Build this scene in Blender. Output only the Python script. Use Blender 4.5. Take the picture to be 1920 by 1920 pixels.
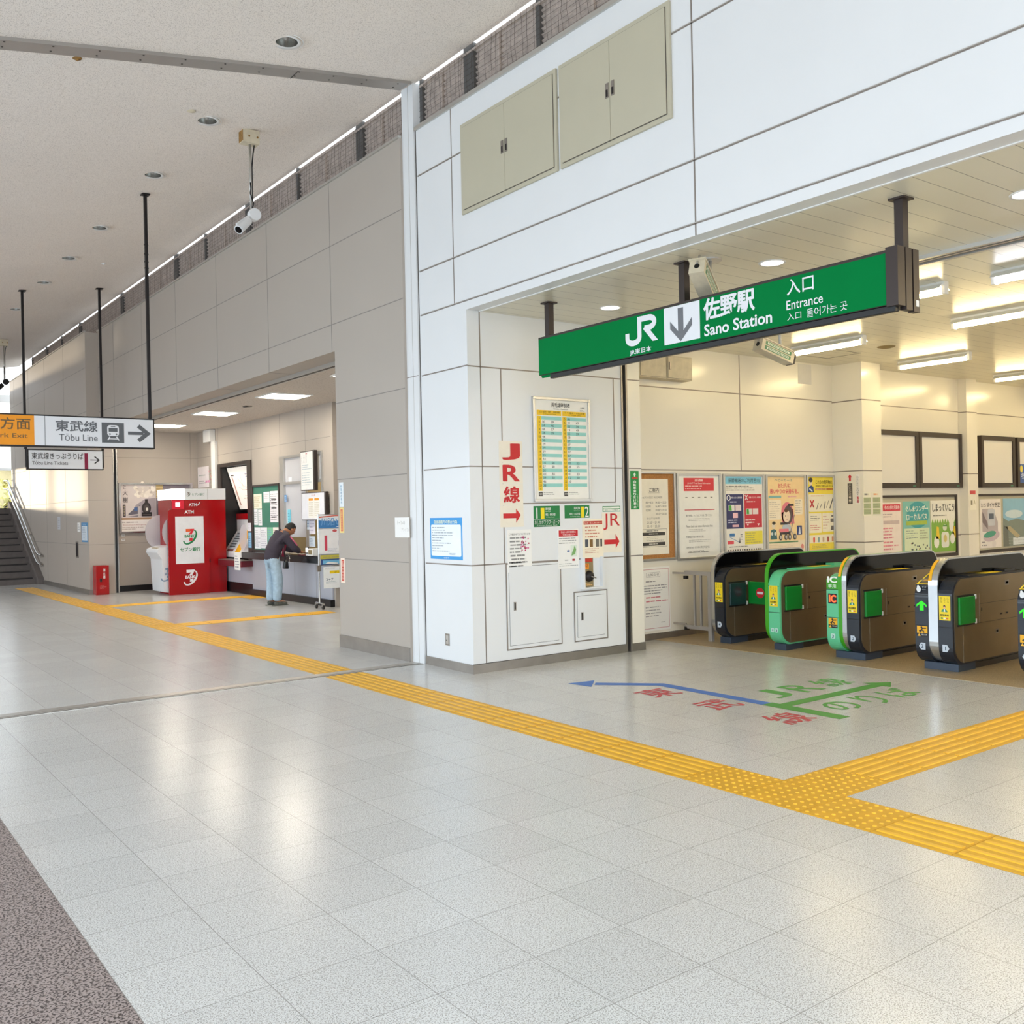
import bpy, bmesh, math, random
from mathutils import Vector, Matrix
for o in list(bpy.data.objects):
    bpy.data.objects.remove(o, do_unlink=True)
SC = bpy.context.scene
COL = SC.collection
random.seed(7)
EYE = 1.55

# ------------------------------------------------------------------ camera, world, sun, exposure
cam_d = bpy.data.cameras.new('camera')
cam = bpy.data.objects.new('camera', cam_d)
COL.objects.link(cam)
SC.camera = cam
cam_d.sensor_width = 36.0
cam_d.lens = 36.0 * 1804.09 / 1920.0
cam_d.clip_start = 0.05
cam_d.clip_end = 400
_yaw, _pit, _rol = 0.640386, -0.00117612, -0.0212736
_f = Vector((math.sin(_yaw) * math.cos(_pit), math.cos(_yaw) * math.cos(_pit), math.sin(_pit)))
_r = Vector((math.cos(_yaw), -math.sin(_yaw), 0))
_u = _r.cross(_f)
_r2 = _r * math.cos(_rol) + _u * math.sin(_rol)
_u2 = -_r * math.sin(_rol) + _u * math.cos(_rol)
cam.matrix_world = Matrix(((_r2.x, _u2.x, -_f.x, 0), (_r2.y, _u2.y, -_f.y, 0), (_r2.z, _u2.z, -_f.z, EYE), (0, 0, 0, 1)))

SC.view_settings.view_transform = 'Standard'
SC.view_settings.look = 'None'
SC.view_settings.gamma = 1.0
SC.view_settings.use_curve_mapping = False
SC.view_settings.exposure = 0.2
SC.cycles.use_denoising = True
SC.cycles.max_bounces = 10
SC.cycles.diffuse_bounces = 6
SC.cycles.glossy_bounces = 4
SC.cycles.sample_clamp_indirect = 8.0

SKY_STRENGTH = 2.3
world = bpy.data.worlds.new('sky')
SC.world = world
world.use_nodes = True
wn = world.node_tree
wn.nodes.clear()
w_out = wn.nodes.new('ShaderNodeOutputWorld')
w_bg = wn.nodes.new('ShaderNodeBackground')
w_tc = wn.nodes.new('ShaderNodeTexCoord')
w_sx = wn.nodes.new('ShaderNodeSeparateXYZ')
w_cr = wn.nodes.new('ShaderNodeValToRGB')
w_mr = wn.nodes.new('ShaderNodeMapRange')
w_mr.inputs['From Min'].default_value = -1
w_mr.inputs['From Max'].default_value = 1
wn.links.new(w_tc.outputs['Generated'], w_sx.inputs[0])
wn.links.new(w_sx.outputs['Z'], w_mr.inputs['Value'])
wn.links.new(w_mr.outputs[0], w_cr.inputs[0])
wn.links.new(w_cr.outputs[0], w_bg.inputs[0])
wn.links.new(w_bg.outputs[0], w_out.inputs[0])
_e = w_cr.color_ramp.elements
_e[0].position = 0.47; _e[0].color = (0.42, 0.42, 0.42, 1)
_e[1].position = 0.53; _e[1].color = (0.93, 0.965, 1.0, 1)
_x = w_cr.color_ramp.elements.new(1.0); _x.color = (0.78, 0.9, 1.0, 1)
w_bg.inputs['Strength'].default_value = SKY_STRENGTH

sun_d = bpy.data.lights.new('sun', 'SUN')
sun = bpy.data.objects.new('sun', sun_d)
COL.objects.link(sun)
sun_d.energy = 0.8
sun_d.angle = math.radians(2.0)
sun_d.color = (1.0, 0.80, 0.55)
sun.location = (0, 60, 20)
sun.rotation_euler = Vector((0.2, -1.0, -0.026)).to_track_quat('-Z', 'Y').to_euler()

# daylight through the long glazed side of the concourse; unseen fill added behind the camera
def area_light(name, loc, rot, sx, sy, power, color):
    d = bpy.data.lights.new(name, 'AREA')
    d.shape = 'RECTANGLE'; d.size = sx; d.size_y = sy; d.energy = power; d.color = color
    o = bpy.data.objects.new(name, d); COL.objects.link(o)
    o.location = loc; o.rotation_euler = rot
    return o
area_light('window_daylight', (-4.9, 8.0, 2.2), (0, math.radians(-90), 0), 2.4, 20.0, 530, (0.67, 0.85, 1.0))
area_light('rear_fill', (0.5, -3.2, 2.6), (math.radians(90), 0, 0), 8.0, 3.6, 95, (0.80, 0.90, 1.0))

# ------------------------------------------------------------------ materials
def s2l(c):
    return c / 12.92 if c <= 0.04045 else ((c + 0.055) / 1.055) ** 2.4
def hexc(h):
    h = h.lstrip('#')
    return tuple(s2l(int(h[i:i + 2], 16) / 255.0) for i in (0, 2, 4)) + (1.0,)
MATS = {}
def mat(name, col, rough=0.5, metal=0.0, emit=0.0, noise=0.0, nscale=6.0, spec=0.5, alpha=1.0, trans=0.0, emcol=None):
    if name in MATS:
        return MATS[name]
    m = bpy.data.materials.new(name)
    m.use_nodes = True
    nt = m.node_tree
    b = nt.nodes['Principled BSDF']
    c = hexc(col)
    b.inputs['Base Color'].default_value = c
    b.inputs['Roughness'].default_value = rough
    b.inputs['Metallic'].default_value = metal
    b.inputs['Specular IOR Level'].default_value = spec
    b.inputs['Alpha'].default_value = alpha
    b.inputs['Transmission Weight'].default_value = trans
    if emit:
        b.inputs['Emission Color'].default_value = hexc(emcol or col)
        b.inputs['Emission Strength'].default_value = emit
    if noise:
        tc = nt.nodes.new('ShaderNodeTexCoord')
        n = nt.nodes.new('ShaderNodeTexNoise')
        n.inputs['Scale'].default_value = nscale
        n.inputs['Detail'].default_value = 4
        r = nt.nodes.new('ShaderNodeValToRGB')
        r.color_ramp.elements[0].position = 0.3
        r.color_ramp.elements[1].position = 0.7
        r.color_ramp.elements[0].color = tuple(max(0, x * (1 - noise)) for x in c[:3]) + (1,)
        r.color_ramp.elements[1].color = tuple(min(1, x * (1 + noise)) for x in c[:3]) + (1,)
        nt.links.new(tc.outputs['Object'], n.inputs['Vector'])
        nt.links.new(n.outputs[0], r.inputs[0])
        nt.links.new(r.outputs[0], b.inputs['Base Color'])
    MATS[name] = m
    return m
def ink(h):
    """a printed colour on paper, plastic or film"""
    k = 'print_' + h.lstrip('#')
    return MATS.get(k) or mat(k, h, 0.5, noise=0.03, nscale=9)
def getm(k):
    if k.startswith('#'):
        return ink(k)
    return MATS[k]

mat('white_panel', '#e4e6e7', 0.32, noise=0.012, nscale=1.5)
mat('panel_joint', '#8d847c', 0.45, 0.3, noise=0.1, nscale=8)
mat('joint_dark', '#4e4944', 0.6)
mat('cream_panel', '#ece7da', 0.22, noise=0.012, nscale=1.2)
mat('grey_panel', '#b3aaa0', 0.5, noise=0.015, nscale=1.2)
mat('grey_joint', '#8b857f', 0.6)
mat('counter_panel', '#b9bcc6', 0.4, noise=0.02, nscale=3)
mat('steel', '#9a948d', 0.38, 0.75, noise=0.1, nscale=5)
mat('steel_bright', '#c9c9c8', 0.22, 0.9)
mat('chrome', '#e2e2e2', 0.12, 1.0)
mat('alu', '#c6c4bf', 0.32, 0.7)
mat('brown_metal', '#3f3633', 0.4, 0.4)
mat('dark_metal', '#2a2728', 0.4, 0.5)
mat('black', '#101012', 0.35)
mat('black_gloss', '#070709', 0.10, spec=0.3)
mat('white_paint', '#ededeb', 0.4)
mat('white_plastic', '#e6e8ea', 0.35)
mat('beige_metal', '#bdb7a1', 0.45, noise=0.012, nscale=3)
mat('paper', '#f3f2ee', 0.6)
mat('cork', '#a9753f', 0.85, noise=0.2, nscale=60)
mat('rust', '#8f6a34', 0.8, noise=0.4, nscale=20)
mat('beige_box', '#d2c7ae', 0.55, noise=0.1, nscale=12)
mat('beam_grey', '#a8a39e', 0.4, 0.35, noise=0.05, nscale=3)
mat('louver_slat', '#b5a89f', 0.6, 0.2, noise=0.18, nscale=14)
mat('louver_post', '#5c5b5a', 0.55, 0.3, noise=0.1, nscale=6)
mat('net', '#4d4440', 0.9)
mat('tactile', '#d9a21c', 0.5, noise=0.10, nscale=7)
mat('tactile_top', '#edb733', 0.45, noise=0.08, nscale=9)
mat('gate_brown', '#8d7d63', 0.30, 0.72, noise=0.10, nscale=3)
mat('gate_navy', '#1f242e', 0.3, noise=0.05, nscale=5)
mat('gate_mint', '#62c795', 0.3, noise=0.03, nscale=4)
mat('gate_green', '#3fa11c', 0.3)
mat('gate_silver', '#c9ccd0', 0.22, 0.85)
mat('flap_green', '#08822e', 0.25)
mat('flap_dark', '#20393b', 0.15)
mat('plinth', '#3c4858', 0.4, 0.2)
mat('plinth_dark', '#4a433b', 0.4, 0.5)
mat('yellow', '#f3d51e', 0.4)
mat('tape', '#f0b21a', 0.4)
mat('red_gloss', '#a5040c', 0.25)
mat('red_dark', '#6a1420', 0.35)
mat('sign_green', '#00763a', 0.5, noise=0.02, nscale=3, spec=0.05, emit=0.03, emcol='#00a050')
mat('sign_white', '#e6e8ec', 0.4)
mat('lamp_tube', '#fff3d0', 0.5, emit=46.0, emcol='#ffe6ac')
mat('lamp_tube_cool', '#ffffff', 0.5, emit=20.0, emcol='#fbfaff')
mat('lamp_panel', '#fff6e6', 0.5, emit=28.0, emcol='#fff2dc')
mat('lamp_disc', '#fff6e0', 0.5, emit=7.0, emcol='#fff3d8')
mat('lamp_glow', '#ffffff', 0.5, emit=1.5)
mat('lit_board', '#fbf5ea', 0.5, emit=0.35, emcol='#fbf5ea')
mat('led_red', '#ff5a2c', 0.5, emit=2.2, emcol='#ff4a20')
mat('led_green', '#28c81e', 0.5, emit=0.6, emcol='#22c010')
mat('lamp_reflector', '#a8a6a0', 0.25, 0.9)
mat('skin', '#a9714f', 0.55, noise=0.06, nscale=20)
mat('hair', '#15110f', 0.6, noise=0.3, nscale=60)
mat('jacket', '#3b3440', 0.8, noise=0.08, nscale=25)
mat('jacket_dark', '#211c24', 0.8)
mat('jacket_red', '#7d1230', 0.75)
mat('jacket_pink', '#c35b7c', 0.7)
mat('denim', '#a5bccd', 0.85, noise=0.12, nscale=18)
mat('shoe', '#5c5d55', 0.8, noise=0.3, nscale=40)
mat('shoe_sole', '#c9c8c0', 0.7)
mat('stair_grey', '#6f6763', 0.7, noise=0.08, nscale=9)
mat('stair_nose', '#2b2725', 0.6)
mat('translucent_grey', '#c9c8cd', 0.3, alpha=0.75)
mat('frosted', '#dfe2ea', 0.25, alpha=0.55)
mat('screen_white', '#e9e6e0', 0.12)
mat('office_brown', '#8d7d5a', 0.7, noise=0.1, nscale=5)
mat('board_green', '#3d7d69', 0.6, noise=0.04, nscale=20)
mat('counter_black', '#131114', 0.2)
mat('exterior_cream', '#e8d9a8', 0.8, noise=0.25, nscale=1.5)
mat('blind', '#eef2f4', 0.9, trans=0.7)
mat('leaf', '#d6cf86', 0.8, noise=0.4, nscale=4)

def nodes_of(m):
    return m.node_tree, m.node_tree.nodes, m.node_tree.links
def mnode(nt, op, a, b=None, c=None):
    n = nt.nodes.new('ShaderNodeMath'); n.operation = op
    for i, v in enumerate((a, b, c)):
        if v is None: continue
        if isinstance(v, (int, float)): n.inputs[i].default_value = v
        else: nt.links.new(v, n.inputs[i])
    return n.outputs[0]
def terrazzo(name, base, speck, speck2, rough, scale, thr, tile=0.4, ox=1.232, oy=3.045, joint='#8f8c86', var=0.05):
    """speckled stone floor in square tiles (object coordinates are metres)"""
    m = mat(name, base, rough)
    nt, N, L = nodes_of(m)
    b = N['Principled BSDF']
    tc = N.new('ShaderNodeTexCoord')
    P = tc.outputs['Object']
    n1 = N.new('ShaderNodeTexNoise'); n1.inputs['Scale'].default_value = scale; n1.inputs['Detail'].default_value = 1.5
    n2 = N.new('ShaderNodeTexNoise'); n2.inputs['Scale'].default_value = scale * 0.62; n2.inputs['Detail'].default_value = 1.0
    n3 = N.new('ShaderNodeTexNoise'); n3.inputs['Scale'].default_value = 0.9; n3.inputs['Detail'].default_value = 3
    for n in (n1, n2, n3): L.new(P, n.inputs['Vector'])
    r1 = N.new('ShaderNodeValToRGB'); r1.color_ramp.elements[0].position = thr; r1.color_ramp.elements[1].position = thr + 0.07
    r1.color_ramp.elements[0].color = (0, 0, 0, 1); r1.color_ramp.elements[1].color = (1, 1, 1, 1)
    L.new(n1.outputs[0], r1.inputs[0])
    r2 = N.new('ShaderNodeValToRGB'); r2.color_ramp.elements[0].position = thr + 0.19; r2.color_ramp.elements[1].position = thr + 0.26
    r2.color_ramp.elements[0].color = (0, 0, 0, 1); r2.color_ramp.elements[1].color = (1, 1, 1, 1)
    L.new(n2.outputs[0], r2.inputs[0])
    mx = N.new('ShaderNodeMix'); mx.data_type = 'RGBA'
    mx.inputs['B'].default_value = hexc(base); mx.inputs['A'].default_value = hexc(speck)
    L.new(r1.outputs[0], mx.inputs['Factor'])
    mx2 = N.new('ShaderNodeMix'); mx2.data_type = 'RGBA'
    mx2.inputs['B'].default_value = hexc(speck2)
    L.new(mx.outputs['Result'], mx2.inputs['A']); L.new(r2.outputs[0], mx2.inputs['Factor'])
    out = mx2.outputs['Result']
    # large soft wear
    wv = N.new('ShaderNodeMapRange'); wv.inputs['To Min'].default_value = 1 - var; wv.inputs['To Max'].default_value = 1 + var
    L.new(n3.outputs[0], wv.inputs['Value'])
    hv = N.new('ShaderNodeMix'); hv.data_type = 'RGBA'; hv.blend_type = 'MULTIPLY'; hv.inputs['Factor'].default_value = 1
    L.new(out, hv.inputs['A']); L.new(wv.outputs[0], hv.inputs['B'])
    out = hv.outputs['Result']
    if tile:
        sx = N.new('ShaderNodeSeparateXYZ'); L.new(P, sx.inputs[0])
        ds = []
        cells = []
        for k, o in (('X', ox), ('Y', oy)):
            q = mnode(nt, 'DIVIDE', mnode(nt, 'SUBTRACT', sx.outputs[k], o - 40.0), tile)
            cells.append(mnode(nt, 'FLOOR', q))
            fr = mnode(nt, 'FRACT', q)
            ds.append(mnode(nt, 'MINIMUM', fr, mnode(nt, 'SUBTRACT', 1.0, fr)))
        d = mnode(nt, 'MINIMUM', ds[0], ds[1])
        line = mnode(nt, 'LESS_THAN', d, 0.0036)
        wnz = N.new('ShaderNodeTexWhiteNoise'); wnz.noise_dimensions = '2D'
        cb = N.new('ShaderNodeCombineXYZ'); L.new(cells[0], cb.inputs[0]); L.new(cells[1], cb.inputs[1])
        L.new(cb.outputs[0], wnz.inputs['Vector'])
        tv = N.new('ShaderNodeMapRange'); tv.inputs['To Min'].default_value = 0.965; tv.inputs['To Max'].default_value = 1.03
        L.new(wnz.outputs['Value'], tv.inputs['Value'])
        mt = N.new('ShaderNodeMix'); mt.data_type = 'RGBA'; mt.blend_type = 'MULTIPLY'; mt.inputs['Factor'].default_value = 1
        L.new(out, mt.inputs['A']); L.new(tv.outputs[0], mt.inputs['B'])
        mj = N.new('ShaderNodeMix'); mj.data_type = 'RGBA'
        L.new(line, mj.inputs['Factor']); L.new(mt.outputs['Result'], mj.inputs['A']); mj.inputs['B'].default_value = hexc(joint)
        out = mj.outputs['Result']
    L.new(out, b.inputs['Base Color'])
    return m
terrazzo('floor_terrazzo', '#d5d6d5', '#797774', '#aeaca8', 0.22, 240, 0.37, joint='#969390')
terrazzo('floor_washed', '#a0938f', '#423937', '#746763', 0.7, 110, 0.43, tile=0)
terrazzo('floor_mat', '#ab9878', '#8f7c5e', '#bfae90', 0.35, 160, 0.42, tile=0)

def ceiling_mat(name, base, dark, scale, thr, rough=0.9):
    m = mat(name, base, rough)
    nt, N, L = nodes_of(m)
    tc = N.new('ShaderNodeTexCoord')
    mp = N.new('ShaderNodeMapping'); mp.inputs['Scale'].default_value = (1.0, 0.55, 1.0)
    L.new(tc.outputs['Object'], mp.inputs[0])
    n1 = N.new('ShaderNodeTexNoise'); n1.inputs['Scale'].default_value = scale; n1.inputs['Detail'].default_value = 2
    n2 = N.new('ShaderNodeTexNoise'); n2.inputs['Scale'].default_value = 0.55; n2.inputs['Detail'].default_value = 5
    L.new(mp.outputs[0], n1.inputs['Vector']); L.new(tc.outputs['Object'], n2.inputs['Vector'])
    r1 = N.new('ShaderNodeValToRGB'); r1.color_ramp.elements[0].position = thr; r1.color_ramp.elements[1].position = thr + 0.1
    r1.color_ramp.elements[0].color = hexc(dark); r1.color_ramp.elements[1].color = hexc(base)
    L.new(n1.outputs[0], r1.inputs[0])
    wv = N.new('ShaderNodeMapRange'); wv.inputs['To Min'].default_value = 0.9; wv.inputs['To Max'].default_value = 1.06
    L.new(n2.outputs[0], wv.inputs['Value'])
    hv = N.new('ShaderNodeMix'); hv.data_type = 'RGBA'; hv.blend_type = 'MULTIPLY'; hv.inputs['Factor'].default_value = 1
    L.new(r1.outputs[0], hv.inputs['A']); L.new(wv.outputs[0], hv.inputs['B'])
    L.new(hv.outputs['Result'], N['Principled BSDF'].inputs['Base Color'])
    return m
ceiling_mat('ceiling_board', '#f7efe7', '#d2c9c1', 150, 0.37)
ceiling_mat('ceiling_office', '#d8d0c8', '#b9b0a6', 40, 0.33)

def strip_ceiling(name, base, line, pitch=0.2, off=0.135, rough=0.3):
    m = mat(name, base, rough)
    nt, N, L = nodes_of(m)
    tc = N.new('ShaderNodeTexCoord'); sx = N.new('ShaderNodeSeparateXYZ'); L.new(tc.outputs['Object'], sx.inputs[0])
    fr = mnode(nt, 'FRACT', mnode(nt, 'DIVIDE', mnode(nt, 'ADD', sx.outputs['Y'], 40.0 - off), pitch))
    d = mnode(nt, 'MINIMUM', fr, mnode(nt, 'SUBTRACT', 1.0, fr))
    ln = mnode(nt, 'LESS_THAN', d, 0.014)
    mj = N.new('ShaderNodeMix'); mj.data_type = 'RGBA'
    L.new(ln, mj.inputs['Factor']); mj.inputs['A'].default_value = hexc(base); mj.inputs['B'].default_value = hexc(line)
    L.new(mj.outputs['Result'], N['Principled BSDF'].inputs['Base Color'])
strip_ceiling('ceiling_strip', '#e4e0cc', '#8f8978')

# ------------------------------------------------------------------ mesh builder
def PW(p): return p
def PX(x0): return lambda p: (x0 + p[1], -p[0], p[2])          # wall facing -X : u = -Y, depth = +X
def PY(y0): return lambda p: (p[0], y0 + p[1], p[2])           # wall facing -Y : u = +X, depth = +Y
def PZ(z0): return lambda p: (p[0], p[2], z0 - p[1])           # floor : u = X, v = Y
def PM(mx): return lambda p: tuple(mx @ Vector(p))
_txt = {}
def text_mesh(s, bold=0.0):
    k = (s, bold)
    if k not in _txt:
        c = bpy.data.curves.new('lettering', 'FONT')
        c.body = s; c.size = 1.0; c.resolution_u = 3; c.offset = bold
        o = bpy.data.objects.new('lettering', c); COL.objects.link(o)
        bpy.context.view_layer.update()
        dg = bpy.context.evaluated_depsgraph_get()
        ev = o.evaluated_get(dg); m = ev.to_mesh()
        vs = [(v.co.x, v.co.y) for v in m.vertices]
        fs = [tuple(p.vertices) for p in m.polygons]
        ev.to_mesh_clear()
        bpy.data.objects.remove(o, do_unlink=True); bpy.data.curves.remove(c)
        _txt[k] = (vs, fs)
    return _txt[k]
WL = {}
class MB:
    def __init__(self, fr=PW):
        self.v = []; self.f = []; self.m = []; self.fr = fr; self.names = []
    def mi(self, k):
        if k not in self.names: self.names.append(k)
        return self.names.index(k)
    def add(self, vs, fs, k):
        n = len(self.v)
        self.v += [self.fr(p) for p in vs]
        i = self.mi(k)
        for f in fs:
            self.f.append(tuple(n + a for a in f)); self.m.append(i)
        return self
    def box(self, x0, x1, y0, y1, z0, z1, k):
        vs = [(x0, y0, z0), (x1, y0, z0), (x1, y1, z0), (x0, y1, z0), (x0, y0, z1), (x1, y0, z1), (x1, y1, z1), (x0, y1, z1)]
        return self.add(vs, [(0, 3, 2, 1), (4, 5, 6, 7), (0, 1, 5, 4), (1, 2, 6, 5), (2, 3, 7, 6), (3, 0, 4, 7)], k)
    def quad(self, a, b, c, d, k): return self.add([a, b, c, d], [(0, 1, 2, 3)], k)
    def prism(self, prof, axis, a, b, k, k2=None):
        """closed profile of 2D points extruded along axis ('x','y','z') from a to b"""
        def P(q, t):
            return {'x': (t, q[0], q[1]), 'y': (q[0], t, q[1]), 'z': (q[0], q[1], t)}[axis]
        n = len(prof)
        vs = [P(q, a) for q in prof] + [P(q, b) for q in prof]
        self.add(vs, [(i, (i + 1) % n, n + (i + 1) % n, n + i) for i in range(n)], k)
        self.add(vs, [tuple(range(n))[::-1], tuple(range(n, 2 * n))], k2 or k)
        return self
    def cyl(self, p0, p1, r, k, n=12, r1=None, caps=True):
        p0 = Vector(p0); p1 = Vector(p1); d = (p1 - p0).normalized()
        a = d.orthogonal().normalized(); b = d.cross(a)
        r1 = r if r1 is None else r1
        vs = []
        for p, rr in ((p0, r), (p1, r1)):
            for i in range(n):
                t = 2 * math.pi * i / n
                vs.append(tuple(p + a * math.cos(t) * rr + b * math.sin(t) * rr))
        fs = [(i, (i + 1) % n, n + (i + 1) % n, n + i) for i in range(n)]
        if caps: fs += [tuple(range(n))[::-1], tuple(range(n, 2 * n))]
        return self.add(vs, fs, k)
    def tube(self, pts, r, k, n=8):
        pts = [Vector(p) for p in pts]
        rings = []
        up = None
        for i, p in enumerate(pts):
            d = (pts[min(i + 1, len(pts) - 1)] - pts[max(i - 1, 0)]).normalized()
            a = d.orthogonal().normalized() if up is None else (up - d * up.dot(d)).normalized()
            up = a; b = d.cross(a)
            rings.append([tuple(p + (a * math.cos(2 * math.pi * j / n) + b * math.sin(2 * math.pi * j / n)) * r) for j in range(n)])
        vs = [q for rg in rings for q in rg]
        fs = []
        for i in range(len(rings) - 1):
            for j in range(n):
                fs.append((i * n + j, i * n + (j + 1) % n, (i + 1) * n + (j + 1) % n, (i + 1) * n + j))
        fs += [tuple(range(n))[::-1], tuple(range((len(rings) - 1) * n, len(rings) * n))]
        return self.add(vs, fs, k)
    def lathe(self, prof, c, k, n=24, ax='z'):
        """profile (radius, height) turned about a vertical (or given) axis through c"""
        vs = []
        for r, h in prof:
            for i in range(n):
                t = 2 * math.pi * i / n
                q = {'z': (r * math.cos(t), r * math.sin(t), h), 'y': (r * math.cos(t), h, r * math.sin(t)), 'x': (h, r * math.cos(t), r * math.sin(t))}[ax]
                vs.append((c[0] + q[0], c[1] + q[1], c[2] + q[2]))
        fs = [(i * n + j, i * n + (j + 1) % n, (i + 1) * n + (j + 1) % n, (i + 1) * n + j) for i in range(len(prof) - 1) for j in range(n)]
        return self.add(vs, fs, k)
    # ---- flat printing on the y = -t plane (towards the viewer)
    def rect(self, x0, x1, z0, z1, k, t=0.001):
        return self.add([(x0, -t, z0), (x1, -t, z0), (x1, -t, z1), (x0, -t, z1)], [(0, 1, 2, 3)], k)
    def poly(self, pts, k, t=0.001):
        return self.add([(p[0], -t, p[1]) for p in pts], [tuple(range(len(pts)))], k)
    def ell(self, cx, cz, rx, rz, k, t=0.001, n=24, rot=0.0, a0=0, a1=360):
        pts = []
        for i in range(n + (1 if a1 - a0 < 360 else 0)):
            a = math.radians(a0 + (a1 - a0) * i / n)
            x, z = rx * math.cos(a), rz * math.sin(a)
            pts.append((cx + x * math.cos(rot) - z * math.sin(rot), cz + x * math.sin(rot) + z * math.cos(rot)))
        return self.poly(pts, k, t)
    def rrect(self, x0, x1, z0, z1, r, k, t=0.001):
        return self.poly(rr(x0, x1, z0, z1, r), k, t)
    def frame(self, x0, x1, z0, z1, w, k, t=0.001):
        self.rect(x0, x1, z0, z0 + w, k, t); self.rect(x0, x1, z1 - w, z1, k, t)
        self.rect(x0, x0 + w, z0 + w, z1 - w, k, t); self.rect(x1 - w, x1, z0 + w, z1 - w, k, t)
        return self
    def ribbon(self, pts, w, k, t=0.001):
        L = []; R = []
        n = len(pts)
        for i in range(n):
            p = Vector(pts[i])
            d0 = (p - Vector(pts[i - 1])).normalized() if i else None
            d1 = (Vector(pts[i + 1]) - p).normalized() if i < n - 1 else None
            d0 = d0 or d1; d1 = d1 or d0
            n0 = Vector((-d0.y, d0.x)); n1 = Vector((-d1.y, d1.x))
            m = (n0 + n1)
            m = m.normalized() if m.length > 1e-6 else n0
            s = w / 2 / max(0.35, m.dot(n0))
            L.append(p + m * s); R.append(p - m * s)
        vs = [(q.x, -t, q.y) for q in L] + [(q.x, -t, q.y) for q in R]
        return self.add(vs, [(i, i + 1, n + i + 1, n + i) for i in range(n - 1)], k)
    def text(self, s, x0, x1, z0, z1, k, t=0.0014, bold=0.0, fit=True):
        if s == '1': fit = False
        big = bold > 0.0145
        vs, fs = text_mesh(s, 0.012 if big else bold)
        if not vs: return self
        ax, bx = min(v[0] for v in vs), max(v[0] for v in vs)
        az, bz = min(v[1] for v in vs), max(v[1] for v in vs)
        sx = (x1 - x0) / (bx - ax); sz = (z1 - z0) / (bz - az)
        if not fit:
            x0 = (x0 + x1) / 2 - sz * (bx - ax) / 2; sx = sz
        if big:
            q = bold * 0.55
            for ci, (dx, dz) in enumerate(((-q, 0), (q, 0), (0, q * .6), (0, -q * .6)), 1):
                self.add([(x0 + (v[0] - ax) * sx + dx * sx, -t - 0.0002 * ci, z0 + (v[1] - az) * sz + dz * sz) for v in vs], fs, k)
        return self.add([(x0 + (v[0] - ax) * sx, -t, z0 + (v[1] - az) * sz) for v in vs], fs, k)
    def vtext(self, s, x0, x1, z0, z1, k, t=0.0014, bold=0.0):
        n = len(s); h = (z1 - z0) / n
        for i, ch in enumerate(s):
            self.text(ch, x0, x1, z1 - (i + 0.92) * h, z1 - (i + 0.08) * h, k, t, bold)
        return self
    def lines(self, x0, x1, z0, z1, n, k, t=0.0012, fill=0.42, seed=1, ragged=True):
        """rows of print too small to read"""
        rnd = random.Random(seed)
        c = [int(k.lstrip('#')[i:i + 2], 16) for i in (0, 2, 4)]
        k = '#%02x%02x%02x' % tuple(int(v + (235 - v) * (0.30 if sum(c) < 600 else 0.0)) for v in c)
        p = (z1 - z0) / n
        for i in range(n):
            zc = z1 - (i + 0.5) * p
            xe = x1 if not ragged else x0 + (x1 - x0) * rnd.uniform(0.55, 1.0)
            x = x0
            while x < xe - 1e-6:
                w = min(xe - x, p * rnd.uniform(0.5, 2.2))
                hh = p * fill * rnd.uniform(0.7, 1.0)
                self.rect(x, x + w, zc - hh / 2, zc + hh / 2, k, t)
                x += w + p * rnd.uniform(0.12, 0.45)
        return self
    def build(self, name, parent=None, smooth=False, bevel=0.0, org=None, fix=True):
        vs = self.v
        if org is None:
            xs = [p[0] for p in vs]; ys = [p[1] for p in vs]; zs = [p[2] for p in vs]
            org = ((min(xs) + max(xs)) / 2, (min(ys) + max(ys)) / 2, min(zs))
        me = bpy.data.meshes.new(name)
        me.from_pydata([(p[0] - org[0], p[1] - org[1], p[2] - org[2]) for p in vs], [], self.f)
        for k in self.names: me.materials.append(getm(k))
        me.polygons.foreach_set('material_index', self.m)
        if fix:
            bm = bmesh.new(); bm.from_mesh(me)
            bmesh.ops.recalc_face_normals(bm, faces=bm.faces)
            bm.to_mesh(me); bm.free()
        if smooth:
            me.polygons.foreach_set('use_smooth', [True] * len(me.polygons))
        me.update()
        o = bpy.data.objects.new(name, me); COL.objects.link(o)
        pl = WL[parent.name] if parent else Vector((0, 0, 0))
        if parent: o.parent = parent
        o.location = Vector(org) - pl
        WL[o.name] = Vector(org)
        if bevel:
            b = o.modifiers.new('bevel', 'BEVEL'); b.width = bevel; b.segments = 2; b.limit_method = 'ANGLE'
        return o
def rr(x0, x1, z0, z1, r, n=5):
    pts = []
    rs = r if isinstance(r, (tuple, list)) else (r, r, r, r)   # bl, br, tr, tl
    for (cx, cz, a, q) in ((x0, z0, 180, rs[0]), (x1, z0, 270, rs[1]), (x1, z1, 0, rs[2]), (x0, z1, 90, rs[3])):
        if q <= 0:
            pts.append((cx, cz)); continue
        ox = cx + (q if cx == x0 else -q); oz = cz + (q if cz == z0 else -q)
        for i in range(n + 1):
            t = math.radians(a + 90 * i / n)
            pts.append((ox + q * math.cos(t), oz + q * math.sin(t)))
    return pts
def thing(name, loc, label, cat, group=None):
    o = bpy.data.objects.new(name, None); COL.objects.link(o)
    o.location = loc; WL[o.name] = Vector(loc)
    o.empty_display_size = 0.1
    return tag(o, label, cat, group)
def tag(o, label, cat, group=None):
    o['label'] = label; o['category'] = cat
    if group: o['group'] = group
    return o
def struct(o):
    o['kind'] = 'structure'
    return o
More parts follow.
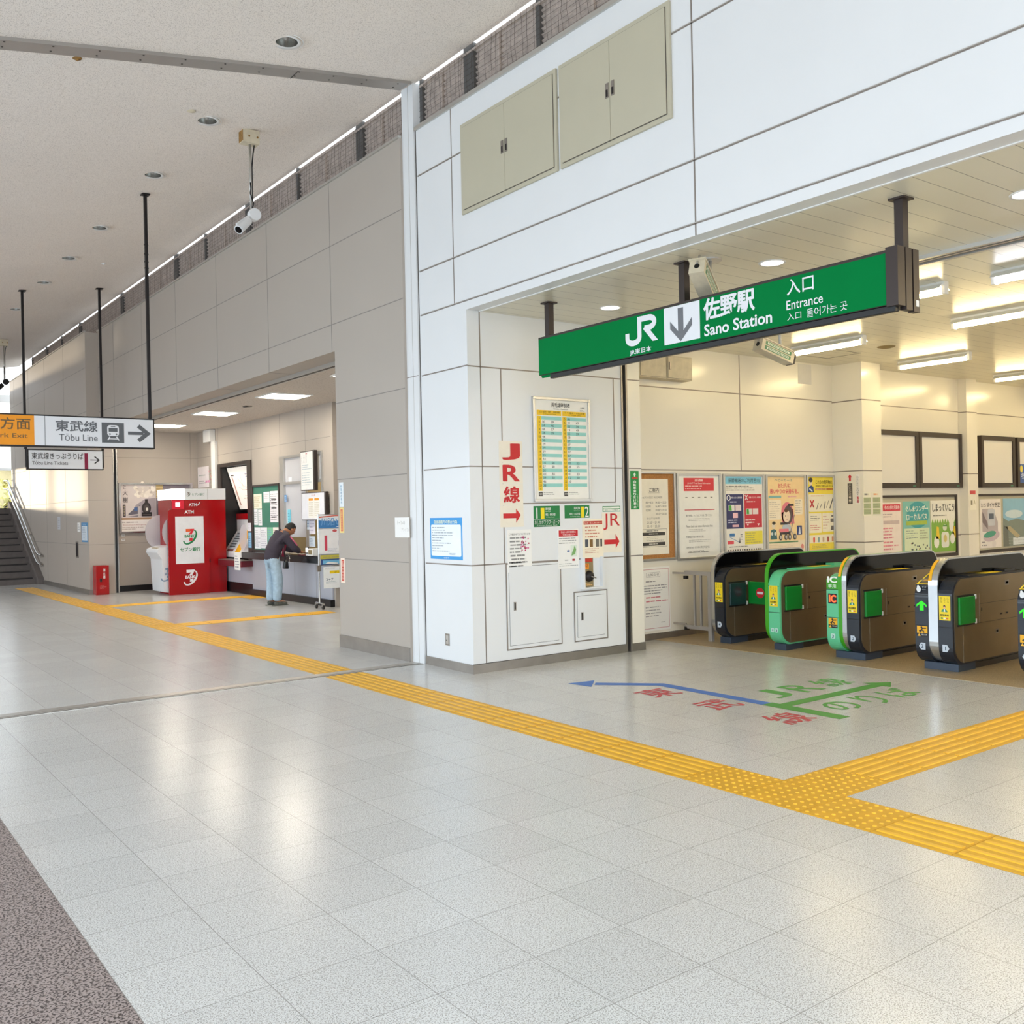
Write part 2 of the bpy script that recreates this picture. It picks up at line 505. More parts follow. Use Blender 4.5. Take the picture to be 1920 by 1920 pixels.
def dup(o, loc, label=None, parent=None):
    c = o.copy(); COL.objects.link(c)
    if parent is None:
        c.location = loc; WL[c.name] = Vector(loc)
        if label: c['label'] = label
    else:
        c.parent = parent
    for ch in [x for x in bpy.data.objects if x.parent == o and x != c]:
        dup(ch, None, None, c)
    return c
# ------------------------------------------------------------------ floors
HX0, HY0, HY1 = -5.0, -3.2, 32.0            # concourse extents
b = MB(); b.box(0.83, 18.2, HY0, HY1, -0.12, 0.0, 'floor_terrazzo')
struct(b.build('floor', org=(0, 0, 0)))
b = MB(); b.box(HX0, 0.83, HY0, HY1, -0.12, 0.001, 'floor_washed')
struct(b.build('floor_entrance', org=(0, 0, 0)))
b = MB(); b.box(8.08, 18.2, HY0, 7.62, 0.0, 0.003, 'floor_mat')
b.box(8.08, 11.64, 7.62, 8.09, 0.0, 0.003, 'floor_mat')
struct(b.build('floor_gate', org=(0, 0, 0)))

# expansion joint across the concourse floor
b = MB(); b.box(0.83, 5.13, 8.46, 8.65, 0.0, 0.004, 'alu'); b.box(0.83, 5.13, 8.51, 8.53, 0.004, 0.006, 'steel')
b.box(0.83, 5.13, 8.465, 8.478, 0.004, 0.0055, 'joint_dark')
struct(b.build('trim_1'))

# ------------------------------------------------------------------ white portal wall (right of the joint)
JW = 0.012
def joints_x(b, x0, ys, zs, ya, yb, za, zb, k='panel_joint', w=JW, p=0.0025):
    """reveals on a wall that faces -X"""
    for y, z0, z1 in ys: b.box(x0 - p, x0, y - w / 2, y + w / 2, z0, z1, k)
    for z, y0, y1 in zs: b.box(x0 - p, x0, y0, y1, z - w / 2, z + w / 2, k)
def joints_y(b, y0, xs, zs, k='panel_joint', w=JW, p=0.0025):
    for x, z0, z1 in xs: b.box(x - w / 2, x + w / 2, y0 - p, y0, z0, z1, k)
    for z, x0, x1 in zs: b.box(x0, x1, y0 - p, y0, z - w / 2, z + w / 2, k)
b = MB()
b.box(5.17, 5.32, HY0, 7.60, 3.48, 5.46, 'white_panel')              # fascia above the opening
b.box(5.17, 5.46, 7.60, 8.45, 0.0, 5.46, 'white_panel')              # end pier
b.box(5.46, 7.155, 7.60, 8.05, 0.0, 3.62, 'white_panel')             # side wall with the timetable
b.box(5.15, 5.20, HY0, 8.455, 5.46, 5.50, 'alu')
joints_x(b, 5.17, [(7.80, 3.56, 5.46), (4.68, 3.48, 5.46), (0.9, 3.48, 5.46)],
         [(1.035, 7.60, 8.43), (1.985, 7.60, 8.43), (2.95, 7.60, 8.43), (3.565, HY0, 8.43), (4.015, HY0, 8.43), (4.99, HY0, 8.43)], 0, 0, 0, 0)
for z in (3.565, 4.015, 4.99): b.box(5.164, 5.1675, HY0, 8.43, z + 0.002, z + 0.009, 'alu')  # pale upper strip stands for the highlight along each joint
joints_y(b, 7.60, [(5.318, 0.09, 3.48), (5.56, 1.04, 2.945), (7.05, 1.62, 2.94)],
         [(2.945, 5.17, 7.15), (1.985, 5.17, 7.15), (1.62, 5.56, 7.05), (1.035, 5.17, 7.15)])
struct(b.build('wall_gate'))
b = MB(); b.box(5.155, 5.169, 7.585, 8.45, 0.0, 0.085, 'steel'); b.box(5.169, 7.15, 7.585, 7.599, 0.0, 0.085, 'steel')
b.box(5.160, 7.15, 7.592, 7.599, 0.085, 0.090, 'joint_dark')
struct(b.build('baseboard_gate'))
# pilaster over the expansion joint
b = MB(); b.box(5.148, 5.40, 8.462, 8.69, 0.0, 5.96, 'white_panel'); b.box(5.1465, 5.148, 8.462, 8.69, 2.955, 2.962, 'panel_joint')
b.box(5.147, 5.148, 8.56, 8.566, 0.0, 5.96, 'alu'); b.box(5.166, 5.3, 8.45, 8.462, 0.0, 5.5, 'joint_dark')
struct(b.build('wall_pilaster'))
# shutter guide and pier inside the gate opening
b = MB()
b.box(7.155, 7.178, 7.59, 7.75, 0.0, 3.48, 'steel'); b.box(7.222, 7.246, 7.59, 7.75, 0.0, 3.48, 'steel'); b.box(7.178, 7.222, 7.66, 7.75, 0.0, 3.48, 'dark_metal')
struct(b.build('trim_2'))
b = MB(); b.box(7.246, 7.44, 7.60, 8.10, 0.0, 3.48, 'cream_panel')
joints_y(b, 7.60, [], [(2.945, 7.246, 7.44), (1.985, 7.246, 7.44), (1.035, 7.246, 7.44)])
struct(b.build('wall_pier'))
b = MB(); b.box(7.246, 7.445, 7.59, 8.1, 0.0, 0.085, 'steel'); struct(b.build('baseboard_pier'))

# ------------------------------------------------------------------ gate hall
b = MB()
b.box(7.44, 11.65, 8.10, 8.25, 0.0, 3.5, 'cream_panel')
joints_y(b, 8.10, [(9.70, 2.0, 3.48)], [(2.98, 7.44, 11.65), (2.0, 7.44, 11.65)], w=0.014)
struct(b.build('wall_hall'))
b = MB(); b.box(7.44, 11.65, 8.085, 8.1, 0.0, 0.075, 'steel'); struct(b.build('baseboard_hall'))
b = MB(); b.box(11.65, 12.10, 7.63, 8.25, 0.0, 3.48, 'cream_panel')
joints_x(b, 11.65, [], [(2.965, 7.63, 8.1), (2.0, 7.63, 8.1), (1.02, 7.63, 8.1)], 0, 0, 0, 0, w=0.014)
joints_y(b, 7.63, [], [(2.965, 11.65, 12.1), (2.0, 11.65, 12.1), (1.02, 11.65, 12.1)], w=0.014)
struct(b.build('wall_column'))
b = MB(); b.box(12.10, 18.2, 7.98, 8.25, 0.0, 3.5, 'cream_panel')
joints_y(b, 7.98, [], [(2.967, 12.1, 14.8), (2.967, 15.1, 18.2), (1.02, 12.1, 14.8)], w=0.014)
struct(b.build('wall_platform'))
b = MB(); b.box(14.79, 15.10, 7.84, 8.0, 0.0, 3.48, 'cream_panel')
joints_x(b, 14.79, [], [(2.952, 7.84, 7.98), (1.982, 7.84, 7.98), (1.03, 7.84, 7.98)], 0, 0, 0, 0, w=0.014)
joints_y(b, 7.84, [], [(2.952, 14.79, 15.1), (1.982, 14.79, 15.1), (1.03, 14.79, 15.1)], w=0.014)
struct(b.build('wall_column_far'))
b = MB(); b.box(18.2, 18.35, HY0, 8.25, 0.0, 3.5, 'cream_panel'); struct(b.build('wall_end'))
b = MB(); b.box(5.32, 18.35, HY0, 8.25, 3.48, 3.60, 'ceiling_strip')
b.box(5.315, 5.335, HY0, 7.60, 3.474, 3.48, 'white_paint')
struct(b.build('ceiling_gate', org=(0, 0, 3.48)))
# shutter slot in the gate-hall ceiling
b = MB()
for x0, x1, z, k in ((7.10, 7.14, 3.45, 'alu'), (7.14, 7.19, 3.468, 'steel'), (7.19, 7.22, 3.455, 'alu'), (7.22, 7.27, 3.468, 'steel'), (7.27, 7.31, 3.448, 'alu')):
    b.box(x0, x1, HY0, 7.58, z, 3.48, k)
struct(b.build('trim_3'))

# ------------------------------------------------------------------ grey wall, ticket-office recess
OP0, OP1 = 10.29, 21.2
b = MB()
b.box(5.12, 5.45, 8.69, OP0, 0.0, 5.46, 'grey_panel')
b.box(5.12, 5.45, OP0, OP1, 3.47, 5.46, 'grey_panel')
b.box(5.10, 5.14, 8.69, OP1, 5.46, 5.485, 'alu')
gy = [12.24, 14.17, 16.10, 18.05, 20.0]
joints_x(b, 5.12, [(OP0 + 0.07, 3.47, 5.46)] + [(y, 3.47, 5.46) for y in gy],
         [(z, 8.69, OP0) for z in (1.035, 1.96, 2.853)] + [(z, 8.69, OP1) for z in (3.79, 4.715)], 0, 0, 0, 0, 'grey_joint', 0.009, 0.0015)
for y in gy: b.box(5.12, 5.45, y - 0.004, y + 0.004, 3.4685, 3.47, 'grey_joint')
struct(b.build('wall_office'))
b = MB(); b.box(5.105, 5.119, 8.69, OP0 + 0.005, 0.0, 0.142, 'steel'); struct(b.build('baseboard_office'))
b = MB(); b.box(5.45, 5.56, OP0, OP1, 3.42, 3.47, 'alu'); b.box(5.47, 5.52, OP0, OP1, 3.418, 3.422, 'joint_dark'); struct(b.build('trim_4'))
b = MB(); b.box(5.56, 9.2, OP0, 21.5, 3.44, 3.55, 'ceiling_office'); struct(b.build('ceiling_office', org=(0, 0, 3.44)))
# recess wall with the ticket window (Y 15.1..16.9) and the ticket-machine niche (Y 18.36..20.1)
b = MB()
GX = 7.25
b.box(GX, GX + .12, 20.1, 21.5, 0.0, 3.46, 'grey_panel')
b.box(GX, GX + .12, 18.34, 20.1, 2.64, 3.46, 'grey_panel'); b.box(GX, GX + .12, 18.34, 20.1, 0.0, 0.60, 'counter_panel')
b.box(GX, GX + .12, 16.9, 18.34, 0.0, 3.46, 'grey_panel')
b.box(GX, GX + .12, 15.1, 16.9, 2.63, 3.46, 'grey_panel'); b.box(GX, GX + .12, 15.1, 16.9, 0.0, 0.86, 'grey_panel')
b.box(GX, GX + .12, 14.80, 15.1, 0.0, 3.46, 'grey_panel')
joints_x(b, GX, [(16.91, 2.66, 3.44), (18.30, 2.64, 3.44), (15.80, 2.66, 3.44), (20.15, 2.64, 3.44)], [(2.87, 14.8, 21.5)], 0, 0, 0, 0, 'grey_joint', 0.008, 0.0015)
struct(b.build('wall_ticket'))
b = MB(); b.box(GX, 9.2, 14.72, 14.80, 0.0, 3.46, 'grey_panel')
joints_y(b, 14.72, [], [(2.87, GX, 9.2), (1.96, GX, 9.2)], 'grey_joint', 0.008, 0.0015); struct(b.build('wall_return'))
b = MB(); b.box(5.45, 7.37, 21.5, 21.62, 0.0, 3.46, 'grey_panel')
joints_y(b, 21.5, [(7.1, 0.12, 3.44)], [(1.03, 5.45, GX), (1.96, 5.45, GX), (2.87, 5.45, GX)], 'grey_joint', 0.008, 0.0015); struct(b.build('wall_poster'))
b = MB(); b.box(5.46, GX, 21.485, 21.5, 0.0, 0.125, 'black'); struct(b.build('baseboard_poster'))
b = MB(); b.box(9.2, 9.3, OP0 - .1, 21.6, 0.0, 3.5, 'grey_panel'); struct(b.build('wall_office_rear'))
b = MB(); b.box(5.45, 9.2, OP0 - .1, OP0, 0.0, 3.5, 'grey_panel'); struct(b.build('wall_office_side'))
# office behind the ticket window: lit room
b = MB(); b.box(7.37, 9.2, 17.6, 17.7, 0.0, 3.45, 'office_brown'); struct(b.build('wall_office_inner'))
# left jamb of the office opening, shutter guide
b = MB(); b.box(4.87, 5.37, 21.2, 21.6, 0.0, 3.47, 'grey_panel')
joints_y(b, 21.2, [], [(1.03, 4.87, 5.37), (1.955, 4.87, 5.37), (2.87, 4.87, 5.37)], 'grey_joint', 0.008, 0.0015); struct(b.build('wall_jamb'))
b = MB(); b.box(5.37, 5.385, 21.19, 21.4, 0.0, 3.47, 'steel_bright'); b.box(5.385, 5.43, 21.26, 21.4, 0.0, 3.47, 'black'); b.box(5.43, 5.455, 21.19, 21.5, 0.0, 3.47, 'steel_bright')
struct(b.build('trim_5'))
b = MB(); b.box(4.86, 5.2, 21.19, 21.22, 0.0, 0.1, 'steel'); struct(b.build('baseboard_jamb'))

# ------------------------------------------------------------------ left far wall along the stairs, unseen end wall, window
b = MB(); b.box(4.87, 5.3, 21.6, 29.9, 0.0, 5.44, 'grey_panel'); b.box(4.87, 5.12, 21.2, 21.6, 3.47, 5.44, 'grey_panel'); b.box(4.85, 4.89, 21.2, 29.9, 5.44, 5.465, 'alu')
joints_x(b, 4.87, [(23.25, 0.1, 5.44), (25.3, 0.1, 5.44), (27.3, 0.1, 5.44), (29.29, 0.1, 5.44)], [(z, 21.2, 29.9) for z in (1.03, 1.955, 2.87, 3.79, 4.70)], 0, 0, 0, 0, 'grey_joint', 0.009, 0.0015)
struct(b.build('wall_stairs'))
b = MB(); b.box(4.855, 4.9, 21.2, 26.3, 0.0, 0.1, 'steel'); struct(b.build('baseboard_stairs'))
b = MB(); b.box(HX0, 2.7, 31.8, 32.0, 0.0, 6.0, 'grey_panel'); struct(b.build('wall_far_unseen'))  # unseen; its edge is set so the sun reaches only the stair wall
b = MB()
for x in (2.7, 3.6, 4.55): b.box(x, x + 0.07, 30.9, 30.98, 1.92, 5.2, 'steel_bright')
b.box(2.7, 5.3, 30.9, 30.98, 5.0, 5.2, 'white_paint'); b.box(2.7, 5.3, 30.91, 30.97, 3.02, 3.09, 'white_paint'); b.box(2.7, 5.3, 30.94, 30.945, 3.09, 5.0, 'blind')
struct(b.build('window_1'))
# glazed side of the concourse (behind and left of the picture): posts, sill and head
b = MB()
b.box(HX0 - .2, HX0, HY0, HY1, 0.0, 0.9, 'white_panel'); b.box(HX0 - .2, HX0, HY0, HY1, 3.9, 4.4, 'white_panel')
for i in range(10): b.box(HX0 - .2, HX0, HY0 + i * 3.9, HY0 + i * 3.9 + 0.25, 0.9, 3.9, 'white_panel')
struct(b.build('wall_left'))

# stairs rising away at the far left
b = MB()
RISE, TREAD, SY0, NS = 0.16, 0.31, 26.05, 12
for i in range(NS):
    y = SY0 + i * TREAD
    b.box(3.0, 4.74, y, SY0 + NS * TREAD, i * RISE, (i + 1) * RISE, 'stair_grey')
    b.box(3.0, 4.66, y - 0.012, y + 0.03, (i + 1) * RISE - 0.03, (i + 1) * RISE + 0.003, 'stair_nose')
b.box(2.6, 5.3, SY0 + NS * TREAD, 31.8, 0.0, NS * RISE, 'stair_grey')
struct(b.build('floor_stairs'))
prof = [(SY0 - 0.25, 0.0), (SY0 + NS * TREAD, 0.0), (SY0 + NS * TREAD, NS * RISE + 0.16), (SY0 + NS * TREAD - 0.2, NS * RISE + 0.16), (SY0 - 0.25, 0.14)]
b = MB(); b.prism(prof, 'x', 4.74, 4.87, 'stair_grey'); struct(b.build('trim_6'))

# ------------------------------------------------------------------ main ceiling: gently curved, rising to the wall
def zc(x): return 5.95 - 0.14 * (5.1 - x) - 0.004 * (5.1 - x) ** 2
DL = [(3.546, 7.93), (3.55, 9.98), (3.56, 11.93), (3.56, 14.51), (3.56, 16.45), (3.55, 18.35), (3.54, 20.95)]
xs = [HX0 + i * (5.19 - HX0) / 28 for i in range(29)]
prof = [(x, zc(x)) for x in xs] + [(x, zc(x) + 0.14) for x in reversed(xs)]
b = MB(); b.prism(prof, 'y', HY0, 30.4, 'ceiling_board')
ceil = struct(b.build('ceiling', org=(0, 0, 0)))
cut = MB()
for x, y in DL: cut.cyl((x, y, zc(x) - 0.3), (x, y, zc(x) + 0.5), 0.098, 'lamp_reflector', 28)
cutter = cut.build('cutter', org=(0, 0, 0))
bo = ceil.modifiers.new('holes', 'BOOLEAN'); bo.operation = 'DIFFERENCE'; bo.object = cutter; bo.solver = 'EXACT'
bpy.context.view_layer.update()
ev = ceil.evaluated_get(bpy.context.evaluated_depsgraph_get())
new = bpy.data.meshes.new_from_object(ev)
ceil.modifiers.clear(); ceil.data = new
ceil.data.materials.clear(); ceil.data.materials.append(MATS['ceiling_board'])
ceil.data.polygons.foreach_set('material_index', [0] * len(ceil.data.polygons))
bpy.data.objects.remove(cutter, do_unlink=True)
# steel strip along the ceiling at the expansion joint
b = MB()
xs = [HX0 + i * (5.12 - HX0) / 24 for i in range(25)]
def strip(b, y0, y1, d0, d1, k):
    b.prism([(x, zc(x) - d1) for x in xs] + [(x, zc(x) - d0) for x in reversed(xs)], 'y', y0, y1, k)
strip(b, 8.44, 8.66, -0.002, 0.012, 'beam_grey'); strip(b, 8.43, 8.445, -0.002, 0.03, 'beam_grey')
for x in [5.0 - 0.36 * i for i in range(14)]:
    for y in (8.50, 8.60): b.cyl((x, y, zc(x) - 0.016), (x, y, zc(x) - 0.01), 0.009, 'joint_dark', 8)
b.box(3.90, 3.906, 8.43, 8.66, zc(3.9) - 0.017, zc(3.9) - 0.01, 'joint_dark')
struct(b.build('trim_7'))

# ------------------------------------------------------------------ louvre bays between wall top and ceiling
def louvre_bay(y0, y1, wide, first=False):
    t = thing('louver_bay', (5.27, (y0 + y1) / 2, 5.47), 'dusty slatted louver bay in the gap between wall top and ceiling', 'louver', 'louver bays along the wall top')
    b = MB()
    n = 9
    for i in range(n):
        z = 5.47 + 0.03 + i * 0.052
        b.add([(5.23, y0, z + 0.042), (5.23, y1, z + 0.042), (5.30, y1, z - 0.022), (5.30, y0, z - 0.022),
               (5.23, y0, z + 0.047), (5.23, y1, z + 0.047), (5.30, y1, z - 0.017), (5.30, y0, z - 0.017)],
              [(0, 1, 2, 3), (7, 6, 5, 4), (0, 4, 5, 1), (2, 6, 7, 3), (1, 5, 6, 2), (3, 7, 4, 0)], 'louver_slat')
    o = b.build('slats', t)
    b = MB(); w = 0.17 if wide else 0.05
    b.box(5.21, 5.27, y1 - w, y1, 5.46, 5.98, 'louver_post')
    b.build('post', t)
    b = MB(); ym = (y0 + y1) / 2
    b.box(5.215, 5.24, ym - 0.015, ym + 0.015, 5.47, 5.94, 'louver_slat')
    b.box(5.205, 5.225, y0, y1, 5.90, 5.925, 'louver_slat')
    b.build('rail', t)
    b = MB(); rnd = random.Random(int(y0 * 100))
    yy = y0
    while yy < y1 - 0.05:
        b.tube([(5.20, yy, 5.475), (5.198, yy + rnd.uniform(-.0, .04), 5.7), (5.202, yy + 0.03 * rnd.random(), 5.93)], 0.0013, 'net', 4)
        yy += rnd.uniform(0.05, 0.10)
    for z in [5.50 + 0.05 * i for i in range(9)]:
        b.tube([(5.20, y0, z + rnd.uniform(-.01, .01)), (5.20, (y0 + y1) / 2, z + rnd.uniform(-.015, .015)), (5.20, y1, z + rnd.uniform(-.01, .01))], 0.0012, 'net', 4)
    o = b.build('netting', t); o['kind'] = 'stuff'
ys = [-0.9, 2.5, 5.05, 6.5, 7.62, 8.43]
for i in range(len(ys) - 1): louvre_bay(ys[i], ys[i + 1] - 0.004, ys[i + 1] in (2.5, 7.62))
ys = [8.66, 9.83, 11.45, 13.2, 14.9, 16.4, 18.1, 19.75, 21.5, 23.2, 25.0, 26.8, 28.6]
for i in range(len(ys) - 1): louvre_bay(ys[i], ys[i + 1] - 0.004, i % 2 == 0)
# ------------------------------------------------------------------ tactile paving (0.4 m blocks)
def tactile_mesh(kind):
    b = MB()
    b.box(0.002, 0.398, 0.002, 0.398, 0.0, 0.004, 'tactile')
    if kind == 'bar':
        for i in range(5):
            x = 0.05 + i * 0.075
            b.prism([(x - 0.017, 0.004), (x + 0.017, 0.004), (x + 0.011, 0.0085), (x - 0.011, 0.0085)], 'y', 0.012, 0.388, 'tactile_top')
    else:
        for i in range(7):
            for j in range(7):
                b.cyl((0.029 + i * 0.057, 0.029 + j * 0.057, 0.004), (0.029 + i * 0.057, 0.029 + j * 0.057, 0.0085), 0.0115, 'tactile_top', 10, 0.007)
    return b
def tblock(proto, x, y, label, group, rz=0):
    o = proto if proto.get('used') is None else proto.copy()
    if proto.get('used') is None: proto['used'] = 1
    else: COL.objects.link(o)
    if 'used' in o.keys() and o is not proto: del o['used']
    o.location = (x + 0.2, y + 0.2, 0.0); o.rotation_euler = (0, 0, rz)
    return tag(o, label, 'tactile block', group)
bar = tactile_mesh('bar').build('tactile_block', org=(0.2, 0.2, 0))
dot = tactile_mesh('dot').build('tactile_block', org=(0.2, 0.2, 0))
G1 = 'ribbed blocks of the long yellow guide line'
for k in range(-1, 58):
    y = 1.445 + 0.4 * k + (0.015 if k > 17 else 0)
    if k in (3, 4, 5): continue
    if abs(y - 13.86) < .05 or abs(y - 17.86) < .05: continue
    near = y < 8.3
    o = tblock(bar, 4.032, y, 'ribbed yellow tactile block in the long line before the gates' if near else 'ribbed yellow tactile block in the long line beyond the floor joint', G1 + (' before the joint' if near else ' beyond the joint'))
    if k == 17: o.scale = (1, .5, 1); o.location.y = 8.345
for k, (x, y) in enumerate([(4.032, 2.645), (4.032, 3.045), (4.032, 3.445), (4.432, 3.045)]):
    tblock(dot, x, y, ['dotted yellow tactile block nearest the viewer at the junction', 'dotted yellow tactile block in the middle of the junction',
                       'dotted yellow tactile block at the far end of the junction', 'dotted yellow tactile block starting the branch to the gates'][k], 'dotted blocks at the guide line junction')
for k in range(8):
    tblock(bar, 4.832 + 0.4 * k, 3.045, 'ribbed yellow tactile block in the branch towards the ticket gates', 'ribbed blocks of the branch to the gates', math.radians(90))
for yy, lab, n in ((13.86, 'nearer', 6), (17.86, 'farther', 6)):
    tblock(dot, 4.032, yy, 'dotted yellow tactile block where the %s side branch leaves the line' % lab, 'dotted blocks at the side branches')
    for k in range(n):
        tblock(bar, 4.432 + 0.4 * k, yy, 'ribbed yellow tactile block of the %s branch to the ticket office' % lab, 'ribbed blocks of the %s office branch' % lab, math.radians(90))
    for k in range(2 if lab == 'farther' else 0):
        tblock(dot, 4.432 + 0.4 * n, yy - 0.4 * k, 'dotted yellow tactile block before the red cash machine', 'dotted blocks before the cash machine')

# ------------------------------------------------------------------ floor arrows and lettering
b = MB(PZ(0.0))
b.ribbon([(6.06, 4.86), (6.06, 6.00), (5.66, 6.42)], 0.115, '#3b6fc0', 0.0012)
b.poly([(5.50, 6.60), (5.54, 6.33), (5.77, 6.55)], '#3b6fc0', 0.0012)
tag(b.build('floor_arrow', fix=False), 'blue arrow tape on the floor bending towards the office corner', 'floor arrow')
b = MB(PZ(0.0))
b.rect(6.0, 6.13, 4.16, 4.855, '#3f8f3c', 0.0012)
b.rect(6.13, 7.36, 4.675, 4.785, '#3f8f3c', 0.0012)
b.poly([(7.36, 4.60), (7.57, 4.73), (7.36, 4.87)], '#3f8f3c', 0.0012)
tag(b.build('floor_arrow', fix=False), 'green arrow tape on the floor pointing to the ticket gates', 'floor arrow')
for s, y, lab in (('東', 5.755, 'farthest'), ('武', 5.10, 'middle'), ('線', 4.43, 'nearest')):
    b = MB(PZ(0.0)); b.text(s, 5.60, 5.93, y - 0.165, y + 0.165, '#b8414e', 0.0012, 0.014)
    tag(b.build('floor_lettering', fix=False), 'red floor character beside the blue arrow, %s of the three' % lab, 'floor lettering', 'red characters beside the blue arrow')
for s, x, z0, z1, w, lab in (('J', 6.42, 4.92, 5.24, .24, 'J beside the green arrow, on its far side'), ('R', 6.80, 4.92, 5.24, .27, 'R beside the green arrow, on its far side'), ('線', 7.2, 4.91, 5.24, .33, 'complex character by the tip of the green arrow'),
                             ('の', 6.42, 4.29, 4.58, .29, 'looped character nearest the green bar'), ('り', 6.80, 4.26, 4.60, .2, 'two-stroke character below the green arrow'), ('ば', 7.19, 4.28, 4.58, .32, 'last character below the green arrow tip')):
    b = MB(PZ(0.0)); b.text(s, x - w / 2, x + w / 2, z0, z1, '#4d9a48', 0.0012, 0.01)
    tag(b.build('floor_lettering', fix=False), 'green floor lettering: ' + lab, 'floor lettering', 'green characters beside the green arrow')

# ------------------------------------------------------------------ cabinets and panels on the white wall
def wall_cabinet(y1, y0, ymid, hl, hr, label):
    x0 = 5.17
    t = thing('wall_cabinet', (x0, (y0 + y1) / 2, 4.38), label, 'wall cabinet', 'beige cabinets high on the white wall')
    b = MB(); b.box(x0 - 0.022, x0, y0, y1, 4.38, 5.235, 'beige_metal'); b.build('frame', t, bevel=0.003)
    for a, c, hy in ((y1 - 0.04, ymid + 0.002, hl), (ymid - 0.002, y0 + 0.04, hr)):
        b = MB(); b.box(x0 - 0.030, x0 - 0.022, c, a, 4.42, 5.195, 'beige_metal')
        b.box(x0 - 0.0235, x0 - 0.022, c - 0.006, a + 0.006, 4.414, 5.201, 'joint_dark')
        d = b.build('door', t)
        b = MB(); b.box(x0 - 0.034, x0 - 0.030, hy - 0.018, hy + 0.018, 4.755, 4.87, 'steel'); b.box(x0 - 0.0345, x0 - 0.034, hy - 0.011, hy + 0.011, 4.765, 4.82, 'dark_metal')
        b.build('handle', d)
wall_cabinet(7.61, 6.175, 6.897, 6.93, 6.87, 'beige double-door wall cabinet high on the white wall, left of the pair')
wall_cabinet(6.135, 4.876, 5.51, 5.54, 5.475, 'beige double-door wall cabinet high on the white wall, right of the pair')

def access_panel(x0, x1, z0, z1, dx0, dx1, dz0, dz1, hx, hz, label):
    t = thing('access_panel', ((x0 + x1) / 2, 7.6, z0), label, 'access panel')
    b = MB(PY(7.6)); b.box(x0 + .008, x1 - .008, -0.004, 0.0, z0 + .008, z1 - .008, 'white_panel'); b.frame(x0, x1, z0, z1, 0.013, 'panel_joint', 0.0045); b.build('frame', t)
    b = MB(PY(7.6)); b.box(dx0, dx1, -0.010, -0.004, dz0, dz1, 'white_panel'); b.frame(dx0 - .004, dx1 + .004, dz0 - .004, dz1 + .004, 0.004, 'joint_dark', 0.0045)
    d = b.build('door', t)
    b = MB(PY(7.6)); b.box(hx - 0.014, hx + 0.014, -0.014, -0.010, hz - 0.042, hz + 0.042, 'steel'); b.box(hx - 0.006, hx + 0.006, -0.016, -0.014, hz - 0.034, hz + 0.034, 'dark_metal'); b.build('handle', d)
access_panel(5.568, 6.27, 0.18, 1.035, 5.607, 6.222, 0.226, 0.998, 5.667, 0.61, 'large white access panel with a dark slot handle, low on the side wall')
access_panel(6.432, 6.90, 0.178, 0.70, 6.478, 6.85, 0.228, 0.649, 6.537, 0.44, 'small square white access panel under the alarm recess')
# alarm recess
t = thing('fire_alarm_recess', (6.67, 7.6, 0.72), 'white recessed box with a brown bell and orange sticker above the small panel', 'alarm box')
b = MB(PY(7.6)); b.box(6.535, 6.557, -0.05, 0, 0.72, 1.05, 'white_panel'); b.box(6.80, 6.818, -0.05, 0, 0.72, 1.05, 'white_panel'); b.box(6.557, 6.80, -0.05, 0, 0.72, 0.738, 'white_panel')
b.box(6.557, 6.80, -0.004, 0, 0.738, 1.05, 'white_panel'); b.build('housing', t)
b = MB(PY(7.6)); b.box(6.558, 6.70, -0.012, -0.004, 0.739, 1.04, 'office_brown'); b.rect(6.575, 6.69, 1.0, 1.035, '#c0301c', 0.0135); b.rect(6.57, 6.64, 0.925, 0.985, '#f39a1c', 0.0135); b.text('吊', 6.585, 6.625, 0.935, 0.975, '#a03010', 0.015); b.lines(6.58, 6.69, 0.75, 0.79, 2, '#e0a040', 0.0135); b.build('backplate', t)
b = MB(PY(7.6)); b.lathe([(0.001, -0.05), (0.03, -0.048), (0.052, -0.035), (0.06, -0.012)], (6.64, 0, 0.85), 'dark_metal', 20, 'y'); b.cyl((6.64, -0.05, .85), (6.70, -0.055, .83), 0.006, 'steel'); b.build('bell', t, smooth=True)
b = MB(PX(5.17)); b.box(-8.085, -8.015, -0.006, 0, 0.228, 0.346, 'steel'); b.rect(-8.072, -8.028, 0.245, 0.33, 'alu', 0.0065); b.box(-8.065, -8.055, -0.008, -0.006, 0.275, 0.285, 'dark_metal')
tag(b.build('outlet_plate'), 'steel socket plate low on the white pier', 'socket')

# ------------------------------------------------------------------ printed signs and notices
def board(fr, u0, u1, z0, z1, k='paper', th=0.002):
    b = MB(fr); b.box(u0, u1, -th, 0.0, z0, z1, k); b.th = th
    return b
P76 = PY(7.6)
# timetable in an aluminium frame
t = thing('timetable_board', (6.315, 7.6, 1.632), 'framed timetable with yellow and turquoise rows on the white side wall', 'timetable')
b = MB(P76)
b.box(5.935, 6.692, -0.012, 0, 1.634, 2.694, 'alu'); b.build('backing', t)
b = MB(P76)
for u0, u1, z0, z1 in ((5.935, 5.962, 1.634, 2.694), (6.665, 6.692, 1.634, 2.694), (5.962, 6.665, 1.634, 1.662), (5.962, 6.665, 2.666, 2.694)):
    b.box(u0, u1, -0.024, -0.012, z0, z1, 'alu')
for u in (5.948, 6.679):
    for z in (1.648, 2.68): b.cyl((u, -0.03, z), (u, -0.012, z), 0.016, 'alu', 10)
b.build('frame', t, bevel=0.003)
b = MB(P76); T0 = 0.0125
b.rect(5.962, 6.665, 1.662, 2.666, '#f4f2ea', T0)
b.text('両毛線時刻表', 6.18, 6.425, 2.597, 2.643, '#2c2a28', T0 + .002, 0.012)
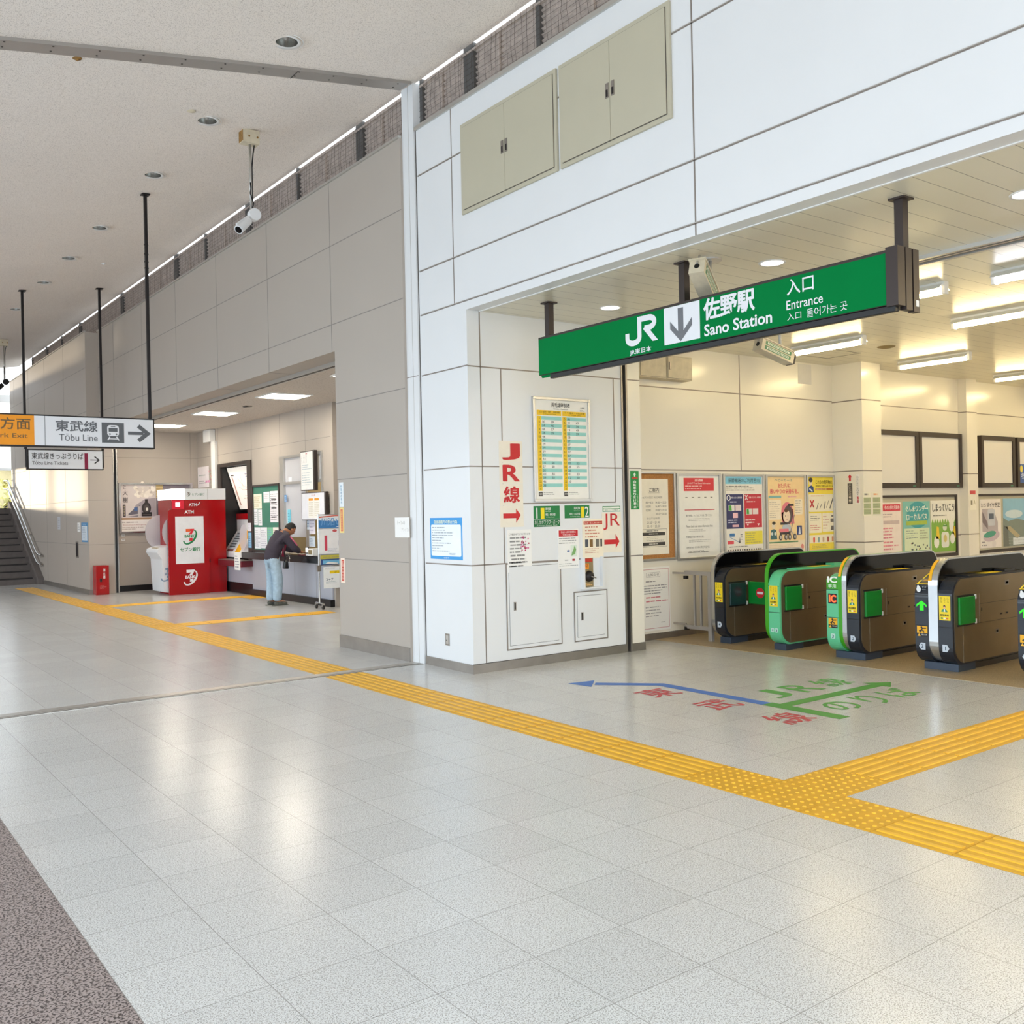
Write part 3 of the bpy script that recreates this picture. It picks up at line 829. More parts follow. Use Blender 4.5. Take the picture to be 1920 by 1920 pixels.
b.text('Timetable of Ryomo Line', 6.205, 6.40, 2.568, 2.585, '#555', T0 + .002) if False else b.text('Timetable of Ryomo Line', 6.205, 6.40, 2.568, 2.585, '#555555', T0 + .002)
b.text('佐野駅', 6.565, 6.625, 2.593, 2.613, '#333333', T0 + .002)
b.lines(6.56, 6.635, 2.563, 2.585, 2, '#777777', T0 + .002)
rowsL = [('5', ''), ('6', '30 59'), ('7', '34 46'), ('8', '06 37'), ('9', '26 59'), ('10', '46'), ('11', '30'), ('12', '29'), ('13', '29'), ('14', '29'), ('15', '29'), ('16', '31'), ('17', '14 54'), ('18', '27 58'), ('19', '30'), ('20', '01 34'), ('21', '09 50'), ('22', '46'), ('23', '38'), ('0', '')]
rowsR = [('5', '46'), ('6', '22 43'), ('7', '00 34'), ('8', '19 49'), ('9', '25 59'), ('10', '58'), ('11', '57'), ('12', '57'), ('13', '57'), ('14', '57'), ('15', '57'), ('16', '30'), ('17', '10 53'), ('18', '28 55'), ('19', '26'), ('20', '01 33'), ('21', '12 50'), ('22', '50'), ('23', ''), ('0', '')]
for u0, u1, rows, h1, h2 in ((5.99, 6.308, rowsL, '上り 足利・桐生・高崎方面', 'for Ashikaga Kiryu & Takasaki'), (6.322, 6.64, rowsR, '下り 栃木・小山方面', 'for Tochigi & Oyama')):
    b.rect(u0, u1, 2.51, 2.56, '#f6c81e', T0 + .001)
    b.text(h1, u0 + 0.03, u1 - 0.02, 2.534, 2.554, '#4a3a10', T0 + .002); b.text(h2, u0 + 0.08, u1 - 0.07, 2.516, 2.528, '#4a3a10', T0 + .002)
    rh = (2.500 - 1.745) / 20
    b.rect(u0, u0 + 0.055, 1.745, 2.500, '#f3c91f', T0 + .001)
    for i, (hr, mins) in enumerate(rows):
        zb = 2.500 - (i + 1) * rh
        if i % 2 == 0: b.rect(u0 + 0.055, u1, zb + 0.001, zb + rh - 0.001, '#96d3cb', T0 + .001)
        w = 0.013 * len(hr)
        b.text(hr, u0 + 0.03 - w / 2, u0 + 0.03 + w / 2, zb + 0.008, zb + 0.030, '#3a3010', T0 + .002)
        for j, mn in enumerate(mins.split()):
            b.text(mn, u0 + 0.065 + j * 0.115, u0 + 0.10 + j * 0.115, zb + 0.007, zb + 0.031, '#3c403e', T0 + .002)
    b.rect(u0 + 0.005, u0 + 0.055, 1.69, 1.735, '#4a4543', T0 + .001); b.text('備考', u0 + 0.013, u0 + 0.047, 1.702, 1.722, '#e8e6e0', T0 + .002)
    b.lines(u0 + 0.065, u0 + 0.25, 1.70, 1.735, 2, '#77736c', T0 + .002, seed=3)
b.build('timetable_sheet', t, fix=False)
# JR line column sign : four stacked tiles
tiles = [('J', 2.027, 2.238), ('R', 1.817, 2.027), ('線', 1.604, 1.817), ('>', 1.39, 1.604)]
labs = ['top cream tile with a red J on the side wall', 'cream tile with a red R under the red J', 'cream tile with a red character above the arrow tile', 'cream tile with a red arrow at the foot of the column sign']
for (s, z0, z1), lab in zip(tiles, labs):
    b = board(P76, 5.518, 5.803, z0 + .001, z1 - .001, '#efe7d6', 0.003)
    if s == '>': b.poly([(5.552, 1.478), (5.71, 1.478), (5.71, 1.43), (5.768, 1.508), (5.71, 1.572), (5.71, 1.526), (5.552, 1.526)], '#c81a22', 0.0045)
    else: b.text(s, 5.563, 5.76, z0 + 0.026, z1 - 0.026, '#c81a22', 0.0045, 0.035 if s != '線' else 0.03)
    tag(b.build('direction_tile', fix=False), lab, 'sign', 'stacked red lettering tiles')
# platform signs
b = board(P76, 5.932, 6.270, 1.46, 1.593, '#0b7a3c', 0.003)
b.text('1', 5.956, 5.986, 1.468, 1.575, '#f2f2ee', 0.0045); b.rect(6.021, 6.068, 1.462, 1.573, '#f4dc12', 0.0042)
b.text('両毛線', 6.082, 6.15, 1.548, 1.577, '#eef2ee', 0.0045, .01); b.text('Ryomo Line', 6.082, 6.15, 1.528, 1.541, '#d8e8dc', 0.0045)
b.text('桐生・高崎方面', 6.082, 6.21, 1.492, 1.518, '#eef2ee', 0.0045, .01); b.text('for Kiryu Takasaki', 6.09, 6.20, 1.471, 1.484, '#d8e8dc', 0.0045)
tag(b.build('platform_sign', fix=False), 'left green platform sign of the pair under the timetable, numeral before the yellow bar', 'sign')
b = board(P76, 5.932, 6.271, 1.382, 1.457, '#0b6e38', 0.003)
b.text('あしかがフラワーパーク', 5.942, 6.262, 1.408, 1.45, '#f0f2ee', 0.0045); b.text('Ashikaga Flower Park', 5.965, 6.235, 1.387, 1.402, '#d8e8dc', 0.0045)
tag(b.build('platform_sign', fix=False), 'dark green strip sign with a place name under the left green platform sign', 'sign')
b = board(P76, 6.336, 6.672, 1.462, 1.594, '#0b7a3c', 0.003)
b.text('2', 6.607, 6.66, 1.468, 1.578, '#f2f2ee', 0.0045); b.rect(6.556, 6.597, 1.464, 1.578, '#f4dc12', 0.0042)
b.text('両毛線', 6.46, 6.54, 1.55, 1.578, '#eef2ee', 0.0045, .01); b.text('Ryomo Line', 6.46, 6.54, 1.53, 1.542, '#d8e8dc', 0.0045)
b.text('栃木・小山方面', 6.40, 6.54, 1.493, 1.518, '#eef2ee', 0.0045, .01); b.text('for Tochigi Oyama', 6.41, 6.54, 1.472, 1.485, '#d8e8dc', 0.0045)
tag(b.build('platform_sign', fix=False), 'right green platform sign of the pair under the timetable, numeral after the yellow bar', 'sign')
b = board(P76, 6.86, 7.112, 1.52, 1.579, '#3d8e55', 0.002); b.rrect(6.868, 7.104, 1.553, 1.573, .008, '#eef2e8', 0.003); b.rrect(6.868, 7.104, 1.526, 1.546, .008, '#eef2e8', 0.003)
b.lines(6.88, 7.06, 1.557, 1.569, 1, '#9fb8a0', .0035); b.text('防犯カメラ作動中', 6.89, 7.085, 1.529, 1.543, '#2c5a38', .0035)
tag(b.build('notice_strip', fix=False), 'small white and green notice strip above the red letters beside the shutter', 'notice')
b = board(P76, 6.846, 7.122, 1.305, 1.513, '#efe7d6', 0.003); b.text('JR', 6.862, 7.10, 1.325, 1.50, '#c4161f', 0.0045, 0.0)
tag(b.build('direction_tile', fix=False), 'cream sheet with thin red letters JR beside the shutter guide', 'sign')
b = board(P76, 6.846, 7.120, 1.085, 1.303, '#efe7d6', 0.003); b.poly([(6.872, 1.172), (7.035, 1.172), (7.035, 1.125), (7.09, 1.20), (7.035, 1.28), (7.035, 1.222), (6.872, 1.222)], '#c81a22', 0.0045)
tag(b.build('direction_tile', fix=False), 'cream sheet with a red arrow under the thin red letters', 'sign')
# paper notices
b = board(P76, 5.595, 5.892, 0.945, 1.363, 'paper', 0.0065)
b.text('ご卒業おめでとうございます', 5.612, 5.878, 1.308, 1.33, '#4a4846', .008); rnd = random.Random(4)
for i in range(9): b.lines(5.62 + 0.02 * rnd.random(), 5.84, 1.30 - 0.035 * (i + 1), 1.30 - 0.035 * i, 1, '#6a6866', .008, .5, i)
b.lines(5.61, 5.88, 0.985, 1.06, 2, '#6a6866', .008, .45, 5)
for i in range(22): b.ell(5.76 + rnd.random() * 0.115, 1.15 + rnd.random() * 0.145, .009, .009, rnd.choice(['#c23a6a', '#a82a50', '#d870a0', '#b03050']), .0085, 6)
tag(b.build('paper_notice', fix=False), 'white paper notice with pink petals taped across the large panel', 'notice')
b = board(P76, 6.235, 6.513, 0.945, 1.349, 'paper', 0.0065)
b.rect(6.247, 6.502, 1.275, 1.34, '#c8202c', .0075); b.text('熊谷小山新幹線乗換え', 6.275, 6.475, 1.310, 1.332, '#f6e6e2', .0085); b.text('ご利用のお客さまへ', 6.285, 6.465, 1.282, 1.304, '#f6e6e2', .0085)
b.lines(6.247, 6.495, 1.195, 1.268, 3, '#777777', .008, .35, 6); b.rect(6.40, 6.485, 1.065, 1.185, '#dfe9dc', .0075); b.poly([(6.41, 1.075), (6.46, 1.09), (6.475, 1.14), (6.45, 1.18), (6.44, 1.14), (6.42, 1.11)], '#7fb069', .008)
b.poly([(6.352, 1.118), (6.375, 1.118), (6.375, 1.108), (6.39, 1.125), (6.375, 1.142), (6.375, 1.132), (6.352, 1.132)], '#2a5a9c', .008)
b.rrect(6.42, 6.455, 1.02, 1.042, .004, '#b0343c', .008); b.lines(6.32, 6.40, 1.02, 1.042, 1, '#888888', .008); b.lines(6.245, 6.505, 0.965, 1.005, 2, '#777777', .008, .35, 8)
tag(b.build('paper_notice', fix=False), 'white paper notice with a red heading and a small green map', 'notice')
b = board(P76, 6.569, 6.853, 1.04, 1.446, '#f4ead4', 0.009)
b.rect(6.583, 6.842, 1.39, 1.425, '#c23a26', .010); b.text('忘れ物・落とし物のお知らせ', 6.59, 6.835, 1.398, 1.417, '#f6dcc8', .011)
b.lines(6.60, 6.83, 1.245, 1.38, 4, '#c05a38', .0105, .45, 9)
for i, k in enumerate(['#4a4e58', '#7d5a26', '#6f6a60', '#4c4844']): b.rect(6.597 + (0, .065, .15, .212)[i], 6.64 + (0, .065, .15, .195)[i], 1.155, 1.235, k, .0105)
b.lines(6.595, 6.83, 1.085, 1.145, 3, '#c07a58', .0105, .4, 10)
tag(b.build('paper_notice', fix=False), 'cream notice with a red heading and four small photos over the alarm recess', 'notice')
b = board(PX(5.17), -8.333, -7.748, 1.083, 1.496, '#3d9de0', 0.002)
b.text('自由通路内の禁止行為', -8.255, -7.83, 1.438, 1.472, '#e8f4dc', .0035, .02); b.rrect(-8.313, -7.768, 1.115, 1.428, .02, '#f1f7fb', .003)
for i in range(10): b.lines(-8.295, (-7.9 if i in (1, 2, 3, 6, 9) else -8.05), 1.412 - 0.026 * (i + 1), 1.412 - 0.026 * i, 1, '#8a97a4', .004, .38, 20 + i)
b.text('佐野市', -8.085, -7.985, 1.089, 1.107, '#d8ecf8', .0035); b.lines(-7.98, -7.79, 1.125, 1.15, 2, '#5a7a9c', .004)
tag(b.build('rules_notice', fix=False), 'blue bordered rules notice on the white pier', 'notice')
b = board(PX(5.12), -8.958, -8.658, 1.295, 1.506, 'paper', 0.002); b.text('トイレの', -8.90, -8.75, 1.43, 1.47, '#a8a49c', .003); b.text('アンドコ', -8.82, -8.68, 1.36, 1.39, '#bcb8b0', .003)
tag(b.build('paper_notice', fix=False), 'small faded white paper taped on the grey wall', 'notice')
b = board(PY(7.6), 7.272, 7.398, 1.537, 1.958, '#0f8a3c', 0.002)
b.poly([(7.335, 1.94), (7.315, 1.915), (7.325, 1.915), (7.325, 1.895), (7.345, 1.895), (7.345, 1.915), (7.355, 1.915)], '#dcecdc', .003); b.rrect(7.29, 7.38, 1.868, 1.888, .008, '#b8432e', .003)
b.vtext('自転車通り抜け禁止', 7.312, 7.352, 1.55, 1.855, '#eef4ec', .0035, .04); b.vtext('ご協力を願います', 7.368, 7.382, 1.56, 1.70, '#cfe6d0', .0035); b.lines(7.28, 7.29, 1.55, 1.70, 9, '#cfe6d0', .0035)
tag(b.build('notice_strip', fix=False), 'green vertical notice strip on the pier beside the shutter', 'notice')
for i, (z0, z1, c1, c2, s, lab) in enumerate([(1.64, 1.925, '#eef4f6', '#5f93b4', '特急券の発売', 'white vertical strip notice with blue characters at the grey wall edge'),
                                             (1.335, 1.63, '#f3d98a', '#e07a5a', '企画乗車券発売中', 'yellow vertical strip notice with a salmon band at the grey wall edge'),
                                             (0.752, 1.04, '#f6e2d0', '#cf4a34', '定期券発売所', 'red and cream vertical strip notice lowest at the grey wall edge')]):
    b = board(PX(5.12), -10.25, -10.145, z0, z1, c1, 0.002)
    if i: b.rect(-10.225, -10.168, z0 + .02, z1 - .02, c2, .003)
    b.vtext(s, -10.215, -10.178, z0 + .03, z1 - .03, c2 if not i else c1, .0035)
    tag(b.build('notice_strip', fix=False), lab, 'notice')

# ------------------------------------------------------------------ the big green hanging sign
SX0, SX1, SA, SB, SZ0, SZ1 = 5.55, 5.77, 6.985, 3.39, 2.765, 3.147
t = thing('hanging_sign', (5.66, 5.19, 2.765), 'long green illuminated hanging sign over the gate opening', 'station sign')
b = MB(PX(SX0)); b.box(-SA, -SB, 0.0, SX1 - SX0, SZ0 + .03, SZ1, 'brown_metal'); b.box(-SA + .15, -SB, 0.01, .05, SZ0 - .012, SZ0 + .03, 'black'); b.build('housing', t, bevel=0.004)
b = MB(PX(SX0)); T0 = 0.006
zt = SZ1 - 0.022
b.box(-SA + .012, -SB - .045, -T0, 0.0, SZ0 + .035, zt, 'sign_green')
b.add([(-SA + .012, -T0, SZ0 + .07), (-SB - .045, -T0, SZ0 + .07), (-SB - .045, 0.03, SZ0 + .008), (-SA + .012, 0.03, SZ0 + .008)], [(0, 1, 2, 3)], 'sign_green')
b.rect(-5.372, -4.997, SZ0 + .07, zt - .002, 'sign_white', T0 + .001)
b.add([(-5.372, -T0 - .001, SZ0 + .07), (-4.997, -T0 - .001, SZ0 + .07), (-4.985, 0.025, SZ0 + .012), (-5.35, 0.025, SZ0 + .012)], [(0, 1, 2, 3)], 'sign_white')
b.rect(-5.222, -5.165, SZ0 + .13, SZ0 + .335, '#6d6f74', T0 + .002)
b.poly([(-5.305, SZ0 + .245), (-5.305, SZ0 + .185), (-5.195, SZ0 + .075), (-5.075, SZ0 + .185), (-5.075, SZ0 + .245), (-5.193, SZ0 + .128)], '#6d6f74', T0 + .0025)
# operator emblem
def P(a, c): return (-5.815 + a * 0.375, SZ0 + .125 + c * 0.215)
pts = [(0.065, 0.47), (0.065, 0.26)] + [(0.255 + 0.19 * math.cos(math.radians(180 + 18 * i)), 0.26 + 0.2 * math.sin(math.radians(180 + 18 * i))) for i in range(1, 10)] + [(0.445, 0.26), (0.445, 0.915), (0.73, 0.915)] + \
      [(0.73 + 0.17 * math.cos(math.radians(90 - 20 * i)), 0.725 + 0.19 * math.sin(math.radians(90 - 20 * i))) for i in range(1, 10)] + [(0.60, 0.535)]
b.ribbon([P(*q) for q in pts], 0.046, 'sign_white', T0 + .002)
b.poly([P(*q) for q in ((0.60, 0.58), (0.56, 0.52), (0.84, 0.0), (1.0, 0.0), (0.76, 0.45), (0.73, 0.58))], 'sign_white', T0 + .0022)
b.text('JR東日本', -5.765, -5.515, SZ0 + .04, SZ0 + .09, 'sign_white', T0 + .002, .012)
b.text('佐野駅', -4.955, -4.475, SZ0 + .19, SZ0 + .352, 'sign_white', T0 + .002, .045)
b.text('Sano Station', -4.953, -4.325, SZ0 + .072, SZ0 + .16, 'sign_white', T0 + .002, .02)
b.text('入口', -4.195, -3.975, SZ0 + .235, SZ0 + .345, 'sign_white', T0 + .002, .01)
b.text('Entrance', -4.20, -3.905, SZ0 + .135, SZ0 + .20, 'sign_white', T0 + .002, .004)
b.text('入口', -4.195, -4.08, SZ0 + .062, SZ0 + .112, 'sign_white', T0 + .002); b.text('들어가는 곳', -4.035, -3.72, SZ0 + .055, SZ0 + .115, 'sign_white', T0 + .002)
b.build('face', t, fix=False)
b = MB(); b.box(SX0 - .012, SX0 + .07, SB - .035, SB + .048, SZ0 + .02, SZ1 + .012, 'brown_metal'); b.box(SX0 + .08, SX0 + .15, SB - .035, SB + .01, SZ0 - .0, SZ1 + .012, 'brown_metal'); b.box(SX1 - .055, SX1 + .012, SB - .035, SB + .01, SZ0 - .005, SZ1 + .012, 'brown_metal')
b.box(SX1 - .03, SX1 + .0, SB - .037, SB - .035, SZ0 + .03, SZ0 + .07, 'white_paint'); b.build('end_cap', t, bevel=.004)
for y in (7.08, 5.26, 3.40):
    yy = min(y, SA - .03)
    b = MB(); b.box(5.632, 5.692, yy - .03, yy + .03, SZ1 - .3 if y < 3.5 else SZ1, 3.476, 'brown_metal'); b.box(5.605, 5.72, yy - .055, yy + .055, 3.468, 3.48, 'brown_metal'); b.build('hanger_pole', t)
# ------------------------------------------------------------------ hanging signs of the other line
BY = 12.70
t = thing('hanging_sign', (2.4, BY, 2.445), 'large white and orange hanging sign with a train symbol and arrow', 'station sign')
b = MB(PY(BY)); b.box(0.9, 3.742, 0.0, 0.11, 2.445, 2.835, 'dark_metal'); b.build('housing', t, bevel=.005)
b = MB(PY(BY)); T0 = 0.004
b.box(0.915, 3.722, -T0, 0, 2.462, 2.818, 'sign_white')
b.rect(0.915, 2.325, 2.462, 2.818, '#f39a0c', T0 + .001); b.rect(2.440, 2.446, 2.462, 2.818, '#55575b', T0 + .001)
b.text('城山公園方面', 1.285, 2.285, 2.645, 2.785, '#6a5332', T0 + .002, .012); b.text('Shiroyama Park Exit', 1.36, 2.25, 2.53, 2.60, '#6a5332', T0 + .002, .003)
b.text('東武線', 2.558, 3.043, 2.640, 2.775, '#63666b', T0 + .002, .015); b.text('Tōbu Line', 2.597, 3.043, 2.525, 2.612, '#63666b', T0 + .002, .004)
b.rect(3.093, 3.360, 2.512, 2.765, '#5e6165', T0 + .0015)
b.poly(rr(3.158, 3.298, 2.60, 2.735, (.03, .03, .035, .035)), 'sign_white', T0 + .002); b.rect(3.175, 3.281, 2.65, 2.70, '#5e6165', T0 + .0025); b.rrect(3.20, 3.256, 2.712, 2.722, .004, '#5e6165', T0 + .0025)
for u in (3.19, 3.268): b.ell(u, 2.622, .011, .011, '#5e6165', T0 + .0025, 12)
b.ribbon([(3.19, 2.59), (3.162, 2.545)], .014, 'sign_white', T0 + .002); b.ribbon([(3.268, 2.59), (3.298, 2.545)], .014, 'sign_white', T0 + .002); b.rect(3.178, 3.28, 2.558, 2.568, 'sign_white', T0 + .002)
b.rect(3.408, 3.60, 2.620, 2.660, '#5e6165', T0 + .002); b.ribbon([(3.535, 2.735), (3.652, 2.640), (3.535, 2.545)], .05, '#5e6165', T0 + .0025)
b.build('face', t, fix=False)
for x in (3.70, 1.2):
    b = MB(); b.box(x - .018, x + .018, BY + .035, BY + .075, 2.83, zc(x) - .002, 'dark_metal'); b.box(x - .05, x + .05, BY + .005, BY + .105, zc(x) - .02, zc(x) - .003, 'dark_metal')
    for z in (4.78, 4.86, 4.96, 5.08): b.box(x - .026, x + .026, BY + .045, BY + .065, z, z + .012, 'dark_metal')
    b.build('hanger_pole', t)
SY = 19.0
t = thing('hanging_sign', (4.0, SY, 2.475), 'smaller white hanging ticket sign with a maroon bar below the big one', 'station sign')
b = MB(PY(SY)); b.box(3.346, 4.648, 0, .10, 2.475, 2.845, 'dark_metal'); b.box(3.33, 3.36, 0.02, .06, 2.52, 2.98, 'dark_metal'); b.box(4.632, 4.662, 0.02, .06, 2.52, 2.98, 'dark_metal'); b.build('housing', t, bevel=.005)
b = MB(PY(SY)); b.box(3.378, 4.628, -.004, 0, 2.495, 2.825, 'sign_white')
b.text('東武線きっぷうりば', 3.425, 4.295, 2.665, 2.785, '#3c3a3c', .0065, .008); b.text('Tōbu Line Tickets', 3.432, 4.03, 2.565, 2.63, '#3c3a3c', .0065, .004)
b.rect(4.315, 4.376, 2.495, 2.785, '#8a0f3c', .0065); b.rect(4.415, 4.55, 2.652, 2.668, '#333335', .0065); b.ribbon([(4.49, 2.725), (4.568, 2.66), (4.49, 2.595)], .022, '#333335', .007); b.build('face', t, fix=False)
for x in (3.335, 4.647):
    b = MB(); b.box(x - .02, x + .02, SY + .02, SY + .06, 2.84, zc(x) - .002, 'dark_metal'); b.box(x - .06, x + .06, SY - .02, SY + .10, zc(x) - .018, zc(x) - .003, 'dark_metal'); b.build('hanger_pole', t)

# ------------------------------------------------------------------ ceiling downlights (off)
dl_lab = ['recessed ceiling downlight nearest the viewer beside the steel strip', 'recessed ceiling downlight, second from the steel strip', 'recessed ceiling downlight above the tall sign pole, third in the row',
          'recessed ceiling downlight, fourth in the row from the steel strip', 'recessed ceiling downlight, fifth in the row from the steel strip', 'recessed ceiling downlight, sixth in the row from the steel strip', 'recessed ceiling downlight farthest along the row']
for (x, y), lab in zip(DL, dl_lab):
    z = zc(x)
    t = thing('downlight', (x, y, z - .01), lab, 'ceiling light', 'row of downlights in the concourse ceiling')
    b = MB(); b.lathe([(.096, -.004), (.122, -.010), (.124, -.002), (.096, .004)], (x, y, z), 'white_paint', 28); b.lathe([(.14, -.003), (.146, -.004), (.148, 0.0)], (x, y, z), 'white_paint', 28); b.build('trim_ring', t, smooth=True)
    b = MB(); b.lathe([(.0965, -.002), (.094, .03), (.082, .07), (.06, .1), (.03, .115), (.001, .118)], (x, y, z), 'lamp_reflector', 28); b.build('reflector', t, smooth=True)
    b = MB(); b.cyl((x, y, z + .06), (x, y, z + .112), .022, 'white_plastic', 10, .018); b.build('bulb', t, smooth=True)
b = MB()
for (x, y, r) in ((3.3, 9.75, .05),):
    b.lathe([(.001, -.012), (r * .5, -.011), (r, 0)], (x, y, zc(x)), 'beige_box', 16)
tag(b.build('ceiling_sensor', smooth=True), 'small round sensor on the concourse ceiling', 'sensor')
for x, y, m, lab in ((1.99, 8.72, 'rust', 'small rusty sprinkler head on the concourse ceiling, farther left'), (4.20, 16.9, 'white_paint', 'small white disc on the concourse ceiling by the hanging poles')):
    b = MB(); z = zc(x); b.lathe([(.001, -.022), (.012, -.02), (.016, -.008), (.036, -.006), (.04, 0)], (x, y, z), m, 18)
    tag(b.build('ceiling_fitting', smooth=True), lab, 'ceiling fitting')

# ------------------------------------------------------------------ security cameras
def cctv_hang(x, y, zt, pole_bottom, label, dark):
    t = thing('security_camera', (x, y, pole_bottom - .25), label, 'security camera')
    b = MB(); b.box(x - .10, x + .09, y - .06, y + .06, zt - .15, zt - .005, 'beige_box'); b.box(x - .103, x - .10, y - .06, y + .06, zt - .14, zt - .02, 'rust')
    for dx in (-.03, .065): b.cyl((x + dx, y - .064, zt - .08), (x + dx, y - .06, zt - .08), .012, 'rust', 8)
    b.build('junction_box', t, bevel=.004)
    b = MB(); b.cyl((x, y, pole_bottom), (x, y, zt - .15), .014, 'alu', 10); b.build('pole', t, smooth=True)
    b = MB(); b.tube([(x + .05, y, zt - .15), (x + .03, y - .01, zt - .25), (x + .018, y, zt - .4), (x + .018, y, pole_bottom + .1), (x - .012, y - .02, pole_bottom + .28), (x - .015, y - .02, pole_bottom + .16), (x + .02, y - .02, pole_bottom + .05), (x - .01, y - .02, pole_bottom - .06)], .007, 'black', 6); b.build('cable', t, smooth=True)
    m = 'dark_metal' if dark else 'white_plastic'
    b = MB(); b.cyl((x + .028, y - .05, pole_bottom - .07), (x + .03, y + .03, pole_bottom - .07), .068, m, 24); b.cyl((x, y, pole_bottom), (x + .02, y, pole_bottom - .12), .02, 'alu', 8); b.build('mount', t, bevel=.006)
    b = MB(); p0 = Vector((x - .05, y - .02, pole_bottom - .15)); p1 = Vector((x - .19, y - .10, pole_bottom - .29)); b.cyl(p0, p1, .05, m, 18); b.cyl(p1, p1 + (p1 - p0).normalized() * .004, .04, 'black_gloss', 16)
    b.tube([p0 + Vector((.0, 0, .05)), p1 + Vector((-.03, -.02, .05))], .012, m, 6); b.build('camera_body', t, bevel=.004)
cctv_hang(4.10, 10.20, zc(4.10), 4.95, 'white security camera hanging from a rusty box on the ceiling', False)
cctv_hang(3.96, 24.95, zc(3.96), 4.87, 'dark security camera hanging at the far end of the concourse', True)

def cctv_box(center, d, up, pole_top, pole_bot, lens, label):
    d = Vector(d).normalized(); s = d.cross(Vector(up)).normalized(); u = s.cross(d).normalized()
    c = Vector(center)
    mx = Matrix(((d.x, s.x, u.x, c.x), (d.y, s.y, u.y, c.y), (d.z, s.z, u.z, c.z), (0, 0, 0, 1)))
    t = thing('security_camera', tuple(c - Vector((0, 0, .1))), label, 'security camera')
    b = MB(PM(mx)); b.box(-.21, .21, -.06, .06, -.06, .05, 'beige_box'); b.box(-.23, .2, -.068, .068, .05, .062, 'beige_box'); b.cyl((-.213, 0, 0), (-.21, 0, 0), .022, 'black', 12); b.build('camera_body', t, bevel=.005)
    for sy in (-1, 1):
        b = MB(PM(mx)); y = sy * .0615
        for z0, z1 in ((.004, .04), (-.042, -.006)):
            b.add([(-.17, y, z0), (.165, y, z0), (.165, y, z1), (-.17, y, z1)], [(0, 1, 2, 3)], '#3d7a52')
            b.add([(-.145, y + sy * .001, z0 + .008), (.14, y + sy * .001, z0 + .008), (.14, y + sy * .001, z1 - .008), (-.145, y + sy * .001, z1 - .008)], [(0, 1, 2, 3)], '#e4ecdc')
            x = -.13
            while x < .12:
                w = random.uniform(.008, .016); b.add([(x, y + sy * .0015, z0 + .012), (x + w, y + sy * .0015, z0 + .012), (x + w, y + sy * .0015, z1 - .012), (x, y + sy * .0015, z1 - .012)], [(0, 1, 2, 3)], '#5d8a6c'); x += w + .006
        b.build('label', t, fix=False)
    b = MB(PM(mx)); b.box(.21, .235, -.055, .055, -.055, .045, 'dark_metal'); b.box(.235, .237, -.03, .03, -.035, .03, 'steel_bright'); b.build('lens_hood', t)
    b = MB(); b.cyl(pole_bot, pole_top, .016, 'steel_bright', 10); pt = Vector(pole_top); b.cyl(pt - Vector((0, 0, .012)), pt, .09, 'alu', 20)
    b.tube([pt + Vector((-.03, 0, -.02)), pt + Vector((-.09, .01, -.04)), c - d * .18 + u * .12, c - d * .215 + u * .02], .010, 'alu', 6)
    b.build('bracket', t, smooth=False)
cctv_box((5.66, 5.05, 3.275), (.62, .30, -.34), (0, 0, 1), (5.77, 5.08, 3.48), (5.74, 5.08, 3.30), True, 'beige box camera with green labels above the green sign')
cctv_box((7.58, 5.9, 3.03), (.80, -.12, -.24), (0, 0, 1), (7.68, 5.92, 3.478), (7.68, 5.9, 3.08), True, 'beige box camera with green labels hanging below the green sign')

# ------------------------------------------------------------------ gate hall lamps
def tube_lamp(x, y0, y1, label, cool=False):
    t = thing('fluorescent_lamp', (x, (y0 + y1) / 2, 3.37), label, 'ceiling light', 'fluorescent lamps of the gate hall')
    b = MB(); b.box(x - .035, x + .035, y0, y1, 3.44, 3.48, 'white_paint')
    b.prism([(x - .095, 3.42), (x - .035, 3.462), (x + .035, 3.462), (x + .095, 3.42), (x + .09, 3.415), (x + .03, 3.455), (x - .03, 3.455), (x - .09, 3.415)], 'y', y0 + .02, y1 - .02, 'white_paint')
    for y in (y0, y1 - .03): b.box(x - .03, x + .03, y, y + .03, 3.37, 3.44, 'white_paint')
    b.build('housing', t)
    b = MB(); b.cyl((x, y0 + .03, 3.395), (x, y1 - .03, 3.395), .021, 'lamp_tube_cool' if cool else 'lamp_tube', 12); b.build('tube', t, smooth=True)
for x, y0, y1, lab in ((9.86, 6.40, 7.40, 'fluorescent lamp below the green sign, nearest the poster wall'), (9.86, 4.36, 5.36, 'fluorescent lamp right of the sign end, second from the poster wall'), (9.86, 2.32, 3.32, 'fluorescent lamp in the gate row, third from the poster wall'), (9.86, .28, 1.28, 'fluorescent lamp in the gate row, fourth from the poster wall'),
                      (12.2, 6.40, 7.40, 'fluorescent lamp before the square column'), (12.2, 4.36, 5.36, 'fluorescent lamp in the second row, second from the column'), (12.2, 2.32, 3.32, 'fluorescent lamp in the second row, third from the column'), (12.2, .28, 1.28, 'fluorescent lamp in the second row, fourth from the column'),
                      (14.85, 6.40, 7.42, 'fluorescent lamp farthest back before the thin column'), (14.85, 4.36, 5.36, 'fluorescent lamp in the third row, second from the wall'), (16.9, 6.4, 7.4, 'fluorescent lamp in the last row, nearest the wall'), (16.9, 4.36, 5.36, 'fluorescent lamp in the last row, second from the wall'),
                      (8.12, 4.46, 5.46, 'fluorescent lamp partly hidden behind the end of the green sign'), (8.12, .9, 1.9, 'fluorescent lamp over the nearest gates')):
    tube_lamp(x, y0, y1, lab)
tube_lamp(8.15, 2.95, 4.07, 'bright white hooded lamp at the right edge above the gates', True)
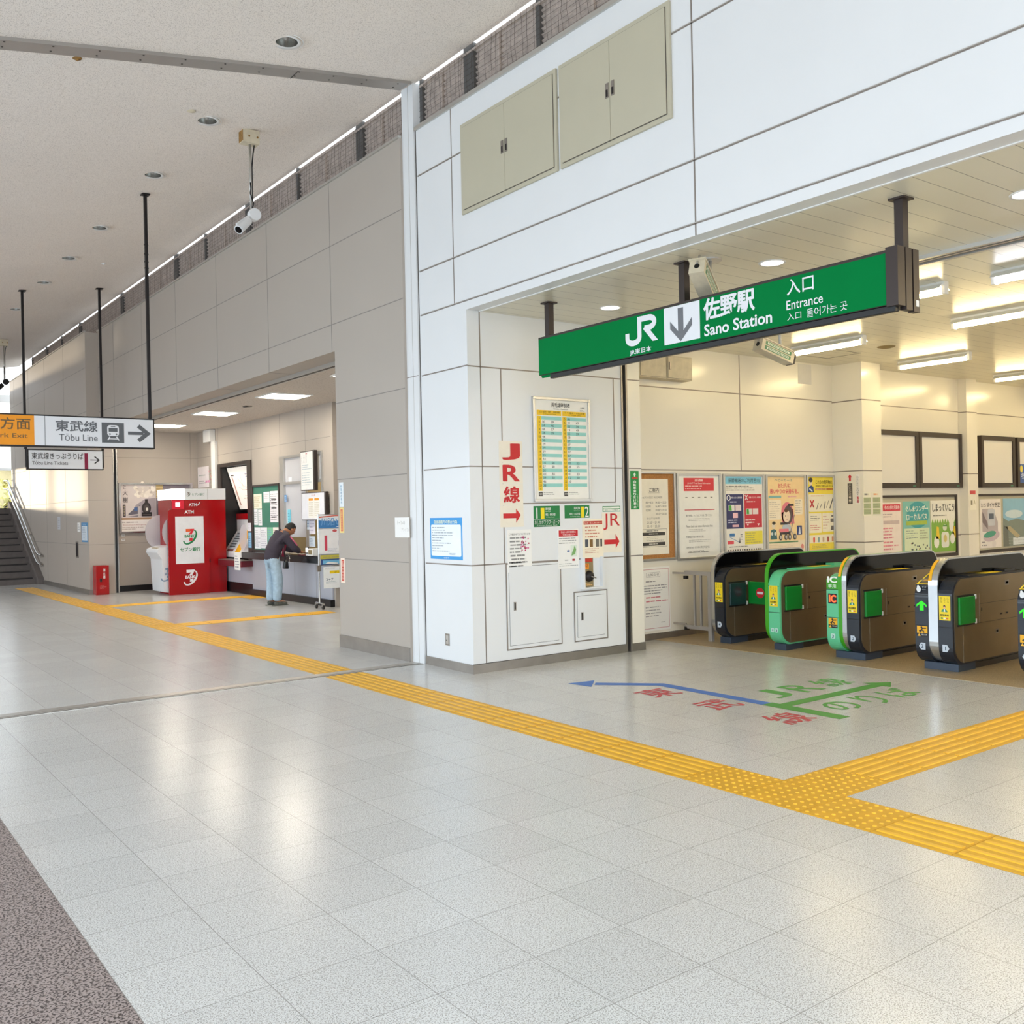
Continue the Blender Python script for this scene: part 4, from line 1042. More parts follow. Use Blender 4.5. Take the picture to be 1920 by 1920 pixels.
for (x, y), lab in (((6.31, 6.82), 'round lit downlight in the entrance ceiling near the side wall'), ((6.27, 4.88), 'round lit downlight in the entrance ceiling above the middle of the sign'), ((6.27, 2.9), 'round lit downlight in the entrance ceiling beyond the sign end')):
    t = thing('downlight', (x, y, 3.47), lab, 'ceiling light', 'lit downlights of the entrance ceiling')
    b = MB(); b.lathe([(.088, -.004), (.104, -.009), (.108, 0)], (x, y, 3.48), 'white_paint', 28); b.build('trim_ring', t, smooth=True)
    b = MB(); b.lathe([(.001, -.006), (.06, -.0055), (.088, -.004)], (x, y, 3.48), 'lamp_disc', 28); b.build('lens', t)
b = MB(); b.lathe([(.001, -.02), (.06, -.018), (.10, -.006), (.11, 0)], (10.85, 6.75, 3.48), 'office_brown', 24); tag(b.build('ceiling_speaker', smooth=True), 'round brownish ceiling speaker between the fluorescent lamps', 'speaker')
for x0, x1, y0, y1, lab in ((10.4, 11.0, 7.2, 7.7, 'square hatch outlined in the hall ceiling by the column'), (7.5, 8.1, 6.2, 6.8, 'square hatch outlined in the hall ceiling above the sign')):
    b = MB(); w = .012
    for a in ((x0, x1, y0, y0 + w), (x0, x1, y1 - w, y1), (x0, x0 + w, y0, y1), (x1 - w, x1, y0, y1)): b.box(a[0], a[1], a[2], a[3], 3.4775, 3.48, 'grey_joint')
    tag(b.build('ceiling_hatch'), lab, 'hatch')
# office recess lamps
for (x, y), lab in (((6.2, 11.6), 'square lit panel in the office ceiling nearest the viewer'), ((6.22, 14.3), 'square lit panel in the office ceiling above the poster rack'), ((6.16, 17.22), 'square lit panel in the office ceiling above the standing man'), ((6.10, 19.95), 'square lit panel in the office ceiling beside the white sign end')):
    t = thing('ceiling_panel_light', (x, y, 3.425), lab, 'ceiling light', 'square lamps of the office ceiling')
    b = MB(); s = .34
    for a in ((-s, s, -s, -s + .03), (-s, s, s - .03, s), (-s, -s + .03, -s + .03, s - .03), (s - .03, s, -s + .03, s - .03)): b.box(x + a[0], x + a[1], y + a[2], y + a[3], 3.425, 3.44, 'white_paint')
    b.build('frame', t)
    b = MB(); b.box(x - .31, x + .31, y - .31, y + .31, 3.434, 3.44, 'lamp_panel'); b.build('diffuser', t)
b = MB(); b.box(6.18, 6.30, 15.82, 15.95, 3.425, 3.44, 'steel'); b.box(6.19, 6.235, 15.83, 15.94, 3.42, 3.425, 'dark_metal'); tag(b.build('ceiling_vent'), 'small dark ceiling fitting between the square office lamps', 'vent')

# ------------------------------------------------------------------ office recess: counter, window, boards
t = thing('ticket_counter', (7.1, 16.5, 0), 'long grey ticket counter with a black worktop and black plinth', 'counter')
b = MB(); b.box(7.22, 7.25, 14.78, 18.3, .12, .74, 'counter_panel')
for y in (15.4, 16.3, 17.3): b.box(7.218, 7.22, y - .003, y + .003, .12, .72, 'grey_joint')
b.build('front_panel', t)
b = MB(); b.box(7.17, 7.25, 14.76, 18.3, 0, .12, 'black'); b.build('plinth', t)
b = MB(); b.box(6.98, 7.25, 14.72, 18.25, .735, .86, 'counter_black'); b.build('worktop', t, bevel=.006)
b = MB(); b.box(7.25, 7.6, 15.12, 16.88, .835, .86, 'counter_black'); b.build('inner_shelf', t)
b = MB(); b.box(6.98, 7.216, 18.26, 19.55, .56, .675, 'red_dark'); b.box(6.985, 7.216, 18.26, 19.55, .675, .688, 'steel'); tag(b.build('ledge', bevel=.005), 'dark red ledge under the ticket machine niche', 'ledge')
b = MB(); b.box(7.235, 7.25, 18.32, 20.1, 0, .205, 'black'); struct(b.build('baseboard_ticket'))
# ticket window
t = thing('ticket_window', (7.25, 16.0, .86), 'aluminium framed ticket window with frosted upper pane above the counter', 'window')
b = MB(PX(7.25))
b.box(-16.92, -16.74, -.02, .06, .86, 2.65, 'alu'); b.box(-15.16, -15.10, -.02, .06, .86, 2.65, 'alu'); b.box(-16.74, -15.16, -.02, .06, 2.60, 2.65, 'alu'); b.box(-16.74, -15.16, -.015, .05, 2.12, 2.165, 'alu'); b.box(-15.85, -15.82, 0, .04, .86, 2.6, 'alu')
b.build('frame', t)
b = MB(PX(7.25)); b.box(-16.74, -15.16, .02, .026, 2.165, 2.60, 'frosted'); b.build('upper_pane', t)
b = MB(PX(7.25)); b.box(-16.74, -15.85, .02, .025, 1.16, 2.12, 'frosted')
b.rect(-16.60, -16.45, 2.155, 2.25, '#e8e8ee', -.019); b.build('lower_pane', t)
# lit office interior pieces seen through the window
t = thing('office_cabinet', (8.5, 17.0, 0), 'brown cabinet standing inside the office behind the ticket window', 'cabinet')
b = MB(); b.box(8.4, 8.9, 16.4, 17.5, 0, 1.75, 'office_brown'); b.build('body', t)
b = MB(); b.box(8.38, 8.4, 16.45, 16.92, .1, 1.7, 'office_brown'); b.cyl((8.37, 16.88, .9), (8.37, 16.88, 1.05), .012, 'steel'); b.build('door', t)
b = MB(); b.box(8.38, 8.4, 16.97, 17.45, .1, 1.7, 'office_brown'); b.cyl((8.37, 17.02, .9), (8.37, 17.02, 1.05), .012, 'steel'); b.build('door', t)
b = MB(); b.box(8.6, 8.75, 16.0, 16.75, 1.75, 2.15, 'paper'); tag(b.build('box_file'), 'white box on top of the brown office cabinet', 'box')
area_light('office_light', (8.2, 16.2, 3.40), (0, 0, 0), 1.0, 1.6, 60, (1.0, .95, .86))
# counter clutter
t = thing('speech_plate', (7.32, 15.86, .86), 'clear oval speaking plate on a stand at the ticket window', 'screen')
b = MB(PX(7.30)); b.ell(-15.85, 1.28, .09, .16, 'frosted', 0); b.build('plate', t, fix=False)
b = MB(PX(7.30)); b.cyl((-15.85, 0, .86), (-15.85, 0, 1.14), .008, 'steel_bright'); b.cyl((-15.85, 0, .86), (-15.85, 0, .872), .05, 'steel_bright', 16); b.build('stand', t)
def leaflet(u, z0, z1, w, k, lab, y=7.2, extra=None):
    b = MB(PX(y)); b.box(u - w / 2, u + w / 2, -.003, 0, z0, z1, k); b.lines(u - w * .4, u + w * .4, z0 + (z1 - z0) * .1, z1 - (z1 - z0) * .15, 5, extra or '#8a9ab0', .0045, .4, int(u * 50))
    return tag(b.build('leaflet', fix=False), lab, 'notice')
leaflet(-16.58, 1.33, 1.66, .13, '#7fd3e6', 'turquoise leaflet on the left of the ticket window', 7.262, '#2c8fb0')
leaflet(-16.66, 1.80, 1.93, .10, '#6f9fd0', 'small blue round-cornered tag at the window frame', 7.235, '#e0ecf8')
leaflet(-15.55, 1.22, 1.60, .24, '#e9e4ee', 'white and lilac price sheet beside the ticket window', 7.235, '#b0a4c0')
leaflet(-15.56, 1.0, 1.18, .24, '#dce8f4', 'pale blue sheet under the lilac price sheet', 7.232, '#6f8fb8')
leaflet(-15.72, 1.30, 1.62, .10, '#cfdbe6', 'narrow grey-blue leaflet by the speaking plate', 7.24, '#5a7fa8')
b = MB(); b.box(7.02, 7.2, 15.10, 15.28, .86, .98, 'paper'); b.box(7.015, 7.02, 15.12, 15.26, .88, .96, 'office_brown'); tag(b.build('leaflet_box', bevel=.004), 'white leaflet box on the black worktop', 'box')
b = MB(); b.box(7.05, 7.18, 15.33, 15.44, .86, .89, 'white_plastic'); b.box(7.05, 7.06, 15.33, 15.44, .89, 1.0, 'black'); b.box(7.045, 7.05, 15.34, 15.43, .91, .99, 'lamp_glow'); tag(b.build('card_terminal'), 'small card terminal with a bright screen on the worktop', 'terminal')
b = MB(); b.box(7.0, 7.16, 15.47, 15.64, .86, .872, 'red_dark'); b.box(7.02, 7.14, 15.49, 15.62, .872, .878, 'beige_metal'); tag(b.build('money_tray'), 'shallow coin tray on the worktop before the man', 'tray')
# two framed boards by the window
t = thing('notice_board', (7.2, 15.56, 1.98), 'tall white framed price board high beside the ticket window', 'notice board')
b = MB(PX(7.17)); b.box(-15.845, -15.28, 0, .06, 1.98, 2.67, 'brown_metal'); b.build('frame', t)
b = MB(PX(7.17)); b.rect(-15.83, -15.335, 1.995, 2.655, '#f5f3f0', .002)
for i in range(3): b.lines(-15.79 + .085 * i, -15.74 + .085 * i, 2.46, 2.60, 6, '#9aa0a8', .003, .5, 3 + i)
b.lines(-15.78, -15.36, 2.34, 2.44, 3, '#8aa8b8', .003, .4, 8); b.lines(-15.78, -15.37, 2.06, 2.31, 6, '#9ab4c0', .003, .35, 9); b.rect(-15.62, -15.56, 2.615, 2.63, '#c05a6a', .003); b.build('sheet', t, fix=False)
t = thing('notice_board', (7.2, 15.34, 1.56), 'framed board with two orange headed lists below the tall price board', 'notice board')
b = MB(PX(7.17)); b.box(-15.83, -14.86, 0, .05, 1.46, 1.945, 'brown_metal'); b.build('frame', t)
b = MB(PX(7.17)); b.rect(-15.815, -14.915, 1.475, 1.93, '#e9eaf0', .002); b.rect(-15.55, -15.10, 1.50, 1.84, '#f3f0e8', .0025)
for u in (-15.53, -15.30): b.rrect(u, u + .18, 1.80, 1.84, .015, '#f0a228', .003); b.lines(u, u + .18, 1.53, 1.78, 8, '#cfc4a8', .003, .4, int(-u * 10), False)
b.text('料金表', -15.42, -15.26, 1.875, 1.905, '#c08080', .003); b.build('sheet', t, fix=False)
# green notice board with papers
t = thing('notice_board', (7.24, 17.6, .87), 'green notice board in a dark frame left of the ticket window', 'notice board')
b = MB(PX(7.25))
for a in ((-18.28, -18.22, .86, 2.16), (-16.98, -16.935, .86, 2.16), (-18.22, -16.98, 2.12, 2.16), (-18.22, -16.98, .86, .90)): b.box(a[0], a[1], -.03, 0, a[2], a[3], 'brown_metal')
b.build('frame', t)
b = MB(PX(7.25)); b.box(-18.22, -16.98, -.008, 0, .90, 2.12, 'board_green'); b.build('felt', t)
for u0, u1, z0, z1, k, c, lab in ((-18.21, -17.81, 1.70, 1.985, '#f4f0dc', '#c8b878', 'cream paper with a gold list at the top left of the green board'), (-18.21, -18.02, 1.38, 1.69, '#f2f2f4', '#8a8a90', 'white list, left half of the pair on the green board'), (-18.0, -17.81, 1.37, 1.68, '#f2f2f4', '#8a8a90', 'white list, right half of the pair on the green board'),
                                  (-17.715, -17.425, 1.81, 2.015, '#f4f2f4', '#c4b4c0', 'small white paper in the middle of the green board'), (-17.40, -17.0, 1.43, 2.02, '#f2eef2', '#6a6468', 'large white paper with black bars on the green board'), (-18.2, -17.90, .92, 1.335, '#f2f2f6', '#a8a8b8', 'white sheet at the lower left of the green board'),
                                  (-17.89, -17.58, .93, 1.335, '#f2f2f6', '#a8a8b8', 'white sheet, second along the foot of the green board'), (-17.56, -17.3, 1.0, 1.335, '#7fc49c', '#3a78c0', 'green and blue leaflet at the foot of the green board'), (-17.29, -17.02, 1.0, 1.335, '#f4ece4', '#d89a58', 'white and orange leaflet at the lower right of the green board')):
    b = MB(PX(7.25)); b.box(u0, u1, -.0095, -.008, z0, z1, k); b.lines(u0 + .02, u1 - .02, z0 + .03, z1 - .04, max(4, int((z1 - z0) / .045)), c, .0108, .35, int(-u0 * 99))
    if 'bars' in lab:
        for z in (1.85, 1.79, 1.69, 1.52): b.rect(-17.34, -17.1, z, z + .02, '#3a3638', .0112)
    tag(b.build('pinned_paper', fix=False), lab, 'paper', 'papers pinned on the green board')
# ticket machine niche
t = thing('ticket_machine', (7.4, 19.2, .60), 'ticket machine in a black framed niche with a tilted lit fare map', 'ticket machine')
b = MB(PX(7.25))
for a in ((-20.15, -19.97, .69, 2.67), (-18.50, -18.30, .69, 2.67), (-19.97, -18.50, 2.60, 2.67)): b.box(a[0], a[1], -.03, .03, a[2], a[3], 'brown_metal')
b.build('frame', t)
b = MB(PX(7.25)); b.box(-19.97, -19.955, .0, .6, .6, 2.62, 'black'); b.box(-18.51, -18.495, 0, .6, .6, 2.62, 'black'); b.box(-19.97, -18.5, .6, .615, .6, 2.62, 'black'); b.box(-19.97, -18.5, 0, .6, 2.60, 2.64, 'black'); b.box(-19.97, -18.5, 0, .6, .58, .60, 'black')
for u in (-19.6,): b.box(u - .003, u + .003, .594, .6, .7, 2.5, 'dark_metal')
b.build('niche', t)
a, c = Vector((0, .09, 2.59)), Vector((0, .37, 1.70))
mx = Matrix(((1, 0, 0, 0), (0, 1, 0, .37), (0, 0, 1, 1.70), (0, 0, 0, 1))) @ Matrix.Rotation(math.atan2(.28, .89), 4, 'X')
fr = lambda p: PX(7.25)(tuple(mx @ Vector(p)))
b = MB(fr); b.box(-19.95, -18.5, 0, .05, -.02, .95, 'dark_metal'); b.rect(-19.92, -18.5, .01, .92, 'lit_board', .003)
b.rect(-19.83, -19.66, .74, .765, '#5a4a48', .004); b.rect(-19.82, -19.75, .1, .72, '#e8bcb4', .004); b.rect(-19.16, -18.96, .09, .15, '#f2b41c', .004); b.rect(-19.2, -18.6, .0, .01, '#b8c8c0', .004)
for p in ([(-19.5, .68), (-19.3, .5), (-18.7, .42)], [(-19.6, .5), (-19.35, .42), (-18.6, .48)], [(-19.4, .3), (-18.8, .28)], [(-19.3, .75), (-19.35, .45)]): b.ribbon(p, .012, '#d8a89c', .004)
b.lines(-19.05, -18.6, .68, .78, 2, '#8888b8', .004); b.lines(-19.5, -18.7, .22, .28, 1, '#b0a8a0', .004); b.build('fare_map', t, fix=False)
b = MB(PX(7.25)); b.box(-19.95, -18.5, .29, .55, 1.49, 1.615, 'red_gloss'); b.box(-19.95, -18.5, .30, .55, 1.27, 1.49, 'white_plastic'); b.build('header', t)
b = MB(PX(7.25))
b.add([(-19.93, .30, 1.27), (-18.5, .30, 1.27), (-18.5, -.0, .80), (-19.93, -.0, .80)], [(0, 1, 2, 3)], 'white_plastic'); b.box(-19.93, -18.5, -.0, .3, .715, .80, 'white_plastic')
sl = lambda u, q, t=.003: (u, .30 * (1 - q) - t, 1.27 - .47 * q - .0 + t * .6)
def sq(u0, u1, q0, q1, k, tt=.003): b.add([sl(u0, q1, tt), sl(u1, q1, tt), sl(u1, q0, tt), sl(u0, q0, tt)], [(0, 1, 2, 3)], k)
sq(-19.35, -19.08, .0, .98, 'tape'); sq(-19.83, -19.45, .08, .82, '#c9d2d8')
for i in range(6): sq(-19.80, -19.50, .14 + .11 * i, .20 + .11 * i, '#4f565c', .004)
sq(-19.82, -19.48, .84, .93, '#7a4a48', .004); sq(-19.04, -18.55, .1, .9, '#d8dade')
b.build('front', t, fix=False)
b = MB(PX(7.25)); b.ell(-18.78, 1.14, .20, .27, 'translucent_grey', .02, 28, -.35); b.build('privacy_disc', t, fix=False)
b = MB(PX(7.25)); b.cyl((-18.62, -.06, .78), (-18.62, 0, .78), .05, 'black', 14); b.box(-18.8, -18.55, -.03, .02, .715, .80, 'steel_bright'); b.build('coin_slot', t)
leaflet(-18.40, 1.26, 1.42, .17, '#eceaf2', 'small white card on the black niche frame', 7.218, '#b8b0c0')
leaflet(-18.39, .93, 1.23, .16, '#8cc4e8', 'blue and white card on the black niche frame', 7.218, '#3a5a80')
leaflet(-18.45, .50, .85, .30, '#f4f4f0', 'white paper hanging over the dark red ledge', 6.975, '#77778a')
# pink poster, conduit
b = MB(PX(7.245)); b.box(-21.45, -20.74, -.004, 0, 2.21, 2.67, '#f4ecee'); rnd = random.Random(2)
b.text('ピンク', -21.15, -20.75, 2.32, 2.38, '#d868a0', .005) if False else None
b.lines(-21.35, -20.85, 2.29, 2.37, 2, '#8a8088', .0055, .6, 3); b.lines(-20.95, -20.6, 2.30, 2.37, 1, '#e07ab4', .006, .7, 5); b.lines(-21.38, -20.9, 2.46, 2.50, 1, '#9aa49c', .0055, .6, 6)
for i in range(26): b.ell(-20.55 + rnd.gauss(0, .09), 2.46 + rnd.gauss(0, .09), .018, .022, rnd.choice(['#f0a8b8', '#e88aa0', '#c8d8a8', '#d85a78']), .0065, 8)
for i in range(14): b.ell(-21.4 + rnd.random() * 1.1, 2.24 + rnd.random() * .4, .006, .006, '#d8b8c0', .006, 6)
tag(b.build('poster', fix=False), 'white poster with pink blossoms above the cash machine', 'poster')
t = thing('cable_duct', (7.2, 20.4, 2.2), 'white cable duct with a junction box in the office corner', 'duct')
b = MB(PX(7.245)); b.box(-20.72, -20.30, -.12, 0, 3.17, 3.43, 'white_paint'); b.build('junction_box', t, bevel=.005)
b = MB(PX(7.245)); b.box(-20.42, -20.18, -.06, 0, 2.16, 3.17, 'white_paint'); b.build('duct', t)
# ------------------------------------------------------------------ cash machine
def bank_mark(b, u0, u1, z0, z1, c7a, c7b, cr, ct, t, band=None):
    W = u1 - u0; H = z1 - z0
    q = lambda a, c: (u0 + a * W, z0 + c * H)
    cx, cz = q(.5, .46)
    out = []; inn = []
    for i in range(41):
        a = math.radians(-150 + 210 * i / 40 + 0)
        def pt(rx, rz, off): 
            x, z = rx * math.cos(a), rz * math.sin(a); r = .85
            return (cx + x * math.cos(r) - z * math.sin(r) + off[0], cz + x * math.sin(r) + z * math.cos(r) + off[1])
        out.append(pt(.60 * H * .92, .36 * H, (0, 0))); inn.append(pt(.56 * H * .86, .25 * H, (-.02 * W, .01 * H)))
    b.add([(p[0], -t, p[1]) for p in out] + [(p[0], -t, p[1]) for p in inn], [(i, i + 1, 41 + i + 1, 41 + i) for i in range(40)], cr)
    out2 = []; inn2 = []
    for i in range(21):
        a = math.radians(150 + 62 * i / 20)
        x, z = .60 * H * .92 * math.cos(a), .36 * H * math.sin(a); r = .85
        out2.append((cx + x * math.cos(r) - z * math.sin(r), cz + x * math.sin(r) + z * math.cos(r)))
        x, z = .47 * H * math.cos(a), .23 * H * math.sin(a)
        inn2.append((cx + x * math.cos(r) - z * math.sin(r), cz + x * math.sin(r) + z * math.cos(r)))
    b.add([(p[0], -t, p[1]) for p in out2] + [(p[0], -t, p[1]) for p in inn2], [(i, i + 1, 21 + i + 1, 21 + i) for i in range(20)], cr)
    b.poly([q(.22, .98), q(.52, .98), q(.50, .80), q(.22, .80)], c7a, t + .001)
    b.poly([q(.50, .98), q(.80, .98), q(.72, .80), q(.60, .62), q(.38, .62), q(.56, .82), q(.50, .86)], c7b, t + .001)
    if band: b.rect(q(.16, .4)[0], q(.80, .4)[0], q(0, .42)[1], q(0, .62)[1], band, t + .0015)
    b.text('BANK', q(.14, 0)[0], q(.82, 0)[0], q(0, .43)[1], q(0, .61)[1], ct, t + .002, .05)
    b.poly([q(.46, .40), q(.68, .40), q(.66, .22), q(.44, .22)], c7b, t + .001)
t = thing('cash_machine', (6.6, 19.9, 0), 'red and white bank cash machine beside the ticket machine', 'cash machine')
b = MB()
b.prism(rr(6.0, 6.82, 0.0, 1.725, (0, 0, .02, .06)), 'y', 19.6, 19.66, 'red_gloss'); b.build('side_panel', t, bevel=.008)
b = MB(); b.box(6.09, 7.20, 19.66, 20.55, 0.0, 1.915, 'red_gloss'); b.box(6.84, 6.86, 19.655, 19.66, .62, .70, 'black'); b.build('body', t, bevel=.006)
b = MB(); b.box(6.08, 7.20, 19.64, 20.57, 1.915, 2.14, 'white_plastic'); b.build('header', t, bevel=.004)
b = MB(PY(19.6)); b.box(6.078, 6.355, .035, .04, 1.925, 2.135, 'lamp_glow'); b.box(6.075, 6.08, .04, .9, 1.925, 2.135, 'lamp_glow')
b.text('コンビニ', 6.12, 6.31, 2.05, 2.085, '#7fc8a8', -.033); b.text('ATM', 6.12, 6.25, 1.98, 2.015, '#7fc8a8', -.033)
bank_mark(b, 6.39, 6.47, 1.985, 2.065, '#5a4a44', '#5a4a44', '#3a6a58', '#5a4a44', -.0385); b.text('セブン銀行', 6.495, 6.76, 2.0, 2.05, '#3f7a62', -.0385, .01); b.box(6.82, 6.826, .038, .04, 1.92, 2.135, 'steel'); b.build('header_sign', t, fix=False)
b = MB(PY(19.66)); b.rect(6.10, 6.34, 1.735, 1.905, '#e01838', .002); b.rect(6.17, 6.26, 1.775, 1.865, 'lamp_glow', .004); b.text('ATM', 6.44, 6.60, 1.785, 1.845, '#f2eef0', .003, .04); b.ribbon([(6.61, 1.80), (6.635, 1.815), (6.66, 1.86)], .018, '#f2eef0', .003); b.build('upper_sign', t, fix=False)
b = MB(PY(19.6)); b.rect(6.138, 6.712, .62, 1.578, '#e9eaee', .003); b.text('ATM', 6.33, 6.515, 1.67, 1.735, '#f4f0f0', .004, .05) if False else b.text('ATM', 6.33, 6.515, 1.635, 1.70, '#f4f0f0', .004, .05)
bank_mark(b, 6.28, 6.58, 1.01, 1.33, '#e8622a', '#d82838', '#11814a', '#11814a', .005, '#e9eaee'); b.text('セブン銀行', 6.225, 6.635, .868, .948, '#11814a', .005, .025)
bank_mark(b, 6.28, 6.57, .18, .50, '#f4eef0', '#f4eef0', '#f4eef0', '#f4eef0', .004, '#b3060f'); b.build('side_graphic', t, fix=False)
b = MB(); b.prism([(5.93, .06), (6.09, .04), (6.09, 1.0), (5.98, .98), (5.83, .93), (5.81, .86), (5.90, .72)], 'y', 19.72, 20.5, 'white_plastic'); b.box(5.86, 6.0, 19.9, 20.3, .925, .955, 'office_brown'); b.build('front_console', t, bevel=.012)
b = MB(PY(19.715)); bank_mark(b, 5.93, 6.05, .28, .56, '#8aa0b8', '#8aa0b8', '#8aa0b8', '#8aa0b8', .001); b.build('console_graphic', t, fix=False)
for y, x0 in ((19.70, 5.90), (20.45, 5.78)):
    b = MB(); b.prism([(x0 + .31, .90), (x0 + .31, 1.62)] + [(x0 + .31 - .30 * math.sin(math.radians(180 * i / 18)), 1.26 + .36 * math.cos(math.radians(180 * i / 18))) for i in range(19)], 'y', y, y + .012, 'translucent_grey'); b.build('privacy_panel', t)

# framed wall poster behind the cash machine
t = thing('wall_poster', (6.35, 21.5, 1.25), 'aluminium frame with a steam train poster on the office end wall', 'poster frame')
b = MB(PY(21.5)); x0, x1, z0, z1 = 5.545, 7.12, 1.245, 2.325
for a in ((x0, x0 + .045, z0, z1), (x1 - .045, x1, z0, z1), (x0 + .045, x1 - .045, z0, z0 + .035), (x0 + .045, x1 - .045, z1 - .035, z1)): b.box(a[0], a[1], -.045, 0, a[2], a[3], 'steel_bright')
b.box(x0, x1, -.01, 0, z0, z1, 'alu'); b.build('frame', t)
b = MB(PY(21.5)); T0 = .011; rnd = random.Random(11)
b.rect(5.595, 6.318, 1.285, 2.285, '#d9cfcc', T0)
b.rect(5.595, 6.318, 1.535, 1.575, '#b08a68', T0 + .001); b.rect(5.595, 6.318, 1.285, 1.535, '#eee8e4', T0 + .001)
b.poly([(5.76, 1.60), (6.318, 1.60), (6.318, 2.0), (6.10, 1.98), (5.9, 1.85)], '#a89ea4', T0 + .001)
for i in range(60):
    r = rnd.uniform(.03, .075); b.ell(min(6.27, max(5.9, 6.12 + rnd.gauss(0, .12))), 2.12 + rnd.gauss(0, .06), r * .7, r * .7, rnd.choice(['#efe6da', '#e2d8cc', '#d8cdc4', '#f4ede2', '#c9bdb4']), T0 + .0015 + i * 1e-5, 12)
b.poly([(5.74, 1.60), (5.99, 1.60), (5.99, 1.84), (5.9, 1.80), (5.74, 1.66)], '#6a6470', T0 + .003); b.rect(5.86, 5.93, 1.72, 1.80, '#4a6a9c', T0 + .0035); b.rect(5.94, 6.0, 1.6, 1.82, '#c4bcbc', T0 + .0035)
b.ell(6.12, 1.78, .095, .13, '#3a3436', T0 + .004, 28); b.ell(6.12, 1.77, .06, .085, '#57504e', T0 + .0045, 24); b.rect(6.02, 6.23, 1.60, 1.69, '#2c2829', T0 + .0045); b.rect(6.04, 6.21, 1.63, 1.645, '#6c6460', T0 + .005); b.ell(6.13, 1.755, .026, .035, '#f4efe6', T0 + .005, 14); b.rect(6.09, 6.15, 1.89, 1.97, '#302b2c', T0 + .004)
b.poly([(5.70, 1.60), (5.99, 1.63), (5.99, 1.66), (5.70, 1.63)], '#ccc4c4', T0 + .0042)
b.text('大', 5.63, 5.735, 2.055, 2.17, '#4a4044', T0 + .005, .01); b.text('樹', 5.63, 5.735, 1.90, 2.02, '#4a4044', T0 + .005, .01); b.vtext('SL', 5.645, 5.70, 2.19, 2.28, '#6a5a60', T0 + .005); b.rect(5.63, 5.685, 1.60, 1.86, '#3c3440', T0 + .004); b.vtext('東武鉄道', 5.64, 5.675, 1.62, 1.84, '#d8c8a8', T0 + .005)
b.lines(5.61, 6.1, 1.455, 1.50, 1, '#8a7a78', T0 + .002, .5, 4); b.text('Shimoimaichi Kinugawa', 5.62, 6.1, 1.405, 1.435, '#a04a50', T0 + .002); b.lines(5.61, 6.10, 1.315, 1.385, 2, '#b8a49c', T0 + .002, .6, 6); b.lines(6.14, 6.30, 1.39, 1.49, 2, '#55484c', T0 + .002, .5, 7)
b.build('train_poster', t, fix=False)
b = MB(PY(21.5)); b.rect(6.33, 7.07, 1.285, 2.285, '#7d747e', T0); b.rect(6.33, 6.48, 2.0, 2.285, '#cdb583', T0 + .001)
for i in range(5): b.rect(6.33, 6.48, 2.02 + .055 * i, 2.035 + .055 * i, '#a98f60', T0 + .002)
b.poly([(6.34, 1.285), (6.50, 1.285), (6.50, 1.98), (6.40, 1.98), (6.34, 1.80)], '#5c5460', T0 + .002); b.rrect(6.47, 6.75, 1.6, 2.17, .05, '#e6e8ec', T0 + .003); b.poly([(6.55, 2.0), (6.7, 1.95), (6.7, 2.12), (6.58, 2.13)], '#4a5058', T0 + .004); b.poly([(6.53, 2.14), (6.66, 2.17), (6.66, 2.15), (6.53, 2.12)], '#4a5058', T0 + .004); b.text('トブ', 6.49, 6.72, 1.72, 1.90, '#2f5a9c', T0 + .004, .02)
b.build('town_poster', t, fix=False)
b = MB(PY(21.5)); b.box(5.59, 5.665, -.002, 0, 1.175, 1.225, '#ececec'); b.text('広告', 5.60, 5.655, 1.19, 1.215, '#666666', .003); tag(b.build('wall_tag', fix=False), 'small white tag under the poster frame, upper of two', 'tag')
b = MB(PY(21.5)); b.box(5.59, 5.665, -.002, 0, 1.085, 1.13, '#ececec'); b.text('募集', 5.60, 5.655, 1.097, 1.12, '#666666', .003); tag(b.build('wall_tag', fix=False), 'small white tag under the poster frame, lower of two', 'tag')

# fire extinguisher box
t = thing('extinguisher_box', (5.05, 21.05, 0), 'red fire extinguisher box standing at the corner of the far wall', 'extinguisher box')
b = MB(); b.box(4.925, 5.185, 20.94, 21.185, 0, .605, 'red_gloss'); b.build('cabinet', t, bevel=.008)
b = MB(PY(20.94)); b.box(4.955, 5.175, -.008, 0, .03, .585, 'red_gloss'); b.vtext('消火器', 5.065, 5.11, .33, .545, '#f0e8e4', .0095, .03); b.lines(5.0, 5.14, .12, .2, 3, '#d86a60', .009, .3); b.build('door', t, bevel=.003)
b = MB(PY(20.94)); b.box(5.0, 5.04, -.018, -.008, .27, .34, 'black'); b.build('latch', t)

# poster rack on castors
RX, RY = 6.905, 14.62
mx = Matrix.Translation((RX, RY, 0)) @ Matrix.Rotation(math.radians(-4), 4, 'Z')
t = thing('poster_rack', (RX + .35, RY, 0), 'rolling leaflet rack with travel posters at the end of the counter', 'poster rack')
FR = PM(mx)
b = MB(FR)
for u in (0.0, .72): b.cyl((u, 0, .09), (u, 0, 1.56), .014, 'steel_bright', 10); b.cyl((u, -.16, .10), (u, .16, .10), .012, 'steel_bright', 8)
b.cyl((0, 0, .72), (.72, 0, .72), .01, 'steel_bright', 8); b.cyl((0, 0, 1.55), (.72, 0, 1.55), .01, 'steel_bright', 8); b.box(-.03, .03, -.02, .03, .62, .72, 'steel'); b.build('frame', t)
for u in (0, .72):
    for y in (-.15, .15):
        b = MB(FR); b.cyl((u - .012, y, .04), (u + .012, y, .04), .04, 'black', 16); b.box(u - .018, u + .018, y - .02, y + .02, .05, .10, 'steel_bright'); b.build('castor', t)
b = MB(FR); b.box(-.01, .76, .0, .012, .72, 1.545, 'white_plastic'); b.build('back_panel', t)
